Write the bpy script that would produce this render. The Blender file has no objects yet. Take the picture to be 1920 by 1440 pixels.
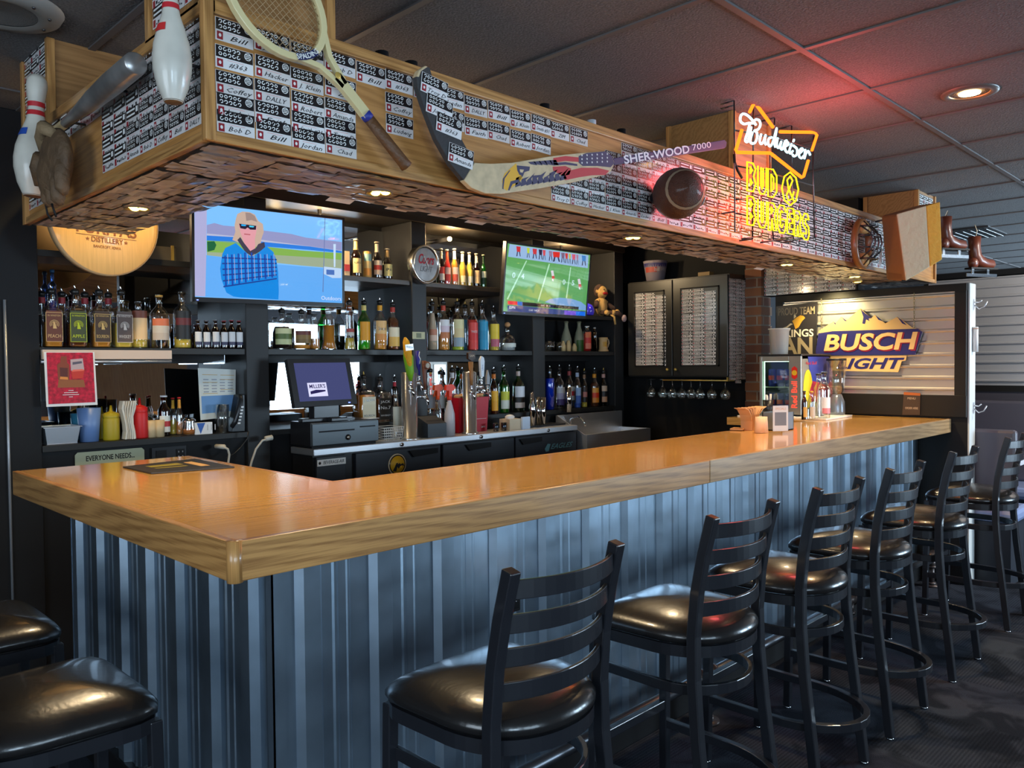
import bpy, bmesh, math, random
from mathutils import Vector as V, Matrix as M
R = random.Random(7)
PI = math.pi
SC = bpy.context.scene
COL = SC.collection
# ------------------------------------------------------------------ camera, world, exposure
CAM = V((-0.7804, -1.6319, 1.4474)); YAW, PIT, ROL, FPX = 0.7867, -0.0245, -0.0094, 1498.22
_f = V((math.sin(YAW)*math.cos(PIT), math.cos(YAW)*math.cos(PIT), math.sin(PIT)))
_r0 = V((math.cos(YAW), -math.sin(YAW), 0)); _u0 = _r0.cross(_f)
_r = _r0*math.cos(ROL) + _u0*math.sin(ROL); _u = -_r0*math.sin(ROL) + _u0*math.cos(ROL)
cd = bpy.data.cameras.new('camera'); cam = bpy.data.objects.new('camera', cd); COL.objects.link(cam)
cam.matrix_world = M(((_r.x, _u.x, -_f.x, CAM.x), (_r.y, _u.y, -_f.y, CAM.y), (_r.z, _u.z, -_f.z, CAM.z), (0, 0, 0, 1)))
cd.sensor_width = 36; cd.lens = 36*FPX/1920; cd.clip_start = .05; cd.clip_end = 100
SC.camera = cam
vs = SC.view_settings
vs.view_transform = 'Standard'; vs.look = 'None'; vs.gamma = 1; vs.use_curve_mapping = False
vs.exposure = 0.3
W = bpy.data.worlds.new('world'); SC.world = W; W.use_nodes = True
W.node_tree.nodes['Background'].inputs[0].default_value = (.62, .80, 1, 1)
W.node_tree.nodes['Background'].inputs[1].default_value = 1.6
cy = SC.cycles
cy.use_denoising = True; cy.max_bounces = 8; cy.diffuse_bounces = 3; cy.glossy_bounces = 4
cy.transparent_max_bounces = 24; cy.transmission_bounces = 4; cy.sample_clamp_indirect = 4
cy.caustics_reflective = False; cy.caustics_refractive = False

def lamp(kind, loc, power, color, size=.1, size_y=None, to=None, spot=None, blend=.6):
    d = bpy.data.lights.new(kind.lower() + '_lamp', kind); d.energy = power; d.color = color
    if kind == 'AREA':
        d.shape = 'RECTANGLE' if size_y else 'DISK'; d.size = size
        if size_y: d.size_y = size_y
    else:
        d.shadow_soft_size = size
    if kind == 'SPOT': d.spot_size = spot; d.spot_blend = blend
    o = bpy.data.objects.new(d.name, d); COL.objects.link(o); o.location = loc
    if to is not None:
        o.rotation_euler = (V(to) - V(loc)).to_track_quat('-Z', 'Y').to_euler()
    return o
DAY = (.60, .81, 1.0); WARM = (1.0, .76, .45)
# daylight through the windows of the front wall (y = -5) and of the far right wall
WIN_FRONT = [(-3.4, -1.8), (-1.2, .6), (5.65, 8.2), (9.3, 11.2)]
WIN_P = {0: 110, 1: 55, 2: 300, 3: 300}
for i, (a, b) in enumerate(WIN_FRONT):
    lamp('AREA', ((a+b)/2, -5.12, 1.45), WIN_P[i], DAY, b-a, 1.5, to=((a+b)/2, 0, 1.45))
lamp('AREA', (11.9, -2.4, 1.45), 420, DAY, 3.6, 1.6, to=(0, -2.4, 1.2))
lamp('AREA', (-3.95, -1.2, 1.5), 60, (.75, .88, 1), 2.6, 1.5, to=(0, -1.2, 1.3))

# ------------------------------------------------------------------ pixel -> point on a real plane
def ray(px, py): return _f*FPX + _r*(px-960) - _u*(py-720)
def onp(px, py, o, n):
    d = ray(px, py); o = V(o); n = V(n)
    return CAM + d*((o-CAM).dot(n)/d.dot(n))
def PY(px, py, y): return onp(px, py, (0, y, 0), (0, 1, 0))
def PX(px, py, x): return onp(px, py, (x, 0, 0), (1, 0, 0))
def PZ(px, py, z): return onp(px, py, (0, 0, z), (0, 0, 1))
def mpp(p): return (V(p)-CAM).dot(_f)/FPX          # metres per pixel at a point
def proj(p):
    d = V(p)-CAM; k = FPX/d.dot(_f); return 960+k*d.dot(_r), 720-k*d.dot(_u)

# ------------------------------------------------------------------ materials
MATS = {}
def mat(name, col=(.5, .5, .5), rough=.5, metal=0, emit=0, ecol=None, bump=0, bscale=40, spec=None, coat=0, vary=0, vscale=6, alpha=None):
    if name in MATS: return MATS[name]
    m = bpy.data.materials.new(name); m.use_nodes = True; MATS[name] = m
    nt = m.node_tree; b = nt.nodes['Principled BSDF']
    b.inputs['Base Color'].default_value = (*col, 1); b.inputs['Roughness'].default_value = rough
    b.inputs['Metallic'].default_value = metal
    if spec is not None: b.inputs['Specular IOR Level'].default_value = spec
    if coat: b.inputs['Coat Weight'].default_value = coat; b.inputs['Coat Roughness'].default_value = .08
    if emit:
        b.inputs['Emission Color'].default_value = (*(ecol or col), 1); b.inputs['Emission Strength'].default_value = emit
    if bump or vary:
        tc = nt.nodes.new('ShaderNodeTexCoord'); n = nt.nodes.new('ShaderNodeTexNoise'); nt.links.new(tc.outputs['Object'], n.inputs['Vector'])
        n.inputs['Scale'].default_value = bscale if bump else vscale; n.inputs['Detail'].default_value = 4
        if bump:
            bp = nt.nodes.new('ShaderNodeBump'); bp.inputs['Strength'].default_value = bump; bp.inputs['Distance'].default_value = .01
            nt.links.new(n.outputs['Fac'], bp.inputs['Height']); nt.links.new(bp.outputs['Normal'], b.inputs['Normal'])
        if vary:
            n2 = nt.nodes.new('ShaderNodeTexNoise'); n2.inputs['Scale'].default_value = vscale; nt.links.new(tc.outputs['Object'], n2.inputs['Vector'])
            cr = nt.nodes.new('ShaderNodeValToRGB'); e = cr.color_ramp.elements
            e[0].position = .3; e[1].position = .7
            e[0].color = (*[c*(1-vary) for c in col], 1); e[1].color = (*[min(1, c*(1+vary)) for c in col], 1)
            nt.links.new(n2.outputs['Fac'], cr.inputs[0]); nt.links.new(cr.outputs[0], b.inputs['Base Color'])
    return m
def oak(name, axis, light=(.52, .265, .085), dark=(.20, .08, .02), rough=.35, coat=.3, k=1.0, wmix=.20):
    if name in MATS: return MATS[name]
    m = mat(name, light, rough, coat=coat); nt = m.node_tree; b = nt.nodes['Principled BSDF']
    tc = nt.nodes.new('ShaderNodeTexCoord'); mp = nt.nodes.new('ShaderNodeMapping')
    nt.links.new(tc.outputs['Object'], mp.inputs[0])
    s = [230*k]*3; s['xyz'.index(axis)] = 5*k; mp.inputs['Scale'].default_value = s
    n = nt.nodes.new('ShaderNodeTexNoise'); n.inputs['Scale'].default_value = 1; n.inputs['Detail'].default_value = 7; n.inputs['Roughness'].default_value = .62; n.inputs['Distortion'].default_value = .9
    nt.links.new(mp.outputs[0], n.inputs['Vector'])
    mp2 = nt.nodes.new('ShaderNodeMapping'); nt.links.new(tc.outputs['Object'], mp2.inputs[0])
    s2 = [1.0*k]*3; s2['xyz'.index(axis)] = .07*k; mp2.inputs['Scale'].default_value = s2
    w = nt.nodes.new('ShaderNodeTexWave'); w.wave_type = 'BANDS'; w.bands_direction = 'DIAGONAL'; w.inputs['Scale'].default_value = 22; w.inputs['Distortion'].default_value = 16; w.inputs['Detail'].default_value = 3; w.inputs['Detail Scale'].default_value = .5
    nt.links.new(mp2.outputs[0], w.inputs['Vector'])
    mx = nt.nodes.new('ShaderNodeMix'); mx.data_type = 'FLOAT'; mx.inputs[0].default_value = wmix
    nt.links.new(n.outputs['Fac'], mx.inputs[2]); nt.links.new(w.outputs['Fac'], mx.inputs[3])
    cr = nt.nodes.new('ShaderNodeValToRGB'); e = cr.color_ramp.elements
    e[0].position = .22; e[0].color = (*dark, 1); e[1].position = .60; e[1].color = (*light, 1)
    nt.links.new(mx.outputs[0], cr.inputs[0]); nt.links.new(cr.outputs[0], b.inputs['Base Color'])
    return m
def glass(name, tint=(1, 1, 1), shine=.06, rough=.03):
    if name in MATS: return MATS[name]
    m = bpy.data.materials.new(name); m.use_nodes = True; MATS[name] = m; nt = m.node_tree; nt.nodes.clear()
    o = nt.nodes.new('ShaderNodeOutputMaterial'); t = nt.nodes.new('ShaderNodeBsdfTransparent'); t.inputs[0].default_value = (*tint, 1)
    g = nt.nodes.new('ShaderNodeBsdfGlossy'); g.inputs['Roughness'].default_value = rough; g.inputs[0].default_value = (1, 1, 1, 1)
    fr = nt.nodes.new('ShaderNodeLayerWeight'); fr.inputs[0].default_value = .35
    mr = nt.nodes.new('ShaderNodeMapRange'); mr.inputs[3].default_value = shine; mr.inputs[4].default_value = .75
    nt.links.new(fr.outputs['Facing'], mr.inputs[0])
    mx = nt.nodes.new('ShaderNodeMixShader'); nt.links.new(mr.outputs[0], mx.inputs[0]); nt.links.new(t.outputs[0], mx.inputs[1]); nt.links.new(g.outputs[0], mx.inputs[2])
    nt.links.new(mx.outputs[0], o.inputs[0]); return m
def glow(name, col=(1, 1, 1), s=1.0):
    if name in MATS: return MATS[name]
    m = bpy.data.materials.new(name); m.use_nodes = True; MATS[name] = m; nt = m.node_tree; nt.nodes.clear()
    o = nt.nodes.new('ShaderNodeOutputMaterial'); e = nt.nodes.new('ShaderNodeEmission'); e.inputs[0].default_value = (*col, 1); e.inputs[1].default_value = s
    nt.links.new(e.outputs[0], o.inputs[0]); return m
OAKX = oak('oak_x', 'x'); OAKY = oak('oak_y', 'y'); OAKZ = oak('oak_z', 'z')
TOPX = oak('bar_top_oak_x', 'x', (.74, .41, .115), (.52, .255, .055), .17, .6, wmix=.15); TOPY = oak('bar_top_oak_y', 'y', (.74, .41, .115), (.52, .255, .055), .17, .6, wmix=.15)
DARKOAK = oak('dark_oak', 'x', (.30, .16, .06), (.16, .075, .025), .45, 0)
BLK = mat('black_paint', (.008, .008, .009), .6, spec=.25)
BLKM = mat('black_metal', (.012, .013, .017), .3, coat=.35)
BLKP = mat('black_plastic', (.015, .015, .017), .35)
SHELF = mat('shelf_black', (.016, .015, .014), .45, spec=.4)
POST = mat('post_grey', (.022, .022, .023), .5, spec=.35)
VINYL = mat('black_vinyl', (.012, .011, .011), .27, bump=.05, bscale=90, coat=.3)
STEEL = mat('steel', (.62, .63, .65), .2, 1)
BSTEEL = mat('brushed_steel', (.76, .78, .82), .38, .9)
CHROME = mat('chrome', (.8, .8, .82), .08, 1)
GALV = mat('galvanised', (.41, .53, .65), .30, .92, bump=.04, bscale=25, vary=.10, vscale=9)  # zinc tinted blue: the cool daylight is put into its base colour
CORR = mat('corrugated_zinc', (.74, .72, .68), .30, .8, bump=.03, bscale=20)
WHITE = mat('white', (.8, .8, .78), .45)
PAPER = mat('paper', (.82, .80, .77), .25, coat=.4)
INK = mat('ink', (.015, .012, .013), .25, coat=.4)
RED = mat('red', (.65, .03, .03), .4)
DRED = mat('sticker_red', (.30, .02, .03), .3)
GOLD = mat('gold', (.75, .5, .12), .35, .6)
GL = glass('clear_glass', (.96, .98, .98), .14)
GLG = glass('green_glass', (.15, .72, .22), .12)
GLB = glass('brown_glass', (.22, .09, .03), .08)
GLU = glass('blue_glass', (.35, .55, .95), .08)
def c_(r, g, b): return tuple(((x/255)/12.92 if x <= 10 else (((x/255)+.055)/1.055)**2.4) for x in (r, g, b))

# ------------------------------------------------------------------ mesh builder
TXT = {}
class MB:
    def __init__(s): s.v = []; s.f = []; s.mi = []; s.sm = []; s.mats = []; s.cur = 0; s.T = None
    def mat(s, m):
        if m not in s.mats: s.mats.append(m)
        s.cur = s.mats.index(m); return s
    def add(s, vs, fs, smooth=False):
        n = len(s.v)
        s.v += [tuple(s.T @ V(p)) if s.T else tuple(p) for p in vs]
        for f in fs: s.f.append(tuple(i+n for i in f)); s.mi.append(s.cur); s.sm.append(smooth)
        return s
    def box(s, a, b):
        x0, y0, z0 = a; x1, y1, z1 = b
        vs = [(x0, y0, z0), (x1, y0, z0), (x1, y1, z0), (x0, y1, z0), (x0, y0, z1), (x1, y0, z1), (x1, y1, z1), (x0, y1, z1)]
        return s.add(vs, [(0, 3, 2, 1), (4, 5, 6, 7), (0, 1, 5, 4), (1, 2, 6, 5), (2, 3, 7, 6), (3, 0, 4, 7)])
    def cbox(s, c, d, rot=None):
        h = V(d)/2; c = V(c); vs = []
        for z in (-1, 1):
            for x, y in ((-1, -1), (1, -1), (1, 1), (-1, 1)):
                p = V((x*h.x, y*h.y, z*h.z)); vs.append(c + (rot @ p if rot else p))
        return s.add(vs, [(0, 3, 2, 1), (4, 5, 6, 7), (0, 1, 5, 4), (1, 2, 6, 5), (2, 3, 7, 6), (3, 0, 4, 7)])
    def obox(s, o, u, v, w):       # box from a corner and three edge vectors
        o, u, v, w = V(o), V(u), V(v), V(w)
        vs = [o, o+u, o+u+v, o+v, o+w, o+u+w, o+u+v+w, o+v+w]
        return s.add(vs, [(0, 3, 2, 1), (4, 5, 6, 7), (0, 1, 5, 4), (1, 2, 6, 5), (2, 3, 7, 6), (3, 0, 4, 7)])
    def tube(s, pts, r, n=8, closed=False, caps=True, rr=None):
        P = [V(p) for p in pts]; k = len(P); rings = []; up = None
        for i, p in enumerate(P):
            a = P[i-1] if (i or closed) else p; b = P[(i+1) % k] if (i < k-1 or closed) else p
            d = (b-a).normalized() if (b-a).length > 1e-9 else V((0, 0, 1))
            if up is None: up = d.orthogonal().normalized()
            up = (up - d*up.dot(d)); up = up.normalized() if up.length > 1e-6 else d.orthogonal().normalized()
            w = d.cross(up); q = rr[i] if rr else r
            rings.append([p + (up*math.cos(2*PI*j/n) + w*math.sin(2*PI*j/n))*q for j in range(n)])
        vs = [q for g in rings for q in g]; fs = []
        for i in range(k if closed else k-1):
            a = i*n; b = ((i+1) % k)*n
            for j in range(n): fs.append((a+j, a+(j+1) % n, b+(j+1) % n, b+j))
        if caps and not closed: fs += [tuple(range(n))[::-1], tuple((k-1)*n+j for j in range(n))]
        return s.add(vs, fs, True)
    def cyl(s, a, b, r, r2=None, n=16): return s.tube([a, b], r, n, rr=[r, r if r2 is None else r2])
    def sweep(s, pts, w, h, side=None, closed=False):     # rectangular bar along a path; side = width direction
        P = [V(p) for p in pts]; k = len(P); vs = []; fs = []
        for i, p in enumerate(P):
            a = P[i-1] if (i or closed) else p; b = P[(i+1) % k] if (i < k-1 or closed) else p
            d = (b-a).normalized(); sd = V(side) if side is not None else V((0, 0, 1)).cross(d)
            sd = (sd - d*sd.dot(d)).normalized(); up = d.cross(sd)
            vs += [p+sd*w/2+up*h/2, p-sd*w/2+up*h/2, p-sd*w/2-up*h/2, p+sd*w/2-up*h/2]
        for i in range(k if closed else k-1):
            a = i*4; b = ((i+1) % k)*4
            for j in range(4): fs.append((a+j, a+(j+1) % 4, b+(j+1) % 4, b+j))
        if not closed: fs += [(3, 2, 1, 0), tuple((k-1)*4+j for j in range(4))]
        return s.add(vs, fs)
    def lathe(s, prof, c=(0, 0, 0), n=20, sx=1, sy=1, a0=0, a1=2*PI, sq=0):
        c = V(c); full = abs(a1-a0-2*PI) < 1e-6; m = n if full else n+1; vs = []; fs = []
        for r, z in prof:
            for j in range(m):
                a = a0+(a1-a0)*j/n; ca, sa = math.cos(a), math.sin(a)
                k = 1 if not sq else (abs(ca)**sq+abs(sa)**sq)**(-1/sq)
                vs.append(c+V((r*ca*k*sx, r*sa*k*sy, z)))
        for i in range(len(prof)-1):
            for j in range(n):
                a = i*m+j; b = i*m+(j+1) % m if full else i*m+j+1
                fs.append((a, b, b+m, a+m))
        return s.add(vs, fs, True)
    def ball(s, c, r, n=12, rot=None):
        r = (r, r, r) if not hasattr(r, '__len__') else r
        vs = []; fs = []; c = V(c)
        for i in range(n//2+1):
            t = PI*i/(n//2)
            for j in range(n):
                p = V((r[0]*math.sin(t)*math.cos(2*PI*j/n), r[1]*math.sin(t)*math.sin(2*PI*j/n), r[2]*math.cos(t)))
                vs.append(c+(rot @ p if rot else p))
        for i in range(n//2):
            for j in range(n): fs.append((i*n+j, (i+1)*n+j, (i+1)*n+(j+1) % n, i*n+(j+1) % n))
        return s.add(vs, fs, True)
    def prism(s, pts, w):          # polygon (3-D points) extruded by vector w
        P = [V(p) for p in pts]; n = len(P); w = V(w)
        nrm = V((0, 0, 0))
        for i in range(n): nrm += P[i].cross(P[(i+1) % n])
        if nrm.dot(w) > 0: P = P[::-1]
        vs = P + [p+w for p in P]
        fs = [tuple(range(n)), tuple(range(n, 2*n))[::-1]] + [(i, i+n, (i+1) % n+n, (i+1) % n) for i in range(n)]
        return s.add(vs, fs)
    def poly(s, pts): return s.add(pts, [tuple(range(len(pts)))])
    def disc(s, c, u, v, r, n=20, r2=None):
        c, u, v = V(c), V(u), V(v); r2 = r2 or r
        return s.poly([c+u*math.cos(2*PI*i/n)*r+v*math.sin(2*PI*i/n)*r2 for i in range(n)])
    def ring(s, c, u, v, r, t, n=20, a0=0, a1=2*PI):
        c, u, v = V(c), V(u), V(v); vs = []; fs = []
        for i in range(n+1):
            a = a0+(a1-a0)*i/n; d = u*math.cos(a)+v*math.sin(a); vs += [c+d*r, c+d*(r-t)]
        for i in range(n): fs.append((2*i, 2*i+2, 2*i+3, 2*i+1))
        return s.add(vs, fs)
    def text(s, txt, o, u, v, size=1.0, ext=0.0, align='CENTER', off=0, shear=0, fn=None, width=None, res=3, spacing=1):
        key = (txt, ext/size if size else 0, align, off, shear, res, spacing)
        if key not in TXT:
            c = bpy.data.curves.new('t', 'FONT'); c.body = txt; c.size = 1; c.extrude = ext/size; c.align_x = align; c.align_y = 'CENTER'
            c.offset = off; c.shear = shear; c.resolution_u = res; c.space_character = spacing
            t = bpy.data.objects.new('t', c); me = t.to_mesh()
            TXT[key] = ([tuple(p.co) for p in me.vertices], [tuple(p.vertices) for p in me.polygons])
            t.to_mesh_clear(); bpy.data.objects.remove(t); bpy.data.curves.remove(c)
        vs, fs = TXT[key]
        if not vs: return s
        o, u, v = V(o), V(u).normalized(), V(v).normalized(); w = u.cross(v)
        kx = size
        if width:
            xs = [p[0] for p in vs]; kx = width/(max(xs)-min(xs))
        if fn: return s.add([fn(p[0]*kx, p[1]*size, p[2]*size) for p in vs], fs)
        return s.add([o+u*p[0]*kx+v*p[1]*size+w*(p[2]*size+.0004) for p in vs], fs)
    def mesh(s, name, inv=None):
        me = bpy.data.meshes.new(name)
        vs = [inv @ V(p) for p in s.v] if inv else s.v
        me.from_pydata([tuple(p) for p in vs], [], s.f)
        for m in s.mats: me.materials.append(m)
        me.polygons.foreach_set('material_index', s.mi); me.polygons.foreach_set('use_smooth', s.sm)
        me.update(); return me
WM = {}
def thing(name, label, cat, loc=(0, 0, 0), rz=0, group=None):
    o = bpy.data.objects.new(name, None); COL.objects.link(o); o.empty_display_size = .05
    o.location = loc; o.rotation_euler = (0, 0, rz); o['label'] = label; o['category'] = cat
    if group: o['group'] = group
    WM[o.name] = M.Translation(V(loc)) @ M.Rotation(rz, 4, 'Z'); return o
def part(par, name, mb, world=True, label=None, bev=0, stuff=False, sub=0):
    w = WM[par.name]
    me = mb.mesh(name, w.inverted() if world else None)
    o = bpy.data.objects.new(name, me); COL.objects.link(o); o.parent = par; WM[o.name] = w
    if label: o['label'] = label
    if stuff: o['kind'] = 'stuff'
    mods(o, bev, sub); return o
def mods(o, bev, sub):
    if bev:
        b = o.modifiers.new('b', 'BEVEL'); b.width = bev; b.segments = 2; b.limit_method = 'ANGLE'; b.angle_limit = .7
    if sub:
        b = o.modifiers.new('s', 'SUBSURF'); b.levels = sub; b.render_levels = sub
def solo(name, mb, label, cat, group=None, bev=0, loc=None, stuff=False, sub=0):
    xs = list(zip(*mb.v)); c = V(loc) if loc else V(((min(xs[0])+max(xs[0]))/2, (min(xs[1])+max(xs[1]))/2, min(xs[2])))
    o = bpy.data.objects.new(name, mb.mesh(name, M.Translation(-c))); COL.objects.link(o); o.location = c
    o['label'] = label; o['category'] = cat
    if group: o['group'] = group
    if stuff: o['kind'] = 'stuff'
    WM[o.name] = M.Translation(c); mods(o, bev, sub); return o
def struct(name, mb, bev=0):
    o = bpy.data.objects.new(name, mb.mesh(name)); COL.objects.link(o); o['kind'] = 'structure'; WM[o.name] = M(); mods(o, bev, 0); return o
def dup(root, loc, rz=0, label=None, group=None):
    r = root.copy(); COL.objects.link(r); r.location = loc; r.rotation_euler = (0, 0, rz)
    if label: r['label'] = label
    if group: r['group'] = group
    for ch in list(root.children):
        c = ch.copy(); COL.objects.link(c); c.parent = r
        for g in list(ch.children):
            d = g.copy(); COL.objects.link(d); d.parent = c
    return r
X_, Y_, Z_ = V((1, 0, 0)), V((0, 1, 0)), V((0, 0, 1))

#==SETTING
CEIL = 2.585; BW = 2.72      # ceiling height, back wall plane
FR = 2.40                    # front plane of the back-bar shelving
# floor: carpet tiles
m = mat('carpet', (.03, .034, .045), .95); nt = m.node_tree; b = nt.nodes['Principled BSDF']; b.inputs['Specular IOR Level'].default_value = .1
tc = nt.nodes.new('ShaderNodeTexCoord'); vo = nt.nodes.new('ShaderNodeTexVoronoi'); vo.inputs['Scale'].default_value = 2.6; vo.inputs['Randomness'].default_value = 1
ns = nt.nodes.new('ShaderNodeTexNoise'); ns.inputs['Scale'].default_value = 3.2; ns.inputs['Distortion'].default_value = 1.2; ns.inputs['Detail'].default_value = 3
wv = nt.nodes.new('ShaderNodeTexWave'); wv.inputs['Scale'].default_value = 24; wv.inputs['Distortion'].default_value = .5; wv.bands_direction = 'Y'
ck = nt.nodes.new('ShaderNodeTexChecker'); ck.inputs['Scale'].default_value = 2.2
fn = nt.nodes.new('ShaderNodeTexNoise'); fn.inputs['Scale'].default_value = 260
for n in (vo, ns, wv, ck, fn): nt.links.new(tc.outputs['Object'], n.inputs['Vector'])
cr = nt.nodes.new('ShaderNodeValToRGB'); e = cr.color_ramp.elements; e[0].position = .42; e[0].color = (.016, .019, .027, 1); e[1].position = .56; e[1].color = (.048, .056, .074, 1)
nt.links.new(ns.outputs['Fac'], cr.inputs[0])
mul = nt.nodes.new('ShaderNodeMath'); mul.operation = 'MULTIPLY'; nt.links.new(wv.outputs['Fac'], mul.inputs[0]); nt.links.new(ck.outputs['Fac'], mul.inputs[1])
mx = nt.nodes.new('ShaderNodeMix'); mx.data_type = 'RGBA'; mx.blend_type = 'MULTIPLY'; mx.inputs[7].default_value = (.6, .6, .64, 1)
nt.links.new(mul.outputs[0], mx.inputs[0]); nt.links.new(cr.outputs[0], mx.inputs[6]); nt.links.new(mx.outputs[2], b.inputs['Base Color'])
bp = nt.nodes.new('ShaderNodeBump'); bp.inputs['Strength'].default_value = .6; bp.inputs['Distance'].default_value = .006
nt.links.new(fn.outputs['Fac'], bp.inputs['Height']); nt.links.new(bp.outputs['Normal'], b.inputs['Normal'])
struct('floor', MB().mat(m).box((-4, -5.2, -.1), (12, 4.2, 0)))
# ceiling tiles (0.61 x 1.22) with a grid of tee bars
TILE = mat('ceiling_tile', (.13, .125, .125), .9, bump=.5, bscale=120, vary=.25, vscale=150)
mb = MB().mat(TILE).box((-4, -5.2, CEIL), (12, 4.2, CEIL+.1)); struct('ceiling', mb)
mb = MB().mat(mat('tee_bar', (.11, .10, .10), .6))
gx0, gy0 = 2.05-.615*12, -.315-1.22*5
for i in range(28):
    x = gx0+i*.615
    if -4 < x < 12: mb.box((x-.012, -5.2, CEIL-.006), (x+.012, 4.2, CEIL))
for i in range(10):
    y = gy0+i*1.22
    if -5.2 < y < 4.2: mb.box((-4, y-.012, CEIL-.007), (12, y+.012, CEIL))
struct('trim_1', mb)
# walls
WALLB = mat('wall_black', (.009, .009, .010), .7, spec=.25)
WALLG = mat('wall_grey', (.10, .10, .11), .8)
struct('wall_back', MB().mat(WALLB).box((-4, BW, 0), (4.88, BW+.1, CEIL)))
mb = MB().mat(WALLG)
xs = [-4] + [q for w in WIN_FRONT for q in w] + [12]
for i in range(0, len(xs), 2): mb.box((xs[i], -5.1, 0), (xs[i+1], -5, CEIL))
for a, b_ in WIN_FRONT: mb.box((a, -5.1, 0), (b_, -5, .7)); mb.box((a, -5.1, 2.2), (b_, -5, CEIL))
struct('wall_front', mb)
for i, (a, b_) in enumerate(WIN_FRONT):
    mb = MB().mat(BLK)
    for x in (a, (a+b_)/2-.02, b_-.04): mb.box((x, -5.06, .7), (x+.04, -5.02, 2.2))
    for z in (.7, 1.7, 2.16): mb.box((a, -5.06, z), (b_, -5.02, z+.04))
    struct('window_%d' % (i+1), mb)
mb = MB().mat(WALLG).box((-4.1, -5.1, 0), (-4, -2.6, CEIL)).box((-4.1, .2, 0), (-4, 4.2, CEIL)).box((-4.1, -2.6, 0), (-4, .2, .7)).box((-4.1, -2.6, 2.3), (-4, .2, CEIL)); struct('wall_left', mb)
FARW = mat('far_wall', (.055, .058, .065), .7)
mb = MB().mat(FARW).box((12, -5.1, 0), (12.1, -4.3, CEIL)).box((12, -.5, 0), (12.1, 4.2, CEIL)).box((12, -4.3, 0), (12.1, -.5, .6)).box((12, -4.3, 2.3), (12.1, -.5, CEIL))
mb.box((4.88, 4.1, 0), (12, 4.2, CEIL))
struct('wall_right', mb)
struct('trim_3', MB().mat(oak('front_wood', 'z', (.30, .15, .06), (.18, .08, .03), .4, .1)).box((2.5, -4.99, 0), (4.3, -4.96, 2.3)))
# side wall of the bar alcove and brick pillar
struct('wall_side', MB().mat(WALLB).box((4.88, 1.44, 0), (5.0, 4.1, CEIL)))
BR = mat('brick', (.25, .10, .045), .75)
nt = BR.node_tree; b = nt.nodes['Principled BSDF']; tc = nt.nodes.new('ShaderNodeTexCoord'); sp = nt.nodes.new('ShaderNodeSeparateXYZ'); cb = nt.nodes.new('ShaderNodeCombineXYZ')
ad = nt.nodes.new('ShaderNodeMath'); ad.operation = 'ADD'
nt.links.new(tc.outputs['Object'], sp.inputs[0]); nt.links.new(sp.outputs[0], ad.inputs[0]); nt.links.new(sp.outputs[1], ad.inputs[1]); nt.links.new(ad.outputs[0], cb.inputs[0]); nt.links.new(sp.outputs[2], cb.inputs[1])
bt = nt.nodes.new('ShaderNodeTexBrick'); bt.inputs['Scale'].default_value = 1; bt.inputs['Brick Width'].default_value = .21; bt.inputs['Row Height'].default_value = .072; bt.inputs['Mortar Size'].default_value = .006
bt.inputs['Color1'].default_value = (.30, .12, .05, 1); bt.inputs['Color2'].default_value = (.16, .06, .035, 1); bt.inputs['Mortar'].default_value = (.34, .27, .20, 1)
nt.links.new(cb.outputs[0], bt.inputs['Vector']); nt.links.new(bt.outputs['Color'], b.inputs['Base Color'])
bp = nt.nodes.new('ShaderNodeBump'); bp.inputs['Strength'].default_value = .8; bp.inputs['Distance'].default_value = .01; bp.invert = True; nt.links.new(bt.outputs['Fac'], bp.inputs['Height']); nt.links.new(bp.outputs['Normal'], b.inputs['Normal'])
mb = MB().mat(BR)
for k in range(36):
    z = k*.072; dx = .010 if k % 2 else 0
    mb.box((4.85-dx, 1.31-dx*.5, z+.003), (5.0+dx, 1.44, z+.069))
mb.mat(mat('mortar', (.28, .22, .17), .9)).box((4.855, 1.315, 0), (5.0, 1.44, CEIL))
struct('pillar_1', mb)
#==BAR
BH, LX, LY, BD, AD = 1.07, 4.863, 1.756, .614, .636
bar = thing('bar_counter', 'long L-shaped oak-topped bar counter clad in vertical corrugated metal', 'bar', (2.4, .4, 0))
part(bar, 'bar_top', MB().mat(TOPX).box((.02, .02, 1.02), (LX, BD, BH)).mat(TOPY).box((.02, BD, 1.02), (AD, LY, BH)).box((4.15, BD, 1.02), (LX, 1.2, BH)), label='glossy varnished oak top')
fx = 1.93
part(bar, 'edge_board', MB().mat(OAKX).box((.012, -.002, .983), (fx-.0015, .02, BH+.001)), bev=.003)
part(bar, 'edge_board', MB().mat(oak('oak_light_x', 'x', (.50, .31, .15), (.22, .12, .05))).box((fx+.0015, -.002, .983), (LX, .02, BH+.001)), bev=.003)
part(bar, 'edge_board', MB().mat(OAKY).box((-.002, .012, .983), (.02, LY, BH+.001)), bev=.003)
part(bar, 'corner_post', MB().mat(OAKZ).cyl((.012, .012, .981), (.012, .012, BH+.0015), .0175, n=16))
part(bar, 'edge_board', MB().mat(OAKX).box((AD, BD-.001, .983), (4.15, BD+.02, BH)).box((AD-.001, BD+.02, .983), (AD+.018, LY, BH)))
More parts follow.
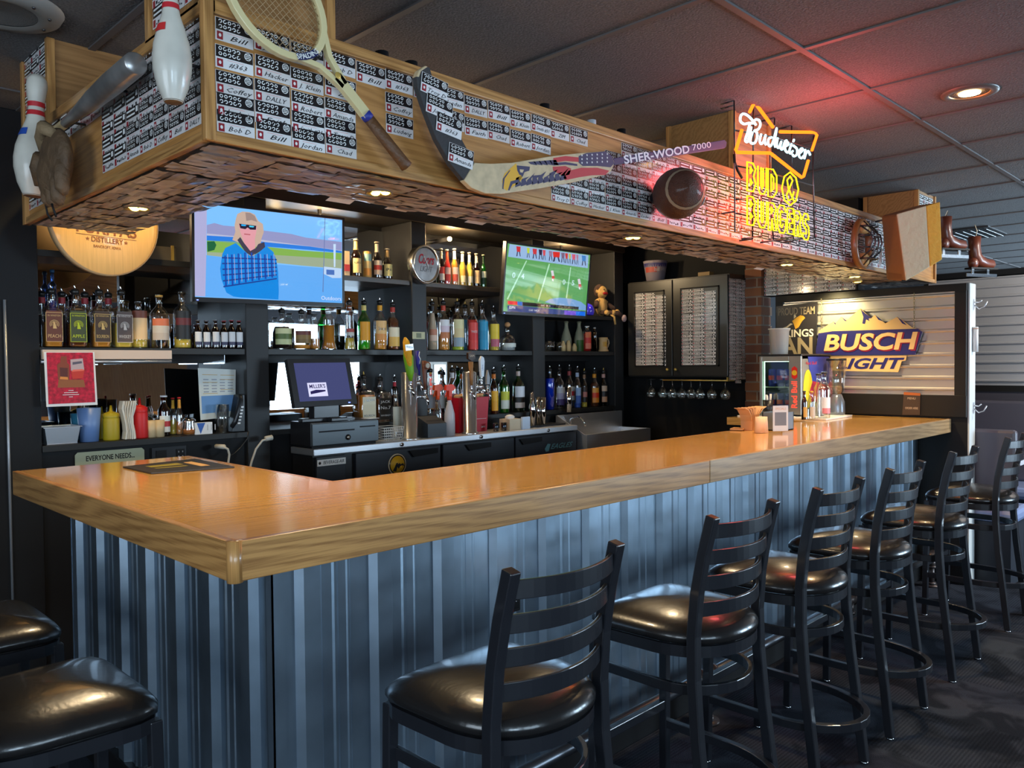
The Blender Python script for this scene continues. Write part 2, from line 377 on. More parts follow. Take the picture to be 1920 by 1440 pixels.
# ribbed metal sheet: major ribs every 0.2286 m with two minor beads in the pan
def ribs(L, start, pitch):
    prof = [(0, 0)]; x = start
    while x < L:
        for a, d in ((-.040, 0), (-.024, .021), (.024, .021), (.040, 0), (.070, 0), (.076, .004), (.084, .004), (.090, 0), (.114, 0), (.118, .003), (.124, .003), (.128, 0)):
            if 0 < x+a < L: prof.append((x+a, d))
        x += pitch
    prof.append((L, 0)); return prof
PI_ = .2
def sheet(prof, fn, z0, z1, mb):
    vs = []
    for a, d in prof: vs += [fn(a, d, z0), fn(a, d, z1)]
    return mb.add(vs, [(2*i, 2*i+2, 2*i+3, 2*i+1) for i in range(len(prof)-1)])
part(bar, 'front_panel', sheet(ribs(4.66, .10, .2286), lambda a, d, z: (PI_+a, PI_-d, z), .10, 1.03, MB().mat(GALV)), label='corrugated metal cladding of the long side')
part(bar, 'end_panel', sheet(ribs(1.51, .03, .2286), lambda a, d, z: (PI_-d, PI_+1.514-a, z), .10, 1.03, MB().mat(GALV)), label='corrugated metal cladding of the short side')
part(bar, 'carcass', MB().mat(BLK).box((PI_+.02, PI_+.02, 0), (LX, BD-.05, 1.02)).box((PI_+.02, BD-.05, 0), (AD-.05, LY-.04, 1.02)).box((4.2, BD-.05, 0), (LX, 1.18, 1.02)))
part(bar, 'corner_trim', MB().mat(GALV).box((PI_-.004, PI_-.004, .1), (PI_+.03, PI_, 1.02)).box((PI_-.004, PI_-.004, .1), (PI_, PI_+.03, 1.02)))
part(bar, 'corner_trim', MB().mat(GALV).box((PI_-.022, LY-.045, .0), (PI_+.02, LY-.038, 1.02)))
part(bar, 'baseboard', MB().mat(BLK).box((PI_-.028, PI_-.028, 0), (LX, PI_+.02, .11)).box((PI_-.028, PI_, 0), (PI_+.02, LY-.04, .11)), bev=.004)
ol = thing('power_outlet', 'small black power outlet on the bar front seen through the nearest stool back', 'outlet', PY(964, 1126, .178))
q = PY(964, 1126, .178)
part(ol, 'plate', MB().mat(BLKP).box((q.x-.022, .170, q.z-.035), (q.x+.022, .182, q.z+.035)), bev=.004)
part(ol, 'socket', MB().mat(BLK).box((q.x-.012, .167, q.z+.004), (q.x+.012, .170, q.z+.024)).box((q.x-.012, .167, q.z-.024), (q.x+.012, .170, q.z-.004)).mat(STEEL).cyl((q.x, .170, q.z), (q.x, .166, q.z), .003, n=8))
# foot rail
rail = thing('foot_rail', 'dark iron pipe foot rail along the foot of the bar', 'foot rail', (2.4, .08, 0))
PIPE = mat('iron_pipe', (.16, .17, .19), .3, .9); FIT = mat('cast_iron', (.09, .07, .065), .4, .7)
ry, rz_ = .07, .19
part(rail, 'pipe', MB().mat(PIPE).tube([(.25, ry, rz_), (4.8, ry, rz_)], .021, 14))
for x in (.45, 2.02, 3.42, 4.72):
    part(rail, 'tee_fitting', MB().mat(FIT).cyl((x-.05, ry, rz_), (x+.05, ry, rz_), .029, n=16).cyl((x-.052, ry, rz_), (x-.036, ry, rz_), .035, n=16).cyl((x+.036, ry, rz_), (x+.052, ry, rz_), .035, n=16).cyl((x, ry, rz_-.01), (x, ry, rz_-.07), .026, n=16).cyl((x, ry, rz_-.055), (x, ry, rz_-.07), .032, n=16))
    part(rail, 'leg', MB().mat(FIT).cyl((x, ry, rz_-.06), (x, ry, .012), .019, n=14).cyl((x, ry, .028), (x, ry, .012), .028, n=14).cyl((x, ry, .012), (x, ry, 0), .05, n=20))

#==STOOLS
def make_stool():
    t = thing('bar_stool', '', 'bar stool', (0, 0, 0))
    sh = []; n = 48
    for i in range(n):
        a = 2*PI*i/n; c, s = math.cos(a), math.sin(a); e = 8 if s > 0 else 2.25
        k = (abs(c)**e+abs(s)**e)**(-1/e)
        x, y = c*k*.205, s*k*.212
        if y > 0: x *= 1+.05*y/.212
        sh.append((x, y))
    mb = MB().mat(VINYL); prof = [(0.0, .747), (.25, .745), (.5, .738), (.72, .727), (.88, .714), (.96, .701), (1.0, .688), (1.0, .676), (.97, .668), (.9, .664)]
    vs = [(0, 0, prof[0][1])]; fs = []
    for k, z in prof[1:]: vs += [(x*k, y*k, z) for x, y in sh]
    for j in range(n): fs.append((0, 1+j, 1+(j+1) % n))
    for i in range(len(prof)-2):
        for j in range(n): a = 1+i*n+j; b = 1+i*n+(j+1) % n; fs.append((a, a+n, b+n, b))
    fs.append(tuple(1+(len(prof)-2)*n+j for j in range(n)))
    part(t, 'seat', mb.add(vs, fs, True))
    sf = MB().mat(BLKM).sweep([(x*.955, y*.955, .648) for x, y in sh], .012, .032, closed=True)
    part(t, 'seat_frame', sf)
    for s in (-1, 1):
        part(t, 'leg', MB().mat(BLKM).sweep([(s*.183, .192, .655), (s*.192, .2, .008)], .028, .028, side=(1, 0, 0)).mat(STEEL).cyl((s*.192, .2, .008), (s*.192, .2, 0), .014, n=10), bev=.003)
        part(t, 'leg', MB().mat(BLKM).sweep([(s*.192, -.212, .008), (s*.189, -.19, .2), (s*.185, -.163, .42), (s*.181, -.15, .58), (s*.178, -.148, .70), (s*.176, -.158, .82), (s*.174, -.178, .93), (s*.172, -.205, 1.035)], .03, .03, side=(1, 0, 0)).mat(STEEL).cyl((s*.192, -.212, .008), (s*.192, -.212, 0), .014, n=10), bev=.003)
    for z in (.992, .918, .844, .770):
        y0 = -.148 if z < .72 else -.158-(z-.82)*.22
        if z < .82: y0 = -.15-(z-.70)*.07
        pts = [(x, y0-.052*(1-(x/.172)**2)+.004, z) for x in [(-.172+.344*i/14) for i in range(15)]]
        part(t, 'back_slat', MB().mat(BLKM).sweep(pts, .009, .04), bev=.002)
    def ring(z, rx, fy, ry2, w, h):
        pts = [(-rx, fy, z), (-rx, -.04, z)] + [(-rx*math.cos(PI*i/16), -.04-(ry2-.04)*math.sin(PI*i/16), z) for i in range(1, 16)] + [(rx, -.04, z), (rx, fy, z)]
        return MB().mat(BLKM).sweep(pts, w, h)
    part(t, 'stretcher_ring', ring(.535, .172, .19, .195, .014, .03), bev=.002)
    part(t, 'foot_ring', ring(.235, .19, .2, .285, .022, .028).sweep([(-.19, .197, .30), (.19, .197, .30)], .022, .03), bev=.002)
    return t
st0 = make_stool()
SG = 'black metal bar stools with vinyl seats'
ordn = ['nearest black ladder-back bar stool at the long side of the bar', 'second black ladder-back bar stool from the bar corner, long side', 'third black ladder-back bar stool from the bar corner', 'fourth black ladder-back bar stool, third from the far end',
        'fifth black ladder-back bar stool, next to last before the dark partition', 'farthest black ladder-back bar stool, beside the dark partition and booths']
cx = [.515, 1.280, 1.93, 2.565, 3.325, 4.255]
st0.location = (cx[0], -.30, 0); st0['label'] = ordn[0]; st0['group'] = SG
for i in range(1, 6): dup(st0, (cx[i], -.30, 0), 0, ordn[i], SG)
dup(st0, (-.285, .385, 0), -PI/2, 'black vinyl bar stool at the short side, nearest the bottom left corner', SG)
dup(st0, (-.285, 1.10, 0), -PI/2, 'black vinyl bar stool at the short side, behind the nearer left one', SG)

#==CANOPY
KX, KY, KZ, KT, KW, KD, KE, KF = .0587, .2154, 1.985, 2.32, .348, .361, 5.267, 1.776
can = thing('bar_canopy', 'oak-trimmed hanging canopy over the bar covered with name stickers', 'canopy', (2.6, .4, KZ))
PANX = oak('oak_panel_x', 'x', (.50, .24, .07), (.30, .125, .03), .4, .1); PANY = oak('oak_panel_y', 'y', (.50, .24, .07), (.30, .125, .03), .4, .1)
e = .012
part(can, 'front_panel', MB().mat(PANX).box((KX+e, KY+e, KZ+.01), (KE, KY+e+.015, KT-.01)))
part(can, 'end_panel', MB().mat(PANY).box((KX+e, KY+e, KZ+.01), (KX+e+.015, KF, KT-.01)))
part(can, 'inner_panel', MB().mat(DARKOAK).box((KX+KW, KY+KD-.015, KZ+.01), (KE, KY+KD, KT-.01)).box((KX+KW-.015, KY+KD, KZ+.01), (KX+KW, KF, KT-.01)).box((KX+.02, KF-.015, KZ+.01), (KX+KW, KF, KT-.01)))
part(can, 'bottom_trim', MB().mat(OAKX).box((KX, KY, KZ), (KE, KY+.02, KZ+.026)), bev=.003)
part(can, 'bottom_trim', MB().mat(OAKY).box((KX, KY+.02, KZ), (KX+.02, KF, KZ+.026)), bev=.003)
part(can, 'top_trim', MB().mat(OAKX).box((KX, KY, KT-.032), (KE, KY+.03, KT)).box((KX, KY+.03, KT-.012), (KE, KY+KD, KT)), bev=.003)
part(can, 'top_trim', MB().mat(OAKY).box((KX, KY, KT-.032), (KX+.03, KF, KT)).box((KX+.03, KY+KD, KT-.012), (KX+KW, KF, KT)), bev=.003)
part(can, 'end_trim', MB().mat(OAKZ).box((KE-.02, KY-.002, KZ), (KE+.002, KY+.03, KT)))
part(can, 'end_trim', MB().mat(OAKZ).box((KX-.002, KF-.03, KZ), (KX+.02, KF+.002, KT)))
part(can, 'underside', MB().mat(mat('underside', (.20, .14, .10), .6)).box((KX+.01, KY+.01, KZ+.004), (KE-.01, KY+KD-.01, KZ+.012)).box((KX+.01, KY+KD-.01, KZ+.004), (KX+KW-.01, KF-.01, KZ+.012)))
def column(x0, y0, w, d, zb):
    c = part(can, 'column', MB().mat(oak('oak_col', 'x', (.36, .18, .06), (.2, .09, .025), .5, 0)).box((x0+.01, y0+.01, zb), (x0+w-.01, y0+d-.01, CEIL)))
    for x in (x0, x0+w-.026):
        for y in (y0, y0+d-.026): part(c, 'corner_post', MB().mat(OAKZ).box((x, y, zb), (x+.026, y+.026, CEIL)), bev=.002)
    return c
column(KX, KY, .36, KD, KT-.005); column(2.5, KY, .36, KD, KT-.005); column(4.908, KY, .36, KD, KT-.005); column(KX, 1.44, KW, KF-1.44, KT-.005)
part(can, 'corner_post', MB().mat(OAKZ).box((KX-.002, KY-.002, KZ+.001), (KX+.024, KY+.024, CEIL)), bev=.003)
# name stickers: white card, dark band with two rows of open rings and a round mark, red square, a written name
SW, SH = .097, .055
CARDS = [mat('card_%d' % i, c, .22, coat=.5, bump=.03, bscale=12) for i, c in enumerate(((.74, .71, .70), (.80, .78, .78), (.66, .62, .60)))]
def sticker_mb(mb, o, u, v, name, full=True, tilt=0, card=0, hgt=SH, seed=0):
    o, u, v = V(o), V(u), V(v); n = u.cross(v)
    if tilt: u, v = u*math.cos(tilt)+v*math.sin(tilt), v*math.cos(tilt)-u*math.sin(tilt)
    def P(a, b, h=0): return o+u*a+v*b+n*h
    rr = random.Random(seed)
    q = lambda m, a0, b0, a1, b1, h: mb.mat(m).poly([P(a0, b0, h), P(a1, b0, h), P(a1, b1, h), P(a0, b1, h)])
    mb.mat(CARDS[card]).obox(P(0, 0), u*SW, v*hgt, n*.0006)
    q(INK, .0015, .026, SW-.001, hgt-.001, .0009)
    q(DRED, .004, .003, .019, .022, .0009)
    if full:
        for r_ in range(2):
            for c in range(5):
                a = .3 if rr.random() < .5 else PI+.3
                mb.mat(WHITE).ring(P(.0125+c*.0115, .0345+r_*.0125, .0012), u, v, .0048, .0021, 7, a-PI/2 if rr.random() < .3 else a+PI/2-.6, (a+PI/2-.6)+5.0)
        mb.ring(P(.083, .043, .0012), u, v, .0095, .0018, 12)
        for k in (-.004, 0, .004): q(WHITE, .077, .0425+k, .089, .0445+k, .0012)
        mb.mat(WHITE).disc(P(.0115, .013, .0012), u, v, .0035, 8, .0045)
        q(mat('thin_red', (.7, .12, .1), .4), .03, .0215, .072, .0222, .0009)
        if name:
            mb.mat(INK).text(name, P(.056, .0115, .0009), u, v, .017, align='CENTER', shear=.35, width=min(.066, .0105*len(name)+.006), res=1)
    else:
        for r_ in range(2): q(WHITE, .008, .032+r_*.0125, .068, .037+r_*.0125, .0012)
        q(WHITE, .075, .036, .090, .051, .0012)
        x = .024
        while x < .086:
            w = rr.uniform(.004, .011); b0 = .006+rr.uniform(0, .005); q(INK, x, b0, min(.09, x+w), b0+rr.uniform(.003, .009), .0009); x += w+.004
    return mb
NAMES = ['Bill', 'Troy D', 'DALLY', 'ZIM', 'Jordan', 'Ludwig', 'Robert', '#363', 'Chad', 'Faith', 'Amanda', 'Hacker', 'Bob D', 'Smith #31', 'Coffey', 'J. Klein']
stick_meshes = []
for k, nm in enumerate(NAMES):
    stick_meshes.append(sticker_mb(MB(), (-SW/2, 0, 0), (1, 0, 0), (0, 0, 1), nm, seed=k, card=k % 3).mesh('sticker'))
def bare(px, py):       # places on the front where the oak shows between the stickers
    def tri(p, poly):
        c = False; j = len(poly)-1
        for i in range(len(poly)):
            (x1, y1), (x2, y2) = poly[i], poly[j]
            if (y1 > p[1]) != (y2 > p[1]) and p[0] < (x2-x1)*(p[1]-y1)/(y2-y1)+x1: c = not c
            j = i
        return c
    return any(tri((px, py), g) for g in ([(608, 125), (668, 140), (668, 175), (720, 262), (775, 262), (825, 350), (668, 350), (668, 168), (608, 168)], [(668, 180), (715, 180), (735, 320), (668, 300)],
        [(800, 215), (845, 250), (1000, 290), (1150, 240), (1150, 300), (1010, 330), (1020, 360), (880, 400), (780, 300)], [(1140, 180), (1260, 225), (1260, 262), (1150, 250)]))
cands = []
x = .0905; col_ = 0
while x < 4.80:
    rows = [2.2315, 2.166, 2.106, 2.054, 2.0115]
    if col_ and col_ < 12: rows = [z+(.0025 if col_ % 2 else -.002) for z in rows]
    if x > 1.3: rows = [2.2315-.0440*k for k in range(6)]
    for z in rows:
        if x > 3.55 or z > 0: cands.append((x+R.uniform(-.0015, .0015), z+R.uniform(-.0012, .0012), R.uniform(-.02, .02)*(2 if .6 < x < 1.6 else 1)))
    x += .0995 if x < 3 else .096; col_ += 1
near = []; rest = []
for x, z, t in cands:
    p = V((x+SW/2, KY+.012, z+.02)); px, py = proj(p)
    if bare(px, py): continue
    if 2.5 < x < 2.6 and z < 2.1: pass
    (near if len(near) < 74 else rest).append((x, z, t))
for i, (x, z, t) in enumerate(near):
    o = bpy.data.objects.new('sticker', stick_meshes[(i*7+i//5) % len(stick_meshes)]); COL.objects.link(o); o.parent = can
    o.location = V((x+SW/2, KY+.0112, z)) - can.location; o.rotation_euler = (0, t, 0)
mb = MB()
for i, (x, z, t) in enumerate(rest):
    sticker_mb(mb, (x, KY+.0112, z), X_, Z_, '', full=False, tilt=t, card=i % 3, seed=i)
# stickers of the short side: the nearest ones as parts, the rest as one
left = []
y = .262
while y < 1.70:
    for k in range(6):
        z = 2.0345+.0435*k
        if 1.0 < y < 1.26 and k < 4: continue
        if y < .95 or y > 1.12 or k > 3: left.append((y, z))
    y += .0985
cnt = 0
UY = V((0, -1, 0))
for i, (y, z) in enumerate(left):
    if cnt < 26 and y < .72:
        o = bpy.data.objects.new('sticker', stick_meshes[(i*5+2) % len(stick_meshes)]); COL.objects.link(o); o.parent = can
        o.location = V((KX+.0112, y+SW/2, z)) - can.location; o.rotation_euler = (0, 0, -PI/2); cnt += 1
    else: sticker_mb(mb, (KX+.0112, y+SW, z), UY, Z_, '', full=False, tilt=R.uniform(-.03, .03), card=i % 3, seed=i+900)
for z in [2.35+.05*k for k in range(5)]:
    for y in (1.47, 1.57, 1.66): sticker_mb(mb, (KX+.0092, y+SW*.95, z), UY, Z_, '', full=False, tilt=R.uniform(-.03, .03), card=R.randrange(3), seed=R.randrange(999))
    for y in (.25, .35, .45): sticker_mb(mb, (KX+.0092, y+SW*.95, z-.01), UY, Z_, '', full=False, card=R.randrange(3), seed=R.randrange(999))
for z in [2.36+.05*k for k in range(4)]:
    for x in (4.935, 5.03, 5.13): sticker_mb(mb, (x, KY+.0092, z), X_, Z_, '', full=False, card=R.randrange(3), seed=R.randrange(999))
part(can, 'sticker', mb, stuff=True, label='small name stickers filling the rest of the canopy sides')
# crinkled stickers under the canopy
UND = [mat('laminate_%d' % i, c, .28, .1, coat=.4) for i, c in enumerate(((.50, .41, .32), (.36, .28, .22), (.62, .55, .46), (.52, .42, .32), (.18, .13, .11), (.44, .38, .30)))]
mb = MB()
def crinkle(x0, y0, ux, uy, w, h):
    u, v = V((ux, uy, 0)), V((-uy, ux, 0)); o = V((x0, y0, KZ))
    t0 = R.uniform(0, .005); vs = []; n1 = 5
    hs = [[-.0005-R.uniform(0, .0042)-t0 for _ in range(4)] for _ in range(n1)]
    for i in range(n1):
        for j in range(4): p = o+u*(w*i/(n1-1))+v*(h*j/3); vs.append((p.x, p.y, KZ+hs[i][j]))
    mA = UND[R.randrange(6)]; mB = UND[R.randrange(6)]
    for j in range(3):
        mb.mat((mA, mB, mA)[j] if R.random() < .8 else UND[R.randrange(6)])
        k = len(mb.v); mb.add([vs[i*4+jj] for i in range(n1) for jj in (j, j+1)], [(2*i, 2*i+1, 2*i+3, 2*i+2) for i in range(n1-1)], True)
y = KY+.012
while y < KY+KD-.05:
    x = KX+.012+R.uniform(0, .03)
    while x < KE-.1: crinkle(x, y+R.uniform(-.004, .004), 1, R.uniform(-.04, .04), SW-.004, .055); x += .0955
    y += .056
x = KX+.012
while x < KX+KW-.04:
    y = KY+KD-.02+R.uniform(0, .03)
    while y < KF-.09: crinkle(x+.062, y, 0, 1, SW-.004, .055); y += .0955
    x += .056
for k in range(26):
    x = .45+k*.185+R.uniform(-.04, .04); z = KZ+R.uniform(-.012, .0)
    mb.mat(CARDS[1]).obox((x, KY+KD-.012, KZ-.001), X_*.09, V((0, .030, R.uniform(.0, .016)-.010)), (0, 0, -.0008))
part(can, 'underside_sticker', mb, stuff=True, label='crinkled laminated stickers covering the underside')
# three-lamp pucks set in the underside
PUCK = glow('puck_led', (1, .78, .12), 9)
for i, (x, y) in enumerate([(.235, 1.136), (.682, .395), (1.987, .40), (3.38, .39), (4.30, .39)]):
    t = thing('puck_light', ['round puck light with three yellow lamps under the short canopy arm', 'round three-lamp puck light under the canopy, behind the racket handle', 'three-lamp puck light under the canopy, below the eagle blade end', 'three-lamp puck light under the canopy, left of the neon sign', 'three-lamp puck light under the canopy nearest the skates'][i], 'light', (x, y, KZ), group='puck lights under the canopy')
    part(t, 'housing', MB().mat(mat('puck_rim', (.2, .13, .08), .4)).lathe([(.0, -.004), (.034, -.004), (.038, -.010), (.042, -.010), (.042, 0)], (x, y, KZ), 24))
    for a in (PI/2, PI/2+2.1, PI/2-2.1):
        c = V((x+.019*math.cos(a), y+.019*math.sin(a), KZ-.0065)); part(t, 'lamp', MB().mat(PUCK).lathe([(0, -.006), (.009, -.005), (.014, -.001), (.014, .001)], c, 14))
    lamp('SPOT', (x, y, KZ-.03), 30, WARM, .03, to=(x, y, 0), spot=2.3, blend=.8)
#==BACKBAR
def bx(px, y=FR): return PY(px, 660, y).x
xL, xB0, xB1, xC0, xC1, xD0, xD1, xE0, xE1 = bx(75), bx(462), bx(504), bx(774), bx(801), bx(1000), bx(1022), bx(1153), bx(1165)
MZ, UZ, LZ = 1.545, 1.985, 1.10
sh = thing('back_bar_shelving', 'black built-in back bar shelving with mirrored bays', 'shelving', ((xL+xE1)/2, 2.55, 0))
for a, b, zt in ((-1.2, xL, CEIL), (xB0, xB1, 2.36), (xC0, xC1, 2.36), (xD0, xD1, 2.36), (xE0, xE1+.03, 2.36)):
    mb = MB().mat(POST if a > 0 else BLK).box((a, FR, 0), (b, BW, zt)); part(sh, 'post', mb, bev=.004)
mbm = MB().mat(mat('edge_bright', (.30, .31, .33), .3, .3))
part(sh, 'edge_strip', mbm.cyl((bx(12), FR-.006, .35), (bx(10), FR-.006, 1.75), .006, n=6))
MIR = mat('mirror', (.62, .64, .66), .015, 1)
for a, b in ((xL, xB0), (xB1, xC0), (xC1, xD0)):
    part(sh, 'mirror', MB().mat(MIR).box((a, BW-.02, LZ), (b, BW-.01, 2.33)), label='mirror at the back of the bay')
for a, b, full in ((xL, xB0, 1), (xB1, xC0, 1), (xC1, xD0, 1), (xD1, xE0, 1)):
    part(sh, 'shelf', MB().mat(SHELF).box((a, FR+.01, MZ-.032), (b, BW-.02, MZ)), bev=.002)
    part(sh, 'shelf', MB().mat(SHELF).box((a, FR-.005, LZ-.03), (b, BW-.02, LZ)), bev=.002)
    part(sh, 'shelf_rail', MB().mat(POST).box((a, BW-.06, MZ-.075), (b, BW-.02, MZ-.032)))
BROWNSH = mat('shelf_brown', (.075, .052, .035), .4)
part(sh, 'shelf', MB().mat(BROWNSH).box((xB1, FR+.01, UZ-.03), (xC0-.01, BW-.02, UZ)), bev=.002)
part(sh, 'shelf', MB().mat(BROWNSH).box((xC1, FR+.01, UZ-.03), (xD0-.12, BW-.02, UZ)), bev=.002)
part(sh, 'shelf', MB().mat(SHELF).box((xL, FR+.01, UZ-.03), (xB0, BW-.02, UZ)), bev=.002)
part(sh, 'shelf', MB().mat(SHELF).box((xD1, FR+.01, 1.80), (xE0, BW-.02, 1.83)), bev=.002)
part(sh, 'cornice', MB().mat(mat('cornice', (.03, .024, .018), .35)).box((xL, FR-.02, 2.36), (xE1+.03, BW, 2.44)).box((xL, FR-.05, 2.44), (xE1+.03, BW, 2.49)))
part(sh, 'kick_panel', MB().mat(BLK).box((xL, FR+.02, 0), (xE1, BW, LZ-.03)))
for x in (xL+.35, xB0-.12): part(sh, 'shelf_bracket', MB().mat(STEEL).box((x, FR+.01, MZ-.08), (x+.004, BW-.06, MZ-.034)))
# ---- bottles
CAPB = mat('pourer_black', (.012, .012, .012), .35)
LIQ = {}
def liq(name, col, tr=.0): 
    if name not in LIQ: LIQ[name] = mat('liq_'+name, col, .1, coat=.5, emit=.0)
    return LIQ[name]
AMB = liq('amber', (.75, .27, .03)); DAMB = liq('dark_amber', (.12, .03, .01)); GLD = liq('gold', (.9, .62, .08)); ORG = liq('orange', (.95, .36, .05)); CLR = liq('water', (.55, .58, .58))
LIME = liq('lime', (.6, .85, .08)); DRK = liq('dark', (.02, .01, .008)); BLU = liq('blue', (.03, .12, .6)); TEAL = liq('teal', (.02, .35, .55)); REDL = liq('red', (.75, .03, .03)); CRM = liq('cream', (.78, .6, .42)); GRN = liq('green', (.02, .22, .06))
def L_(r, g, b): 
    return mat('lab_%d_%d_%d' % (r, g, b), c_(r, g, b), .5)
def pourer(mb, c, r, z, s=1):
    mb.mat(CAPB).lathe([(0, z-.012), (r*1.15, z-.012), (r*1.25, z), (r*1.2, z+.008), (r*.5, z+.014), (0, z+.014)], c, 12)
    return mb
NB = {}
def bottle(label, px, w, top, y=2.47, z=MZ, style='std', gm=None, lm=None, fill=.55, lab=None, lh=(.2, .55), cap='pour', txt=None, tcol=INK, group='bottles on the back bar', name='bottle', neck=None):
    z += .0006; x = PY(px, 655, y).x; k = mpp((x, y, z)); zb = proj((x, y, z))[1]
    H = (zb-top)*k; r = w*k/2*.95; c = (x, y, z)
    gm = gm or GL; t = thing(name, label, 'bottle' if name == 'bottle' else name.replace('_', ' '), c, group=group)
    hp = H-.035 if cap == 'pour' else H
    if style == 'can': hp = H
    sq = 8 if style == 'square' else 0; n = 32 if sq else 18; rr = r
    rn = min(.014, r*.45)
    P = {'std': [(0, 0), (rr*.96, 0), (rr, .006), (rr, .60), (rr*.93, .66), (rr*.62, .73), (rn*1.05, .79), (rn, .86), (rn, .97), (rn*1.15, .975), (rn*1.15, 1)],
         'square': [(0, 0), (rr*.96, 0), (rr, .006), (rr, .66), (rr*.9, .70), (rr*.5, .74), (rn*1.05, .78), (rn, .84), (rn, .97), (rn*1.15, .975), (rn*1.15, 1)],
         'beer': [(0, 0), (rr*.95, 0), (rr, .008), (rr, .50), (rr*.9, .58), (rr*.55, .68), (rr*.42, .76), (rr*.38, .95), (rr*.44, .955), (rr*.44, .965)],
         'squat': [(0, 0), (rr*.85, 0), (rr*.97, .02), (rr, .25), (rr*.97, .45), (rr*.8, .58), (rr*.45, .66), (rn*1.1, .70), (rn, .78), (rn, .97), (rn*1.2, .975), (rn*1.2, 1)],
         'decanter': [(0, 0), (rr, 0), (rr*1.02, .02), (rr*.78, .20), (rr*.74, .74), (rr*.70, .80), (rn*1.3, .85), (rn*1.2, .97), (rn*1.5, .98), (rn*1.5, 1)],
         'cone': [(0, 0), (rr*.9, 0), (rr, .02), (rr, .40), (rr*.8, .55), (rn*1.2, .78), (rn, .86), (rn, .97), (rn*1.2, .975), (rn*1.2, 1)],
         'can': [(0, 0), (rr*.85, 0), (rr, .03), (rr, .94), (rr*.86, .985), (rr*.86, 1), (0, 1)],
         'cyl': [(0, 0), (rr, 0), (rr, .78), (rr*.9, .81), (rn*1.1, .83), (rn, .85), (rn, 1)]}[style]
    prof = [(a, b*hp if b > .01 or b == 0 else b) for a, b in P]
    if sq:   # square section below, round neck above
        mb = MB().mat(gm); vs = []; fs = []; m = n
        for a, zz in prof:
            s2 = 0 if a <= rn*1.2 else 7
            for j in range(m):
                t_ = 2*PI*(j+.5)/m; ca, sa = math.cos(t_), math.sin(t_); q = (abs(ca)**s2+abs(sa)**s2)**(-1/s2) if s2 else 1
                vs.append((x+a*ca*q, y+a*sa*q, z+zz))
        for i in range(len(prof)-1):
            for j in range(m): fs.append((i*m+j, i*m+(j+1) % m, (i+1)*m+(j+1) % m, (i+1)*m+j))
        mb.add(vs, fs, True)
    else: mb = MB().mat(gm).lathe(prof, c, n)
    part(t, 'body', mb)
    if lm and style != 'can':
        zz = fill*hp; pts = [(0, .004)]
        pr_ = [(a*.93, b) for a, b in prof[1:]]
        last = pr_[0]
        pts.append((last[0], .004))
        for a, b in pr_[1:]:
            if b >= zz: 
                f = (zz-last[1])/max(1e-6, b-last[1]); pts.append((last[0]+(a-last[0])*f, zz)); break
            pts.append((a, max(b, .0045))); last = (a, b)
        pts.append((0, zz)); part(t, 'liquid', MB().mat(lm).lathe(pts, c, n, sq=7 if sq else 0))
    fa = math.atan2(CAM.y-y, CAM.x-x); fa = -PI/2*.62+fa*.38 if not sq else -PI/2
    fr_ = -PI/2
    if lab:
        mb = MB(); z0, z1 = lh[0]*hp, lh[1]*hp; nb = len(lab)
        for i, cc in enumerate(lab):
            a0 = z0+(z1-z0)*i/nb; a1 = z0+(z1-z0)*(i+1)/nb; mb.mat(L_(*cc))
            if sq: mb.poly([(x-r*.86, y-r-.0012, z+a0), (x+r*.86, y-r-.0012, z+a0), (x+r*.86, y-r-.0012, z+a1), (x-r*.86, y-r-.0012, z+a1)])
            else:
                ra = r*1.015 if style != 'decanter' else r*.79
                if style == 'cone' and z1 > .4*hp: ra = r*1.01
                mb.lathe([(ra, a0), (ra, a1)], c, 12, a0=fa-1.0, a1=fa+1.0)
        if txt:
            for j, (s_, zt, sz) in enumerate(txt):
                if sq: mb.mat(tcol).text(s_, (x, y-r-.002, z+zt*hp), X_, Z_, sz*H, width=r*1.4)
                else:
                    rt = r*1.03 if style != 'decanter' else r*.81
                    mb.mat(tcol).text(s_, (0, 0, 0), X_, Z_, sz*H, width=r*1.3, fn=lambda a, b, h, rt=rt, zt=zt: (x+rt*math.cos(fa+a/rt), y+rt*math.sin(fa+a/rt), z+zt*hp+b))
        part(t, 'label', mb)
    if neck: part(t, 'neck_band', MB().mat(L_(*neck)).lathe([(rn*1.12, .84*hp), (rn*1.12, .95*hp)], c, 12) if style not in ('beer',) else MB().mat(L_(*neck)).lathe([(rr*.52, .70*hp), (rr*.43, .78*hp), (rr*.41, .93*hp)], c, 12))
    if cap == 'pour':
        mb = pourer(MB(), c, rn*1.05, hp+.004)
        p0 = V((x, y, z+hp+.014)); part(t, 'pourer', mb.mat(CHROME if (px*7) % 3 else GOLD).tube([p0, p0+V((0, 0, .010)), p0+V((-.006, -.008, .021))], .004, 8, rr=[.006, .0045, .0032]))
    elif cap == 'cork': part(t, 'cork', MB().mat(mat('cork', c_(200, 150, 100), .7)).ball((x, y, z+hp+.008), (rn*1.5, rn*1.5, rn*1.4), 14))
    elif cap: part(t, 'cap', MB().mat(L_(*cap)).cyl((x, y, z+hp*.955), (x, y, z+hp*.99), (rr*.5 if style == 'beer' else rn*1.3), n=14))
    return t
G1 = 'liquor bottles on the middle shelf'; G0 = 'square whiskey bottles in the left bay'
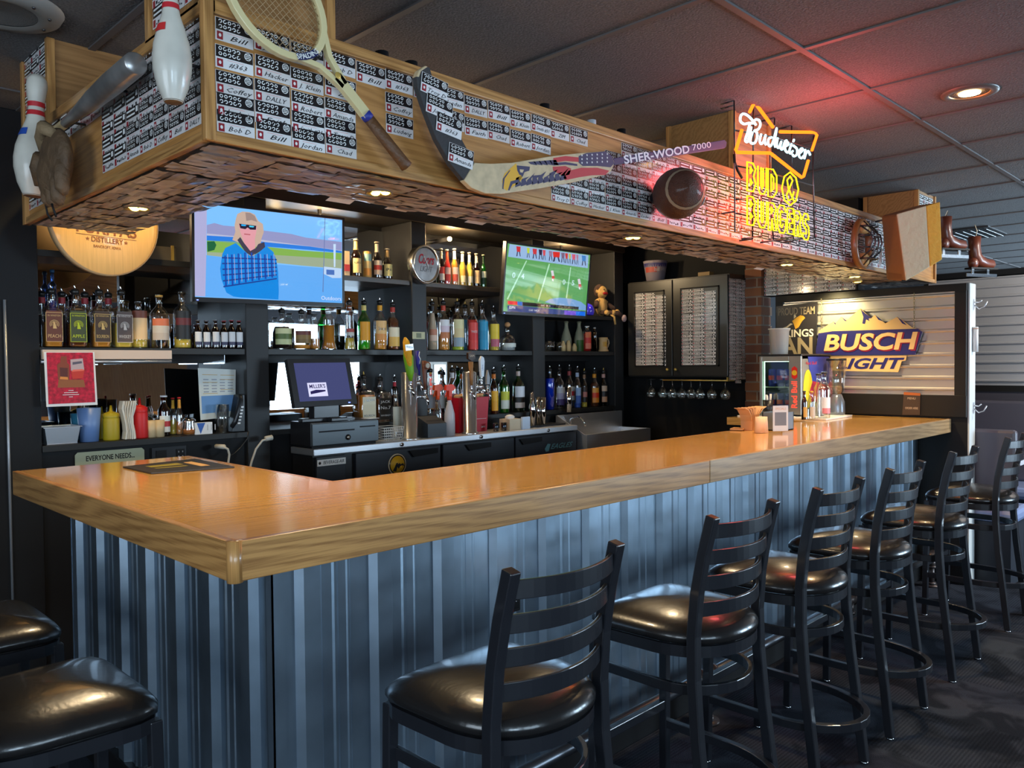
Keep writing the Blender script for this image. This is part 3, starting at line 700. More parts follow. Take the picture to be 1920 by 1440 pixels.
# left bay: square bottles with pourers
for i, (px, lb, tx, lq, tn) in enumerate(((98, [(120, 62, 40)], 'PEACH', AMB, c_(240, 190, 120)), (143, [(75, 80, 40)], 'APPLE', DAMB, c_(215, 220, 30)), (188, [(80, 55, 35)], 'BOURBON', AMB, c_(235, 190, 110)), (229, [(88, 72, 66)], 'WHISKEY', GLD, c_(215, 205, 195)))):
    tm = mat('bt_txt%d' % i, tn, .5)
    t = bottle('square whiskey bottle with a %s label reading %s' % (('copper brown', 'olive green', 'dark orange-bordered', 'grey-brown')[i], tx), px, 32, 534+i, y=2.46, z=MZ, style='square', lm=lq, fill=.45, lab=lb, lh=(.10, .66), txt=[(tx, .20, .075), ('IN WINSTON', .57, .04)], tcol=tm, group=G0)
    x, y, z = t.location; mb = MB().mat(tm); rr_ = 32*mpp((x, y, z))/2
    for a in (0, 1, 2): mb.ring((x, y-rr_-.0022, z+.105), X_, Z_, .020-.0045*a, .0018, 20, -.6, PI+.6)
    mb.poly([(x-.006, y-rr_-.0022, z+.085), (x+.010, y-rr_-.0022, z+.085), (x+.003, y-rr_-.0022, z+.112), (x-.004, y-rr_-.0022, z+.118)])
    for s in (-1, 1): mb.box((x+s*rr_*.86-.001, y-rr_-.0022, z+.025), (x+s*rr_*.86+.001, y-rr_-.0012, z+.158))
    for zz in (.025, .157): mb.box((x-rr_*.86, y-rr_-.0022, z+zz), (x+rr_*.86, y-rr_-.0012, z+zz+.002))
    part(t, 'emblem', mb)
for i, px in enumerate((80, 118, 161, 205)):
    bottle('square bottle with red neck tag standing in the back row, ' + ('far left end', 'between peach and apple', 'between apple and bourbon', 'between bourbon and grey label')[i], px, 30, 539+i, y=2.60, z=MZ, style='square', lm=[DAMB, DAMB, AMB, GLD][i], fill=.62, neck=(150, 30, 40), lab=[(40, 30, 26)], lh=(.1, .6), group='square bottles in the back row of the left bay')
bottle('clear bottle with a tall cream label and pale yellow liquor', 261, 32, 566, y=2.47, lm=GLD, fill=.3, lab=[(225, 190, 140)]*3+[(120, 60, 40)], lh=(.18, .80), cap=(40, 35, 30), group=G1)
bottle('clear bottle with a tan stopper and faded orange label', 300, 36, 553, lm=None, lab=[(190, 175, 160), (200, 190, 175), (205, 110, 70)], lh=(.15, .55), cap=(215, 170, 90), group=G1)
bottle('whiskey bottle with a black label and amber liquor at the bottom', 343, 34, 548, lm=GLD, fill=.2, lab=[(14, 12, 12), (18, 14, 14), (90, 20, 22), (14, 12, 12)], lh=(.16, .66), cap=(14, 12, 12), group=G1)
for i, px in enumerate((372, 388, 405, 421, 435, 449)):
    bottle(['mini wine bottle, leftmost of the six at the right end of the left bay', 'second mini wine bottle with a white label in the left bay', 'third mini wine bottle with a broad white label, left bay', 'fourth mini wine bottle, dark and narrow-labelled, left bay', 'mini wine bottle with red cap, next to last in its row', 'mini wine bottle with red cap at the right end of the left bay'][i], px-.5, 15, 600+(i % 2), y=2.43, style='std', gm=GLB, lm=DRK, fill=.7, lab=[(60, 60, 90), (225, 225, 225), (225, 225, 225), (225, 225, 225)], lh=(.12, .58), cap=((140, 40, 50) if i > 2 else (70, 70, 80)), group='mini wine bottles')
# bay 2, middle shelf
bottle('round dark bottle with an oval cream-green label', 529, 38, 573, style='squat', lm=DRK, fill=.6, lab=[(200, 205, 150), (90, 110, 50), (215, 215, 160)], lh=(.12, .55), group=G1)
bottle('round clear bottle with a gold-brown label', 566, 37, 575, style='squat', lm=ORG, fill=.12, lab=[(125, 95, 45), (140, 110, 55), (110, 50, 40)], lh=(.16, .5), group=G1)
bottle('slim clear bottle with a little amber liquor beside the decanter', 590, 20, 588, lm=AMB, fill=.3, cap=(60, 60, 60), group=G1)
bottle('flared square decanter of amber whiskey', 617, 30, 580, style='decanter', lm=AMB, fill=.6, cap=(190, 190, 190), group=G1)
bottle('tall clear bottle with a brown neck band and golden liquor', 656, 23, 558, style='decanter', lm=GLD, fill=.25, neck=(150, 70, 20), lab=[(200, 200, 190), (170, 60, 50)], lh=(.3, .45), group=G1)
bottle('green bottle with an orange label', 683, 24, 558, gm=GLG, lm=LIME, fill=.25, lab=[(235, 160, 20)]*3, lh=(.2, .6), neck=(225, 205, 120), group=G1)
bottle('clear rum bottle with pale orange label and yellow neck', 713, 26, 558, lm=ORG, fill=.35, lab=[(230, 150, 70), (240, 190, 120), (240, 190, 120)], lh=(.2, .62), neck=(240, 170, 30), txt=[('Spiced', .45, .09)], group=G1)
bottle('dark rum bottle with a red neck beside the grey post', 737, 26, 562, lm=DAMB, fill=.72, lab=[(240, 190, 90), (240, 225, 190)], lh=(.08, .5), neck=(190, 50, 30), group=G1)
# bay 3
bottle('cream liqueur bottle with black neck at the left end of its bay', 811, 20, 560, style='cone', lm=CRM, fill=.8, gm=GL, lab=[(225, 190, 165), (190, 120, 90)], lh=(.2, .45), neck=(20, 18, 18), group=G1)
bottle('clear bottle with purple figure label and amber liquor', 832, 24, 559, lm=ORG, fill=.3, lab=[(200, 120, 70), (225, 205, 215), (230, 230, 230)], lh=(.25, .65), neck=(190, 60, 30), group=G1)
bottle('broad clear bottle with a beige label and blue corner', 858, 26, 560, lm=LIME, fill=.08, lab=[(150, 170, 180), (225, 205, 150), (225, 215, 160)], lh=(.08, .66), group=G1)
bottle('frosted bottle with blue base behind the red one', 873, 18, 566, y=2.56, lm=TEAL, fill=.7, gm=GL, group=G1)
bottle('frosted bottle with red strawberry-pattern body', 886, 22, 561, lm=REDL, fill=.66, gm=GL, txt=[('TWISTED', .4, .06)], lab=[(225, 60, 50), (215, 40, 40), (225, 70, 60)], lh=(.03, .6), tcol=WHITE, group=G1)
bottle('frosted bottle with teal-blue body', 905, 22, 563, lm=TEAL, fill=.68, gm=GL, lab=[(20, 150, 190), (20, 140, 180), (30, 150, 190)], lh=(.03, .64), group=G1)
bottle('gold tequila bottle with a yellow and pink label', 926, 22, 573, lm=GLD, fill=.66, lab=[(190, 90, 110), (235, 200, 40), (240, 205, 50)], lh=(.1, .66), group=G1)
bottle('squat clear tequila bottle with a round cork', 952, 32, 611, style='squat', lm=CLR, fill=.25, cap='cork', lab=[(210, 215, 205)], lh=(.15, .3), group=G1)
# bay 4 middle shelf
for i, px in enumerate((1062, 1086)):
    bottle(('frosted grey bottle, left one under the football screen', 'frosted grey bottle with green base under the football screen')[i], px, 21, 603, y=2.52, style='cone', gm=mat('frosted', c_(150, 150, 125), .4), lm=None, lab=None if not i else [(50, 90, 30), (60, 100, 35)], lh=(.0, .38), cap=(120, 120, 90), group=G1)
# lower shelf, right bay
G2 = 'bottles on the lower shelf'
bottle('tall bright blue bottle in the right bay', 1030, 19, 686, z=LZ, y=2.44, style='cyl', gm=GLU, lm=BLU, fill=.8, group=G2)
bottle('clear bottle with a purple label, right bay', 1048, 21, 684, z=LZ, y=2.47, lab=[(70, 50, 110), (180, 170, 200), (200, 200, 205)], lh=(.1, .55), group=G2)
bottle('clear bottle with a red and white label, right bay', 1067, 17, 684, z=LZ, y=2.5, lab=[(200, 200, 200), (200, 40, 45), (210, 210, 210)], lh=(.2, .55), neck=(160, 60, 60), group=G2)
bottle('clear bottle with a blue label and base, right bay', 1082, 14, 687, z=LZ, y=2.44, lm=BLU, fill=.15, lab=[(60, 100, 180), (150, 180, 220)], lh=(.12, .55), neck=(170, 190, 220), group=G2)
bottle('bottle with a black label and red dot, right bay', 1095, 12, 691, z=LZ, y=2.46, lm=GLD, fill=.15, lab=[(40, 35, 35), (190, 120, 110), (50, 40, 40)], lh=(.15, .6), neck=(150, 110, 80), group=G2)
bottle('rum bottle with a bright orange label, right bay', 1114, 18, 690, z=LZ, y=2.46, lm=DAMB, fill=.7, lab=[(235, 140, 40), (230, 60, 20), (240, 160, 60)], lh=(.12, .55), neck=(230, 150, 30), group=G2)
bottle('dark bottle with black and cream label at the right end of the lower shelf', 1131, 15, 690, z=LZ, y=2.46, gm=GLB, lm=DRK, fill=.6, lab=[(210, 150, 110), (30, 28, 28), (215, 180, 150)], lh=(.12, .6), neck=(200, 150, 140), group=G2)
# lower shelf, bay 3
bottle('orange liqueur bottle with a red shoulder beside the red bucket', 925, 17, 688, z=LZ, y=2.42, style='std', gm=GLB, lm=ORG, fill=.6, lab=[(240, 170, 30), (245, 185, 40)], lh=(.08, .55), neck=(220, 120, 30), group=G2)
bottle('bright green bottle with a white label behind the counter', 944, 22, 684, z=LZ, y=2.45, gm=GLG, lm=GRN, fill=.65, lab=[(230, 235, 220), (215, 215, 60)], lh=(.1, .5), group=G2)
bottle('dark green bottle with a round white seal', 971, 25, 683, z=LZ, y=2.45, gm=GLG, lm=DRK, fill=.7, lab=[(215, 200, 190), (10, 10, 10), (220, 222, 228), (220, 222, 228)], lh=(.1, .6), neck=(210, 190, 180), group=G2)
for i, px in enumerate((806, 825, 847, 866, 899)):
    bottle(('clear bottle, leftmost behind the spray bottles', 'clear bottle right behind the orange sprayer', 'clear bottle with pink label behind the white sprayer', 'clear bottle with orange neck behind the red bucket', 'green-labelled bottle behind the second tap tower')[i], px, 19, (686, 690, 685, 688, 692)[i], z=LZ, y=2.5, lab=[[(190, 195, 200)], [(210, 210, 205)], [(225, 150, 150)], [(210, 60, 50), (240, 190, 40)], [(60, 150, 90)]][i], lh=(.2, .5), neck=[None, None, (220, 220, 220), (235, 120, 40), None][i], group=G2)
# lower shelf, bay 2
bottle('square bourbon bottle with a cream label and red seal, by the register screen', 681, 36, 697, z=LZ, y=2.42, style='square', lm=AMB, fill=.62, lab=[(215, 200, 165), (215, 200, 165), (222, 208, 175)], lh=(.08, .58), txt=[('BOURBON', .17, .055), ('J. BEAM', .5, .06)], group=G2)
bottle('square whiskey bottle with a black label', 712, 33, 701, z=LZ, y=2.42, style='square', lm=DAMB, fill=.55, lab=[(10, 10, 10)]*2, lh=(.06, .56), txt=[('JACK', .48, .07), ('No.7', .34, .09), ('WHISKEY', .16, .05)], tcol=WHITE, group=G2)
bottle('bottle with a red neck beside the first tap tower', 739, 13, 702, z=LZ, y=2.5, style='cyl', gm=GLB, lm=DAMB, fill=.5, neck=(210, 30, 50), group=G2)
bottle('clear bottle with a frosted cream label left of the first tap tower', 741, 20, 737, z=1.0, y=2.355, style='std', cap=None, lab=[(200, 200, 185)]*2, lh=(.15, .7), group=G2)
# upper shelf beer
G3 = 'beer bottles on the upper shelf'
for i, (px, w, top, gm, lm, lb, nk) in enumerate(((670, 20, 448, GLB, DAMB, [(225, 195, 130)]*2, (215, 180, 110)), (709, 19, 453, GLB, DAMB, [(220, 190, 160), (190, 60, 40), (225, 200, 170)], (225, 205, 170)), (728, 20, 466, GLB, DAMB, [(225, 205, 130)]*2, (190, 150, 90)),
    (829, 13, 466, GLB, DAMB, [(210, 200, 190), (190, 50, 40)], (200, 180, 150)), (840, 14, 468, GL, REDL, [(200, 60, 50), (225, 180, 170)], (190, 60, 30)), (854, 14, 466, GL, ORG, [(210, 90, 70), (220, 200, 190)], (235, 225, 200)), (869, 14, 472, GL, GLD, [(225, 215, 180), (200, 150, 60)], (230, 225, 210)),
    (882, 14, 473, GL, GLD, [(230, 225, 200), (220, 190, 90)], (235, 230, 215)), (895, 15, 475, GLB, DAMB, [(225, 195, 150), (210, 180, 140)], (225, 215, 190)), (908, 13, 477, GLG, GRN, [(20, 60, 30), (225, 230, 200)], (30, 70, 40)))):
    bottle(['brown beer bottle with a tan label nearest the large screen', 'brown beer bottle with a red script label beside the tall can', 'brown beer bottle with a yellow IPA label', 'brown beer bottle half hidden by the round thermometer', 'beer bottle of red drink on the upper shelf', 'clear beer bottle with orange drink and red label', 'clear beer bottle with a round pale label', 'clear beer bottle of golden beer with a cream label', 'dark beer bottle with an oval cream label', 'small green beer bottle at the right end of the upper shelf'][i],
        px, w, top, y=2.46, z=UZ, style='beer', gm=gm, lm=lm, fill=.7, lab=lb, lh=(.1, .48), neck=nk, cap=(205, 190, 160), txt=[('IPA', .3, .12)] if i == 2 else ([('UN', .36, .08)] if i == 0 else None), group=G3)
bottle('pastel orange and teal tall can on the upper shelf', 690, 18, 472, y=2.46, z=UZ, style='can', gm=mat('can_or', c_(215, 165, 90), .35), lab=[(225, 150, 60), (235, 200, 130), (150, 190, 180)], lh=(.08, .9), cap=None, name='can')
x = PY(648, 500, 2.47).x
solo('carton', MB().mat(L_(225, 190, 140)).box((x-.02, 2.45, UZ+.0008), (x+.016, 2.49, UZ+.15)).mat(L_(200, 50, 45)).box((x-.021, 2.448, UZ+.03), (x+.017, 2.4495, UZ+.07)), 'slim cream and red carton right beside the large screen', 'carton')
# small blue bottle and glasses behind on the upper-left shelf area
bottle('dark blue bottle standing behind the peach bottle', 101, 14, 505, y=2.64, z=MZ+.001, style='cyl', gm=GLU, lm=BLU, fill=.6, cap=(20, 60, 90), group=G1)
x = PY(312, 480, 2.5).x
q = PY(300, 495, 2.5); q.z = UZ
solo('metal_sign', MB().mat(L_(85, 75, 60)).cbox(q+V((0, 0, .04)), (.16, .012, .075)).mat(GOLD).cbox(q+V((.06, -.01, .045)), (.012, .012, .08)), 'small bronze plaque on the upper shelf right of the round wooden sign', 'plaque')
q = PY(135, 470, 2.5)
#==SCREENS
def onto(pts, o, n, h=0, z0=None, sc=1):     # picture pixels -> points on a plane, raised by h along n
    n = V(n).normalized(); ox, oy = z0 or (0, 0)
    return [onp(ox+x/sc, oy+y/sc, V(o)+n*h, n) for x, y in pts]
def tv(name, label, bl, br, tl, bez=.012, led=True):
    bl, br, tl = V(bl), V(br), V(tl); u, v = br-bl, tl-bl; n = u.cross(v).normalized(); un, vn = u.normalized(), v.normalized()
    t = thing(name, label, 'television', (bl+br)/2)
    part(t, 'housing', MB().mat(BLKP).obox(bl-n*.045+vn*.06+un*.08, u*.8, v*.7, n*.02).obox(bl-n*.028, u, v, n*.026))
    mb = MB().mat(BLKP); b2 = bez*1.8
    mb.obox(bl-n*.003, u, vn*b2, n*.006).obox(tl-vn*bez-n*.003, u, vn*bez, n*.006).obox(bl-n*.003, un*bez, v, n*.006).obox(br-un*bez-n*.003, un*bez, v, n*.006)
    part(t, 'bezel', mb)
    if led: part(t, 'power_light', MB().mat(glow('led_blue', (.1, .15, 1), 6)).obox(bl+un*.02+vn*.006+n*.003, un*.008, vn*.004, n*.002))
    px_ = (xB0+xB1)/2 if bl.x < 2 else (xD0+xD1)/2; f_ = (px_-bl.x)/u.x; bb = bl+u*f_+v*.45-n*.04
    part(t, 'wall_bracket', MB().mat(BLKM).cyl(bb, V((bb.x, FR-.0005, bb.z)), .02).obox(bl+u*.35+v*.25-n*.05, u*.3, v*.4, n*.008))
    part(t, 'screen_glass', MB().mat(glass('screen_glass', (1, 1, 1), .035, .04)).poly([bl+u*.012+v*.04+n*.0045, bl+u*.988+v*.04+n*.0045, bl+u*.988+v*.98+n*.0045, bl+u*.012+v*.98+n*.0045]))
    return t, bl, u, v, n, bez, b2
a = PY(360.5, 565, 2.20); a2 = PY(645.5, 576, 2.135); H1 = 189*mpp(a)
t1, bl, u, v, n, bz, b2 = tv('television', 'large wall television showing a person in a plaid shirt by a lake', a, a2, a+V((0, -.012, H1)))
sc0 = bl+n*.0012; un, vn = u.normalized(), v.normalized()
def S(r, g, b, s=1.0): return glow('scr_%d_%d_%d_%g' % (r, g, b, s), c_(r, g, b), s)
def scr_rect(mb, sc0, u, v, a0, b0, a1, b1, h): return mb.poly([sc0+u*a0+v*b0+n*h, sc0+u*a1+v*b0+n*h, sc0+u*a1+v*b1+n*h, sc0+u*a0+v*b1+n*h])
U0, V0 = .014, .05
mb = MB()
# sky gradient, hills, water, lawn
Z8 = ((340, 360), 5.333)
def tp(mb, m_, pts, h): mb.mat(m_).poly(onto(pts, sc0, n, h, *Z8))
mb.mat(S(120, 185, 245)); scr_rect(mb, sc0, u, v, .016, .045, .984, .972, 0)
scr_img = part(t1, 'screen', mb, label='lit screen with a blue lake picture')
mb = MB()
tp(mb, S(140, 145, 190), [(255, 330), (330, 310), (420, 335), (540, 345), (820, 385), (1100, 420), (1240, 455), (1440, 480), (1605, 500), (1605, 590), (255, 440)], .0003)
tp(mb, S(175, 180, 205), [(255, 415), (520, 440), (1605, 585), (1605, 592), (255, 435)], .0005)
tp(mb, S(40, 120, 215), [(255, 435), (520, 450), (830, 500), (1290, 545), (1605, 590), (1605, 610), (1290, 580), (830, 545), (255, 485)], .0006)
tp(mb, S(125, 170, 80), [(255, 485), (530, 495), (830, 545), (1200, 585), (1425, 600), (1605, 610), (1605, 700), (1300, 680), (950, 640), (255, 625)], .0006)
tp(mb, S(150, 165, 140), [(255, 600), (940, 630), (1420, 660), (1605, 680), (1605, 770), (1200, 735), (960, 710), (255, 632)], .0008)
tp(mb, S(95, 165, 235), [(130, 632), (255, 632), (960, 725), (1200, 745), (1605, 775), (1605, 1112), (130, 1043)], .0009)
tp(mb, S(30, 95, 60), [(258, 495), (330, 492), (350, 530), (330, 580), (262, 598)], .0009)
tp(mb, S(165, 165, 205), [(132, 190), (255, 145), (250, 620), (240, 1045), (132, 1040)], .0011)
tp(mb, S(95, 115, 170), [(1432, 262), (1440, 262), (1428, 700), (1420, 1000), (1412, 1000), (1424, 640)], .0012)
tp(mb, S(190, 215, 240), [(1520, 520), (1545, 520), (1540, 750), (1525, 750)], .0012)
tp(mb, S(180, 205, 235), [(1425, 745), (1600, 765), (1600, 860), (1510, 860), (1425, 820)], .0012)
tp(mb, S(70, 110, 180), [(1450, 775), (1530, 780), (1530, 830), (1450, 825)], .0014)
part(scr_img, 'picture_lake', mb)
mb = MB()
tp(mb, S(190, 165, 150), [(545, 270), (560, 220), (610, 195), (680, 200), (735, 225), (770, 290), (815, 320), (825, 400), (800, 470), (790, 560), (720, 540), (560, 500), (510, 480), (540, 400), (532, 330)], .0018)
tp(mb, S(150, 130, 125), [(640, 205), (690, 210), (735, 240), (760, 300), (700, 280), (650, 290)], .0019)
tp(mb, S(215, 150, 160), [(575, 320), (755, 340), (750, 400), (735, 470), (740, 560), (690, 610), (640, 560), (620, 480), (590, 400)], .0021)
tp(mb, S(60, 60, 80), [(560, 480), (590, 450), (620, 500), (690, 590), (745, 560), (770, 520), (830, 500), (840, 560), (760, 610), (700, 640), (640, 600)], .0023)
tp(mb, S(20, 130, 215), [(545, 510), (600, 560), (700, 650), (780, 600), (850, 540), (920, 600), (950, 680), (968, 800), (975, 1000), (970, 1075), (700, 1060), (600, 1055), (520, 1045), (450, 1005), (400, 870), (388, 770), (410, 620), (440, 560)], .0025)
for k in range(8):
    x = 430+k*66
    tp(mb, S(25, 70, 165), [(x, 600+abs(k-3.5)*10), (x+16, 600+abs(k-3.5)*10), (x+26, 940-k*12), (x+8, 940-k*12)], .0026)
    tp(mb, S(190, 170, 190), [(x+30, 620), (x+34, 620), (x+46, 920-k*12), (x+42, 920-k*12)], .0027)
for k in range(6): tp(mb, S(30, 60, 140), [(405+k*3, 650+k*58), (955, 670+k*38), (955, 682+k*38), (405+k*3, 664+k*58)], .00265)
tp(mb, S(35, 30, 50), [(578, 316), (750, 338), (745, 378), (690, 376), (662, 355), (640, 372), (590, 362)], .0028)
tp(mb, S(40, 170, 240), [(600, 322), (650, 328), (640, 342), (600, 338)], .0029); tp(mb, S(70, 200, 240), [(680, 335), (730, 342), (720, 355), (680, 350)], .0029)
tp(mb, S(175, 90, 100), [(628, 415), (690, 422), (690, 432), (628, 426)], .0029)
part(scr_img, 'picture_person', mb, label='person with a fur hat, sunglasses and blue plaid shirt')
mb = MB().mat(S(210, 220, 245)).text('Outdoors', onto([(1500, 1065)], sc0, n, .002, *Z8)[0], un, vn, .03)
part(scr_img, 'screen_caption', mb)
# television 2: football
a = PY(940, 589, 2.19); b_ = PY(1099, 598, 2.175); c2 = PY(949, 452, 2.125)
t2, bl, u, v, n, bz, b2 = tv('television', 'smaller tilted television showing a football game on green turf', a, b_, c2)
sc0 = bl+n*.0012; un, vn = u.normalized(), v.normalized(); Z8 = ((920, 440), 7.385)
mb = MB().mat(S(95, 165, 95)); scr_rect(mb, sc0, u, v, .016, .045, .984, .972, 0); scr_img = part(t2, 'screen', mb, label='lit screen with a green football field')
mb = MB()
tp(mb, S(150, 185, 225), [(262, 130), (1355, 285), (1345, 465), (240, 305)], .0004)
for x, cc, w in ((385, (200, 50, 60), 60), (520, (190, 210, 60), 40), (610, (200, 60, 70), 60), (690, (40, 40, 70), 50), (740, (210, 80, 90), 40), (830, (150, 120, 150), 50), (910, (215, 45, 40), 100), (1000, (120, 100, 130), 50), (1050, (200, 60, 60), 40), (1095, (190, 190, 80), 30), (1150, (210, 90, 120), 50), (1200, (170, 120, 150), 30), (1290, (60, 130, 200), 60)):
    y0 = 160+(x-380)*.142
    tp(mb, S(*cc), [(x-w/2, y0), (x+w/2, y0+5), (x+w/2-5, y0+80), (x-w/2+8, y0+76)], .0006)
    tp(mb, S(40, 45, 80), [(x-w/3, y0+76), (x-w/8, y0+76), (x-w/4, y0+135), (x-w/2, y0+140)], .0007); tp(mb, S(40, 45, 80), [(x+w/8, y0+76), (x+w/3, y0+76), (x+w/2, y0+140), (x+w/3, y0+140)], .0007)
for q in ([(490, 358), (505, 362), (240, 900), (222, 890)], [(805, 405), (822, 408), (665, 930), (648, 925)], [(1102, 450), (1115, 452), (1058, 880), (1040, 878)]): tp(mb, S(175, 225, 190), q, .0008)
for s_, x, y in (('0', 320, 565), ('4', 445, 580), ('0', 1015, 660), ('5', 1140, 672)): mb.mat(S(190, 225, 225)).text(s_, onto([(x, y)], sc0, n, .001, *Z8)[0], un, vn, .05, off=.02, width=.028)
for x, y in ((855, 500), (1225, 615)):
    tp(mb, S(220, 215, 225), [(x-22, y), (x+12, y-5), (x+26, y+70), (x-8, y+75)], .0012); tp(mb, S(200, 70, 60), [(x-8, y+70), (x+26, y+70), (x+34, y+110), (x-8, y+112)], .0012); tp(mb, S(225, 220, 225), [(x-6, y+112), (x+12, y+112), (x+18, y+150), (x-2, y+140)], .0012)
tp(mb, S(120, 165, 215), [(750, 935), (820, 890), (950, 872), (1120, 888), (1250, 930), (1320, 985), (1318, 1050), (1220, 1040)], .0009)
part(scr_img, 'picture_game', mb)
mb = MB()
tp(mb, S(60, 75, 130), [(232, 980), (420, 985), (1000, 1040), (1310, 1060), (1308, 1142), (950, 1128), (232, 1085)], .0012)
tp(mb, S(225, 45, 60), [(235, 915), (370, 925), (370, 975), (235, 965)], .0014); tp(mb, S(60, 110, 200), [(370, 925), (440, 932), (440, 985), (370, 975)], .0014)
tp(mb, S(25, 25, 35), [(440, 932), (1220, 1000), (1215, 1040), (440, 985)], .0014); tp(mb, S(110, 80, 210), [(1020, 1050), (1180, 1062), (1180, 1136), (1020, 1130)], .0014); tp(mb, S(30, 110, 230), [(1180, 1062), (1310, 1070), (1308, 1140), (1180, 1136)], .0014)
mb.mat(S(235, 235, 240)).text('ESPN', onto([(298, 1010)], sc0, n, .002, *Z8)[0], un, vn, .026, off=.02)
mb.text('10:42   38  21', onto([(760, 985)], sc0, n, .002, *Z8)[0], un, vn, .018).text('12-40  YARDS', onto([(600, 1050)], sc0, n, .002, *Z8)[0], un, vn, .018)
part(scr_img, 'score_bar', mb)

#==COUNTER
CX0, CX1, CY0, CZ = 1.498, 3.686, 2.15, 1.0
co = thing('bar_cooler', 'long black back bar cooler with stainless steel top and three doors', 'cooler', ((CX0+CX1)/2, 2.3, 0))
part(co, 'body', MB().mat(BLKP).box((CX0+.01, CY0+.03, .06), (CX1-.01, FR-.012, CZ-.037)))
part(co, 'top', MB().mat(BSTEEL).box((CX0, CY0, CZ-.037), (CX1, FR-.007, CZ)), bev=.004)
DRB = mat('cooler_black', (.014, .017, .024), .4)
for i, (a, b_) in enumerate(((1.77, 2.39), (2.41, 3.035), (3.05, 3.68))):
    d = part(co, 'door', MB().mat(DRB).box((a, CY0+.008, .12), (b_, CY0+.03, CZ-.045)), bev=.004)
    hx = b_-.13 if i == 0 else (a+.3 if i == 1 else a+.15)
    part(d, 'handle', MB().mat(BLK).prism([(hx-.12, CY0+.0075, CZ-.060), (hx+.10, CY0+.0075, CZ-.060), (hx+.10, CY0+.0075, CZ-.09), (hx-.085, CY0+.0075, CZ-.10)], (0, -.012, 0)))
part(co, 'vent_panel', MB().mat(DRB).box((CX0+.02, CY0+.008, .12), (1.70, CY0+.03, CZ-.045)), bev=.003)
for px in (753, 902, 1028):
    x = PY(px, 826, CY0).x; part(co, 'lock', MB().mat(CHROME).cyl((x, CY0, CZ-.018), (x, CY0-.008, CZ-.018), .011, n=16).mat(BLK).cyl((x, CY0-.008, CZ-.018), (x, CY0-.0085, CZ-.018), .004, n=8))
q0 = PY(596, 862, CY0).x; q1 = PY(649, 862, CY0).x
mb = MB().mat(WHITE).box((q0, CY0+.004, .905), (q1, CY0+.008, .94)).mat(INK).text('BEVERAGE-AIR', ((q0+q1)/2+.012, CY0+.0038, .922), X_, Z_, .026, width=(q1-q0)*.74, shear=.2).cyl((q0+.014, CY0+.004, .922), (q0+.014, CY0+.0035, .922), .008, n=12)
part(co, 'name_plate', mb)
# round hawk emblem magnet on the first door
c = PY(745, 871, CY0+.0035); mb = MB().mat(L_(225, 205, 170)).cyl(c+V((0, .004, 0)), c, .064, n=36).mat(INK).cyl(c, c+V((0, -.001, 0)), .058, n=36).mat(L_(215, 165, 20)).cyl(c+V((0, -.001, 0)), c+V((0, -.002, 0)), .051, n=36)
mb.mat(INK).prism([c+V((x, -.002, z)) for x, z in ((-.035, -.036), (-.008, .008), (.004, .012), (.0, .0), (.014, .008), (.022, .0), (.04, .005), (.05, -.012), (.03, -.006), (.018, -.012), (.008, -.026), (-.002, -.012), (-.01, -.04))], (0, -.001, 0)).mat(L_(215, 165, 20)).cyl(c+V((.026, -.002, -.018)), c+V((.026, -.0035, -.018)), .008, n=12)
solo('magnet', mb, 'round black and gold bird-head magnet on the left cooler door', 'magnet')
c = PY(1048, 836, CY0+.006); mb = MB().mat(mat('decal_teal', c_(90, 140, 150), .4)).text('EAGLES', c+V((.02, 0, 0)), X_, Z_, .05, shear=.5, width=.24, off=.01).prism([c+V((x, -.0005, z)) for x, z in ((-.15, -.01), (-.12, .025), (-.09, .02), (-.10, .0), (-.11, -.03), (-.14, -.03))], (0, -.001, 0))
solo('decal', mb, 'grey and teal team-name decal on the right cooler door', 'decal')
# cash drawer and terminal
DX0, DX1, DY0, DZ0, DZ1 = 1.585, 1.94, 2.12, 1.012, 1.125
q = PY(585, 840, 2.165); q1 = PY(711, 830, 2.165)
DY0 = 2.165; DX0, DX1 = q.x, q1.x; DZ1 = PY(711, 785, DY0).z
dr = thing('cash_drawer', 'black metal cash drawer with key lock on the steel counter', 'cash drawer', ((DX0+DX1)/2, DY0+.1, CZ))
DM = mat('drawer_grey', (.085, .10, .11), .4, .3)
part(dr, 'body', MB().mat(BLKP).box((DX0, DY0+.012, CZ+.012), (DX1, FR-.008, DZ1)), bev=.004)
part(dr, 'drawer_front', MB().mat(DM).box((DX0+.004, DY0, CZ+.016), (DX1-.002, DY0+.012, DZ1-.006)), bev=.003)
mb = MB().mat(BLK); w = DX1-DX0
mb.box((DX0+w*.10, DY0-.001, DZ1-.055), (DX0+w*.62, DY0+.002, DZ1-.047)).box((DX0+w*.70, DY0-.001, DZ1-.042), (DX0+w*.94, DY0+.002, DZ1-.035)); part(dr, 'slot', mb)
part(dr, 'lock', MB().mat(BLK).cyl((DX0+w*.52, DY0, CZ+.05), (DX0+w*.52, DY0-.004, CZ+.05), .016, n=20).mat(CHROME).cyl((DX0+w*.52, DY0-.004, CZ+.05), (DX0+w*.52, DY0-.008, CZ+.05), .009, n=16))
part(dr, 'foot', MB().mat(BLK).box((DX0+.01, DY0+.02, CZ+.0006), (DX1-.01, DY0+.2, CZ+.012)))
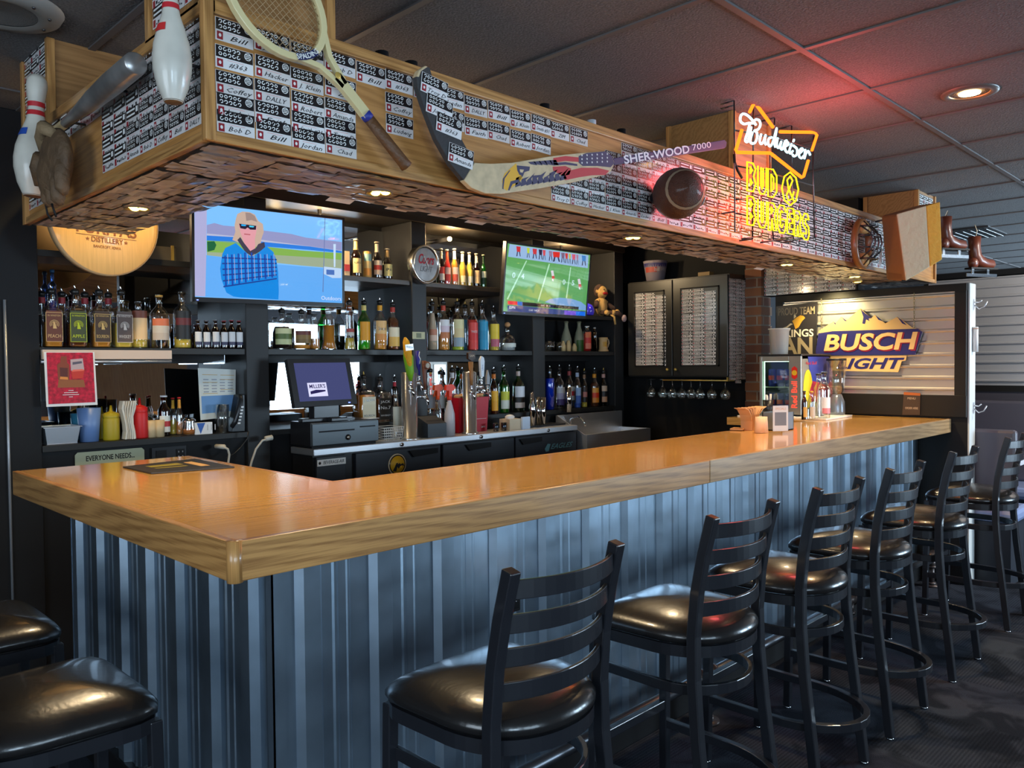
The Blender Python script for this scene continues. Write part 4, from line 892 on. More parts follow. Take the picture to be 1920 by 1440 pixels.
# terminal: tilted screen
zt = DZ1+.001
bl = PY(553, 764, 2.20); br_ = PY(670, 757, 2.215); tl = PY(533, 673, 2.265)
u, v = br_-bl, tl-bl; v = V((v.x*.25, v.y, v.z)); n = u.cross(v).normalized(); un, vn = u.normalized(), v.normalized()
po = thing('register_terminal', 'black touch-screen register terminal on the cash drawer', 'register', (bl+br_)/2-V((0, 0, .1)))
part(po, 'housing', MB().mat(BLKP).obox(bl-n*.035, u, v, n*.033), bev=.005)
part(po, 'bezel', MB().mat(BLKP).obox(bl-n*.002, u, v, n*.003))
i0 = bl+u*.085+v*.11+n*.0014
scn = part(po, 'screen', MB().mat(S(70, 75, 120, .8)).poly([i0, i0+u*.83, i0+u*.83+v*.80, i0+v*.80]), label='lit blue-grey screen')
i1 = bl+u*.24+v*.20+n*.002
mb = MB().mat(S(205, 205, 235)).poly([i1, i1+u*.30, i1+u*.30+v*.29, i1+v*.29]).mat(S(40, 35, 80)).text("MILLER'S", i1+u*.15+v*.21, un, vn, .03, width=u.length*.25, off=.02)
k = i1+n*.0004; mb.poly([k+u*.03+v*.05, k+u*.27+v*.10, k+u*.27+v*.13, k+u*.12+v*.14, k+u*.03+v*.11])
part(scn, 'logo', mb)
m0 = (bl+br_)/2
part(po, 'stand', MB().mat(BLKP).box((m0.x-.075, m0.y+.012, zt+.018), (m0.x+.085, m0.y+.07, m0.z+.03)).prism([(m0.x-.15, m0.y+.01, zt), (m0.x+.14, m0.y+.01, zt), (m0.x+.12, m0.y+.09, zt), (m0.x-.13, m0.y+.09, zt)], (0, 0, .02)), bev=.004)
part(po, 'power_light', MB().mat(glow('led_blue', (.1, .15, 1), 6)).obox(br_-un*.06+vn*.008+n*.001, un*.012, vn*.004, n*.002))
mb = MB().mat(BLKP); q = PY(640, 778, 2.19)
solo('keyboard', mb.cbox((q.x, 2.191, zt+.009), (.15, .044, .016)).cbox((q.x-.02, 2.190, zt+.018), (.10, .03, .004)), 'small black keypad lying in front of the register terminal', 'keyboard', bev=.003)
q = PZ(697, 784, DZ1+.001); solo('paper_slip', MB().mat(PAPER).box((q.x-.05, DY0+.03, DZ1+.0005), (q.x+.03, DY0+.10, DZ1+.002)), 'white paper slip on the right end of the cash drawer', 'paper')
# wire basket, tap towers, printer, sprayers, bucket
q = PY(712, 820, 2.27); bk = MB().mat(WHITE); x0, x1, y0, y1 = q.x-.02, q.x+.10, 2.19, 2.30
for k in range(11):
    f = k/10; xa = x0+(x1-x0)*f
    bk.cyl((xa, y0, CZ+.004), (x0-.01+(x1-x0+.02)*f, y0-.008, CZ+.085), .0018, n=6)
for k in range(6):
    z = CZ+.004+k*.016; g = k*.002; bk.tube([(x0-g, y0-g*.8, z), (x1+g, y0-g*.8, z), (x1+g, y1+g, z), (x0-g, y1+g, z)], .0018, 6, closed=True)
solo('wire_basket', bk, 'small white wire basket between the cash drawer and the tap tower', 'basket')
def tower(label, px, w, top, y=2.24):
    x = PY(px, 780, y).x; k = mpp((x, y, 1.2)); r = w*k/2; zt = PY(px, top, y).z
    t = thing('tap_tower', label, 'tap tower', (x, y, CZ), group='steel beer tap towers')
    part(t, 'column', MB().mat(mat('tower_steel', (.86, .87, .88), .2, .92)).lathe([(r*1.25, .0006), (r*1.25, .008), (r, .012), (r, zt-CZ-.008), (r*.9, zt-CZ), (0, zt-CZ+.002)], (x, y, CZ), 28))
    return t, x, y, r, zt
def faucet(t, x, y, r, px, py, dy=-.055):
    h = PY(px, py, y+dy); z = h.z-.045; b_ = V((h.x, h.y, z)); d = (b_-V((x, y, z))).normalized(); a = V((x, y, z))+d*r*.9
    part(t, 'faucet', MB().mat(CHROME).cyl(a, b_, .010, n=14).cyl(a, a+d*.008, .017, n=18).ball(b_, .015, 12).tube([b_, b_+V((0, -.02, -.012)), b_+V((0, -.028, -.05))], .009, 12, rr=[.011, .010, .007]).cyl(b_, h, .0065, n=12).cyl(h-Z_*.014, h, .010, n=14))
    return h
t, x, y, r, zt = tower('left tap tower with corn, blue and brown handles', 768, 30, 698)
h1 = faucet(t, x, y, r, 770, 714); h2 = faucet(t, x, y, r, 786, 704, -.02); h3 = faucet(t, x, y, r, 797, 730, -.045)
mb = MB().mat(L_(120, 175, 30)).tube([h1, h1+V((-.004, 0, .05)), h1+V((-.016, 0, .14)), h1+V((-.03, .003, .20))], .02, 14, rr=[.009, .024, .030, .016])
mb.mat(mat('corn', c_(245, 175, 25), .5, bump=1, bscale=160)).tube([h1+V((-.006, -.006, .045)), h1+V((-.016, -.011, .10)), h1+V((-.03, -.012, .18)), h1+V((-.038, -.008, .235)), h1+V((-.042, -.004, .26))], .02, 16, rr=[.006, .018, .025, .020, .006])
mb.mat(PAPER).cbox(h1+V((-.036, -.038, .20)), (.058, .004, .036), M.Rotation(-.12, 3, 'Y')).mat(mat('txt_teal', c_(60, 120, 130), .5)).text('BUSCH', h1+V((-.036, -.0405, .20)), V((1, 0, -.12)), Z_, .018, width=.045)
part(t, 'tap_handle', mb, label='yellow corn cob tap handle')
mb = MB().mat(L_(40, 40, 150)).tube([h2, h2+V((0, 0, .03)), h2+V((-.006, 0, .06)), h2+V((-.014, 0, .15))], .01, 10, rr=[.006, .006, .014, .015]).mat(WHITE).tube([h2+V((-.008, -.014, .07)), h2+V((-.002, -.016, .10)), h2+V((-.014, -.016, .12)), h2+V((-.008, -.016, .145))], .003, 6)
part(t, 'tap_handle', mb, label='dark blue tap handle')
mb = MB().mat(L_(110, 60, 40)).tube([h3, h3+V((0, 0, .05)), h3+V((-.004, 0, .10)), h3+V((-.006, 0, .175))], .01, 12, rr=[.008, .010, .012, .015]).cyl(h3+V((.006, -.012, .145)), h3+V((.006, -.022, .145)), .024, n=20).mat(L_(170, 160, 140)).disc(h3+V((.006, -.0225, .145)), X_, Z_, .016, 16)
part(t, 'tap_handle', mb, label='brown wooden tap handle with a round badge')
t, x, y, r, zt = tower('right tap tower with brown, white and grey handles', 881, 26, 697)
h1 = faucet(t, x, y, r, 884, 722); h2 = faucet(t, x, y, r, 903, 712, -.03); h3 = faucet(t, x, y, r, 914, 722, -.01)
mb = MB().mat(L_(160, 110, 65)).tube([h1, h1+V((0, 0, .05)), h1+V((-.004, 0, .15))], .01, 10, rr=[.009, .012, .017]).mat(L_(60, 35, 20)).prism([h1+V((-.004+a*.030, -.012, .185+b*.030)) for a, b in ((-1, -.5), (0, -1), (1, -.5), (1, .7), (0, 1), (-1, .7))], (0, .02, 0)).mat(L_(210, 180, 150)).text('SAM', h1+V((-.004, -.0125, .187)), X_, Z_, .022)
part(t, 'tap_handle', mb, label='brown paddle tap handle with a six-sided top')
mb = MB().mat(L_(225, 232, 240)).prism([h2+V(p) for p in ((-.010, -.01, .02), (.012, -.01, .02), (.020, -.01, .12), (.014, -.01, .145), (-.004, -.01, .155), (-.018, -.01, .13))], (0, .018, 0)).mat(L_(60, 110, 170)).text('Ultra', h2+V((.0, -.0105, .08)), V((0, 0, 1)), V((-1, 0, 0)), .018).mat(CHROME).cyl(h2, h2+V((0, 0, .03)), .007)
part(t, 'tap_handle', mb, label='white tap handle with blue lettering')
mb = MB().mat(L_(150, 152, 155)).prism([h3+V(p) for p in ((-.012, -.008, .005), (.014, -.008, .005), (.016, -.008, .05), (.0, -.008, .10), (-.01, -.008, .06))], (0, .016, 0))
part(t, 'tap_handle', mb, label='short grey tap handle')
q0 = PY(806, 800, 2.26)
mb = MB().mat(mat('printer', (.03, .036, .045), .45)).prism([(q0.x-.065, 2.2, CZ+.001), (q0.x-.065, 2.2, CZ+.085), (q0.x-.065, 2.30, CZ+.125), (q0.x-.065, 2.38, CZ+.125), (q0.x-.065, 2.38, CZ+.001)], (.15, 0, 0)).mat(BLK).box((q0.x-.05, 2.23, CZ+.103), (q0.x+.07, 2.236, CZ+.105))
solo('receipt_printer', mb, 'black receipt printer between the two tap towers', 'printer', bev=.004)
def sprayer(px, top, w, y, label, bc, tc_):
    x = PY(px, 780, y).x; zt = PY(px, top, y).z; k = mpp((x, y, 1.1)); r = w*k/2; h = (zt-CZ)*.74
    t = thing('spray_bottle', label, 'spray bottle', (x, y, CZ), group='trigger spray bottles')
    part(t, 'body', MB().mat(bc).lathe([(0, .001), (r, .001), (r, h*.45), (r*.95, h*.6), (r*.45, h*.88), (r*.35, h*.93), (r*.35, h)], (x, y, CZ), 18))
    c = V((x, y, CZ+h)); g = (zt-CZ-h)
    part(t, 'trigger_head', MB().mat(tc_).cyl(c-V((0, 0, .012)), c+V((0, 0, .012)), r*.45, n=14).box((x-.012, y-.012, CZ+h+.01), (x+.012, y+.012, CZ+h+g*.7)).prism([(x-.035, y-.011, CZ+h+g*.6), (x-.03, y-.011, CZ+h+g), (x+.025, y-.011, CZ+h+g*1.05), (x+.045, y-.011, CZ+h+g*.75), (x+.02, y-.011, CZ+h+g*.55)], (0, .022, 0)).tube([(x-.02, y, CZ+h+g*.55), (x-.034, y, CZ+h+g*.1)], .004, 6))
sprayer(843, 722, 20, 2.21, 'white spray bottle with red trigger in front of the red bucket', mat('spray_white', (.62, .56, .56), .35), L_(235, 60, 30))
sprayer(821, 722, 17, 2.36, 'clear spray bottle with an orange trigger behind the printer', glass('clear_glass'), L_(240, 85, 30))
x0, x1 = PY(858, 780, 2.30).x, PY(915, 780, 2.30).x; zb, zt = CZ+.001, PY(885, 745, 2.30).z
mb = MB().mat(L_(195, 22, 42)); c = ((x0+x1)/2, 2.335, 0)
vs = [(x0+.012, 2.30, zb), (x1-.012, 2.30, zb), (x1-.012, 2.385, zb), (x0+.012, 2.385, zb), (x0, 2.29, zt), (x1, 2.29, zt), (x1, 2.39, zt), (x0, 2.39, zt)]
vi = [(x0+.015, 2.303, zb+.004), (x1-.015, 2.303, zb+.004), (x1-.015, 2.382, zb+.004), (x0+.015, 2.382, zb+.004), (x0+.004, 2.294, zt), (x1-.004, 2.294, zt), (x1-.004, 2.386, zt), (x0+.004, 2.386, zt)]
mb.add(vs+vi, [(0, 3, 2, 1), (0, 1, 5, 4), (1, 2, 6, 5), (2, 3, 7, 6), (3, 0, 4, 7), (8, 9, 10, 11), (8, 12, 13, 9), (9, 13, 14, 10), (10, 14, 15, 11), (11, 15, 12, 8), (4, 5, 13, 12), (5, 6, 14, 13), (6, 7, 15, 14), (7, 4, 12, 15)])
bkt = thing('bucket', 'red plastic sanitizer bucket with a tan cloth behind the right tap', 'bucket', (c[0], 2.335, CZ)); part(bkt, 'body', mb)
part(bkt, 'marking', MB().mat(PAPER).text('SANI', (x1-.05, 2.2955, CZ+.03), X_, Z_, .018).box((x0+.06, 2.2955, CZ+.085), (x1-.02, 2.2965, CZ+.087)))
mb = MB().mat(L_(205, 160, 110)); k = 6
for i in range(k): mb.ball((x0+.035+(x1-x0-.07)*i/(k-1), 2.34+.004*(i % 2), zt+.004+.004*(i % 3)), (.022, .033, .018), 10)
solo('bar_cloth', mb, 'tan cloth bunched in the red bucket', 'cloth')
for px, lbl in ((930, 'small dark jigger cup, left of the pair beside the napkin box'), (945, 'small dark jigger cup, right of the pair beside the napkin box')):
    x = PY(px, 800, 2.22).x; solo('steel_cup', MB().mat(mat('dark_steel', (.1, .12, .15), .25, 1)).lathe([(0, .001), (.017, .001), (.019, .055), (.017, .055), (.0, .05)], (x, 2.22, CZ), 16), lbl, 'cup', group='small cups on the cooler top')
x0, x1 = PY(950, 790, 2.23).x, PY(991, 790, 2.20).x
solo('napkin_box', MB().mat(L_(225, 200, 165)).box((x0, 2.2, CZ+.001), (x1-.07, 2.30, CZ+.075)).mat(L_(215, 225, 240)).box((x1-.075, 2.185, CZ+.001), (x1, 2.20, CZ+.085)).mat(PAPER).ball((x0+.05, 2.25, CZ+.085), (.04, .03, .02), 10), 'open cream napkin box with a white printed front card', 'box')
def shaker(px, top, w, y, label, tap=1.0, z=CZ):
    x = PY(px, 770, y).x; zt = PY(px, top, y).z; r = w*mpp((x, y, 1.1))/2
    solo('cocktail_shaker', MB().mat(CHROME).lathe([(0, .001), (r*.8, .001), (r, (zt-z)*.6), (r*.62, (zt-z)*.72), (r*.5, (zt-z)*.98), (0, (zt-z))] if tap == 1 else [(0, .001), (r*.72, .001), (r, zt-z), (r*.92, zt-z), (r*.66, .01), (0, .01)], (x, y, z), 20), label, 'shaker', group='steel shakers on the counter')
shaker(998, 736, 13, 2.26, 'steel cocktail shaker with a narrow top, leftmost of its kind')
shaker(1009, 744, 11, 2.30, 'slim steel tumbler right beside the capped shaker', 0)
shaker(1018, 745, 12, 2.26, 'slim steel tumbler, right one of the pair', 0)
shaker(1066, 726, 14, 2.36, 'tall steel tumbler standing in front of the blue-based bottle', 0, z=LZ-.02)
q = PZ(1098, 792, CZ)
solo('drain_tray', MB().mat(BLKP).box((3.2, 2.24, CZ+.001), (3.66, 2.385, CZ+.012)), 'black rubber bar tray under the shakers', 'tray', bev=.003)
sk = thing('sink', 'stainless steel bar sink right of the cooler', 'sink', (4.15, 2.3, 0))
part(sk, 'basin', MB().mat(BSTEEL).box((3.71, 2.08, .78), (4.5, 2.10, .93)).box((3.71, 2.36, .78), (4.5, 2.385, 1.06)).box((3.71, 2.10, .78), (4.5, 2.36, .80)).box((3.71, 2.10, .80), (3.73, 2.36, .93)).box((4.48, 2.10, .80), (4.5, 2.36, .93)).prism([(3.705, 2.10, .93), (3.705, 2.37, 1.06), (3.705, 2.37, .93)], (.01, 0, 0)))
part(sk, 'cabinet', MB().mat(BLK).box((3.72, 2.12, 0), (4.48, 2.36, .78)))
part(sk, 'faucet', MB().mat(CHROME).tube([(3.82, 2.34, .95), (3.82, 2.33, 1.03), (3.82, 2.26, 1.05), (3.82, 2.20, 1.02), (3.82, 2.19, .98)], .008, 10))
# small banknote on the grey post, round thermometer sign
q = PY(785, 629, FR-.004)
solo('banknote', MB().mat(L_(190, 185, 140)).cbox((q.x, FR-.004, q.z), (.10, .002, .045)).mat(L_(110, 115, 80)).cbox((q.x, FR-.0055, q.z), (.04, .001, .03)), 'framed banknote pinned to the grey post between two bays', 'banknote')
c = PY(798, 496, FR-.05); rr_ = 37*mpp(c)
th = thing('thermometer', 'round silver dial thermometer sign with red script lettering', 'thermometer', c)
un = V((.93, .10, 0)).normalized()
nn = un.cross(Z_)  # faces the room
def dring(r0, d0): return [(r0*math.cos(2*PI*i/48), r0*math.sin(2*PI*i/48), d0) for i in range(48)]
def ld(mb, prof, c, un, nn, n_=40):
    vs = []; fs = []
    for r0, d0 in prof:
        for i in range(n_): a = 2*PI*i/n_; vs.append(c+un*(r0*math.cos(a))+Z_*(r0*math.sin(a))+nn*d0)
    for i in range(len(prof)-1):
        for j in range(n_): fs.append((i*n_+j, i*n_+(j+1) % n_, (i+1)*n_+(j+1) % n_, (i+1)*n_+j))
    return mb.add(vs, fs, True)
part(th, 'rim', ld(MB().mat(mat('alu', (.72, .72, .70), .22, 1)), [(rr_, -.035), (rr_, .0), (rr_*.96, .012), (rr_*.88, .012), (rr_*.82, .0)], c, un, nn))
part(th, 'face', ld(MB().mat(mat('dial', (.50, .51, .52), .35, .5, vary=.3, vscale=12)), [(0, .001), (rr_*.83, .001)], c, un, nn))
part(th, 'lettering', MB().mat(mat('coors_red', (.6, .03, .05), .4)).text('Coors', c+nn*.003+Z_*.03, un, Z_, .085, shear=.35, off=.02, width=.14).mat(mat('dial_grey', (.22, .22, .23), .4)).text('LIGHT', c+nn*.003-Z_*.03, un, Z_, .05, shear=.3, width=.11))
part(th, 'needle', MB().mat(WHITE).cbox(c+nn*.006+Z_*.02+un*.0, (.006, .002, .07), M.Rotation(-.5, 3, 'Y')))

#==LEFT ALCOVE
LB = 2.36
# pale riser board under the square bottles
x0, x1 = PY(77, 652, FR-.03).x, PY(322, 652, FR-.03).x
solo('display_riser', MB().mat(L_(215, 190, 170)).box((x0+.005, FR-.03, MZ-.055), (x1, FR-.006, MZ-.012)).mat(BSTEEL).cyl((x0, FR-.02, MZ-.066), (x1, FR-.02, MZ-.066), .008, n=10), 'pale strip along the front edge of the shelf under the whiskey bottles', 'shelf strip')
# hanging poster
pl = 2.352
P4 = [PY(*q, pl) for q in ((87, 763), (183, 759), (177, 660), (82, 660))]
mb = MB().mat(PAPER).prism(P4, (0, .0015, 0)); ps = thing('poster', 'red drinks poster with white border hanging below the peach bottle', 'poster', (P4[0]+P4[1])/2); part(ps, 'sheet', mb)
ins = [PY(*q, pl-.001) for q in ((91, 758), (179, 754), (174, 661), (87, 661))]
mb = MB().mat(mat('poster_red', c_(185, 22, 50), .35, vary=.45, vscale=60)).poly(ins)
mb.mat(L_(135, 60, 30)).poly([PY(*q, pl-.002) for q in ((109, 712), (130, 713), (130, 684), (126, 680), (125, 668), (114, 668), (113, 680), (107, 684))]).mat(L_(90, 35, 22)).poly([PY(*q, pl-.0024) for q in ((113, 706), (127, 707), (127, 690), (112, 689))]).mat(L_(225, 140, 60)).poly([PY(*q, pl-.0026) for q in ((112, 711), (128, 712), (127, 707), (113, 706))]).mat(L_(190, 165, 165)).poly([PY(*q, pl-.002) for q in ((133, 695), (158, 693), (155, 672), (132, 674))]).mat(L_(90, 85, 100)).poly([PY(*q, pl-.0023) for q in ((136, 684), (154, 681), (153, 677), (136, 679))]).mat(L_(200, 50, 30)).poly([PY(*q, pl-.0022) for q in ((136, 711), (155, 709), (159, 693), (133, 695))]).mat(L_(235, 110, 90)).poly([PY(*q, pl-.0025) for q in ((134, 697), (158, 695), (155, 692), (137, 693))]).mat(L_(150, 85, 40)).poly([PY(*q, pl-.0018) for q in ((108, 727), (160, 726), (157, 712), (110, 712))])
mb.mat(PAPER)
for k, w in enumerate((8, 22, 26, 6)): q = PY(133, 732+k*4, pl-.002); mb.box((q.x-w*.0013, pl-.0025, q.z-.0015), (q.x+w*.0013, pl-.002, q.z+.0012))
part(ps, 'artwork', mb, label='red artwork with a whiskey bottle and glass')
GLL = 'condiments on the lower left shelf'
def at(px, y=2.46): return PY(px, 780, y).x
# steel pan
x0, x1 = at(82, 2.42), at(150, 2.42)
def tray(x0, x1, y0, y1, z0, z1, ins_=.012, lip=.006):
    a = [(x0+ins_, y0+ins_, z0), (x1-ins_, y0+ins_, z0), (x1-ins_, y1-ins_, z0), (x0+ins_, y1-ins_, z0)]; b = [(x0, y0, z1), (x1, y0, z1), (x1, y1, z1), (x0, y1, z1)]
    c = [(x0-lip, y0-lip, z1), (x1+lip, y0-lip, z1), (x1+lip, y1+lip, z1), (x0-lip, y1+lip, z1)]; d = [(p[0], p[1], z1-.004) for p in c]
    fs = [(0, 1, 2, 3)]
    for i in range(4):
        j = (i+1) % 4; fs += [(i, j, 4+j, 4+i), (4+i, 4+j, 8+j, 8+i), (8+i, 8+j, 12+j, 12+i)]
    return a+b+c+d, fs
solo('steel_pan', MB().mat(BSTEEL).add(*tray(x0, x1, 2.412, 2.56, LZ+.001, LZ+.082)), 'small stainless steel pan at the left end of the lower shelf', 'pan', bev=.003)
x = at(168); mb = MB().mat(mat('sleeve_blue', c_(105, 135, 185), .4)).lathe([(0, .001), (.04, .001), (.052, .16), (.049, .16), (.038, .004)], (x, 2.47, LZ), 20); solo('cup_stack', mb, 'pale blue plastic cup stack right of the steel pan', 'cups')
x = at(147, 2.6); solo('plastic_tumbler', MB().mat(mat('tum_blue', c_(70, 150, 185), .3)).lathe([(0, .001), (.028, .001), (.035, .13), (.032, .13), (.0, .125)], (x, 2.6, LZ), 18), 'teal plastic tumbler behind the steel pan under the poster', 'tumbler')
def squeeze(px, w, top, y, label, col):
    x = at(px, y); k = mpp((x, y, 1.2)); r = w*k/2; zt = PY(px, top, y).z; h = zt-LZ
    t = thing('squeeze_bottle', label, 'squeeze bottle', (x, y, LZ), group=GLL)
    part(t, 'body', MB().mat(col).lathe([(0, .001), (r*.95, .001), (r, .006), (r, h*.60), (r*.9, h*.68), (r*.8, h*.70)], (x, y, LZ), 24))
    part(t, 'nozzle_cap', MB().mat(col).lathe([(r*.98, h*.66), (r*.98, h*.76), (r*.6, h*.80), (r*.22, h*.83), (r*.12, h), (0, h)], (x, y, LZ), 20))
MUS = L_(175, 150, 15); KET = L_(205, 25, 25)
squeeze(191, 16, 762, 2.56, 'mustard squeeze bottle behind and left of the other mustard bottle', MUS)
squeeze(208, 29, 760, 2.46, 'front mustard squeeze bottle with yellow nozzle', MUS)
squeeze(262, 28, 746, 2.46, 'red ketchup squeeze bottle', KET)
mb = MB().mat(mat('kraft_white', (.72, .66, .56), .6))
x = at(235)
for k in range(8):
    xx = x-.020+k*.0062; pts = [(xx+.006*math.sin(j*1.3+k*.2)+(.007*(k-4)/4 if j > 3 else 0), 2.43+.01*math.sin(k), LZ+.003+j*.037) for j in range(6)]
    mb.sweep(pts, .0045, .05, side=(1, 0, 0))
solo('napkin_stack', mb, 'wavy stack of white paper bags between mustard and ketchup', 'napkins')
solo('clear_container', MB().mat(glass('cloudy', (.75, .75, .72), .1)).lathe([(0, .001), (.04, .001), (.048, .19), (.046, .19), (.038, .004)], (at(200, 2.63), 2.63, LZ), 18), 'cloudy plastic container behind the mustard bottles', 'container')
for i, px in enumerate((282, 298)): solo('wooden_cup', MB().mat(L_(215, 185, 140)).lathe([(0, .001), (.024, .001), (.026, .085), (.022, .085), (.0, .075)], (at(px), 2.46, LZ), 18), ('small tan paper cup right beside the ketchup bottle', 'small tan paper cup next to the dark sauce bottle')[i], 'cup', group='tan cups on the lower shelf')
bottle('dark sauce bottle with a white diamond label and white cap', 305, 23, 741, y=2.49, z=LZ, style='std', gm=GLB, lm=DAMB, fill=.7, lab=[(225, 220, 210), (190, 40, 40), (225, 225, 215)], lh=(.1, .5), cap=(225, 225, 225), group=GLL)
bottle('hot sauce bottle with red cap, left one of two', 322, 14, 745, y=2.53, z=LZ, style='beer', gm=GL, lm=GLD, fill=.4, cap=(200, 30, 35), neck=(190, 150, 30), group=GLL)
bottle('hot sauce bottle with red cap, right one of two', 334, 14, 744, y=2.5, z=LZ, style='beer', gm=GL, lm=liq('pepper', (.5, .2, .05)), fill=.35, cap=(200, 30, 35), neck=(210, 140, 30), group=GLL)
x = at(353); t = thing('pepper_shaker', 'glass red-pepper flake shaker with a chrome lid', 'shaker', (x, 2.45, LZ)); part(t, 'jar', MB().mat(GL).lathe([(0, .001), (.034, .001), (.036, .03), (.03, .06), (.03, .07)], (x, 2.45, LZ), 20)); part(t, 'flakes', MB().mat(L_(190, 110, 45)).lathe([(0, .004), (.031, .004), (.032, .03), (0, .034)], (x, 2.45, LZ), 18)); part(t, 'lid', MB().mat(CHROME).lathe([(.032, .068), (.032, .078), (.022, .088), (0, .09)], (x, 2.45, LZ), 20))
x0, x1 = at(368, 2.40), at(401, 2.40)
solo('sugar_packet_box', MB().mat(PAPER).box((x0, 2.42, LZ+.001), (x1, 2.46, LZ+.062)).mat(L_(40, 90, 170)).poly([(x0+.01, 2.4195, LZ+.06), (x0+.055, 2.4195, LZ+.06), (x0+.03, 2.4195, LZ+.003)]).mat(L_(190, 185, 180)).box((x0+.065, 2.419, LZ+.02), (x0+.07, 2.42, LZ+.05)).box((x0+.085, 2.419, LZ+.02), (x0+.09, 2.42, LZ+.05)).box((x0+.105, 2.419, LZ+.02), (x0+.11, 2.42, LZ+.05)), 'white cardboard box with a blue triangle mark', 'box')
x = at(418, 2.43); solo('drinking_glass', MB().mat(GL).lathe([(0, .001), (.031, .001), (.036, .15), (.0345, .15), (.029, .008), (0, .008)], (x, 2.44, LZ), 24), 'empty straight drinking glass beside the white box', 'glass')
q = [PY(*p, 2.48) for p in ((376, 788), (441, 780), (442, 693), (371, 690))]; q[0].z = max(q[0].z, LZ+.001); q[1].z = max(q[1].z, LZ+.001)
sheet_ = thing('info_sheet', 'laminated white and blue information sheet leaning behind the glass', 'sheet', (q[0]+q[1])/2)
part(sheet_, 'page', MB().mat(L_(200, 205, 200)).prism(q, (0, .002, 0)))
def bil(q, a, b, d=0): 
    p = q[0]*(1-a)*(1-b)+q[1]*a*(1-b)+q[2]*a*b+q[3]*(1-a)*b; return p+V((0, -d, 0))
mb = MB().mat(L_(95, 140, 190)).poly([bil(q, .05, .12, .001), bil(q, .95, .12, .001), bil(q, .95, .46, .001), bil(q, .05, .46, .001)]).mat(L_(190, 160, 100))
for a0, a1, bb in ((.1, .5, .87), (.58, .95, .87), (.1, .5, .72), (.58, .95, .78), (.1, .5, .5), (.58, .95, .57)): mb.poly([bil(q, a0, bb, .002), bil(q, a1, bb, .002), bil(q, a1, bb+.012, .002), bil(q, a0, bb+.012, .002)])
mb.mat(L_(140, 145, 155))
for i in range(5):
    for j in range(4): mb.poly([bil(q, .12+j*.22, .53+i*.06, .0015), bil(q, .26+j*.22, .53+i*.06, .0015), bil(q, .26+j*.22, .55+i*.06, .0015), bil(q, .12+j*.22, .55+i*.06, .0015)])
part(sheet_, 'print', mb)
x = at(444, 2.44)-.01; t = thing('telephone', 'black corded desk telephone standing at the right end of the lower left shelf', 'telephone', (x, 2.44, LZ))
part(t, 'body', MB().mat(BLKP).prism([(x-.03, 2.415, LZ+.001), (x+.045, 2.415, LZ+.001), (x+.05, 2.415, LZ+.20), (x+.01, 2.415, LZ+.20)], (0, .06, 0)), bev=.004)
part(t, 'handset', MB().mat(BLKP).tube([(x-.035, 2.41, LZ+.03), (x-.02, 2.395, LZ+.06), (x-.002, 2.39, LZ+.12), (x+.012, 2.395, LZ+.17), (x+.015, 2.41, LZ+.195)], .013, 12))
mb = MB().mat(PAPER)
for k in range(6): mb.cbox((x-.010+k*.004, 2.374, LZ+.05+k*.017), (.014, .002, .008))
part(t, 'buttons', mb)
# round wooden barrel-head sign
c = PY(200, 413, 2.26); RR = 104*mpp(c); un = V((.985, .17, 0)).normalized(); nn = un.cross(Z_)
bs = thing('barrel_head_sign', 'round pale wooden distillery sign hanging above the left bay', 'sign', c-Z_*RR)
BWD = oak('barrel', 'z', (.86, .50, .16), (.70, .38, .11), .45, .2, wmix=.05)
part(bs, 'board', ld(MB().mat(BWD), [(0, .0), (RR*.965, .0), (RR*.985, -.004)], c, un, nn, 64))
part(bs, 'rim', ld(MB().mat(mat('barrel_rim', (.62, .40, .20), .5)), [(RR*.975, .002), (RR, -.002), (RR, -.03), (0, -.03)], c, un, nn, 64))
mb = MB().mat(mat('burn', (.22, .07, .02), .6)).text('PURITAS', c+nn*.001-Z_*(RR*.17), un, Z_, RR*.30, off=.02, width=RR*1.1).text('DISTILLERY', c+nn*.001-Z_*RR*.37, un, Z_, RR*.13, off=.02, width=RR*.58).text('BANCROFT, IOWA', c+nn*.001-Z_*RR*.49, un, Z_, RR*.07, off=.01, width=RR*.50)
for s in (-1, 1):
    p = c+un*(s*RR*.35)-Z_*RR*.37+nn*.001
    mb.poly([p+un*(math.sin(a*PI/5)*(RR*.04 if a % 2 == 0 else RR*.017))+Z_*(math.cos(a*PI/5)*(RR*.04 if a % 2 == 0 else RR*.017)) for a in range(10)][::-1])
mb.poly([c+nn*.001+un*a-Z_*b for a, b in ((-RR*.55, RR*.305), (RR*.55, RR*.305), (RR*.55, RR*.295), (-RR*.55, RR*.295))])
part(bs, 'lettering', mb)
part(bs, 'hanging_hook', MB().mat(BLKM).tube([c+Z_*RR-nn*.02, c+Z_*(RR+.06)-nn*.02+V((0, .05, 0)), V((c.x, FR-.056, 2.46))], .004, 6))
lamp('SPOT', c+V((.05, -.30, .42)), 30, (1, .72, .30), .03, to=c-Z_*.25, spot=1.5, blend=.8)
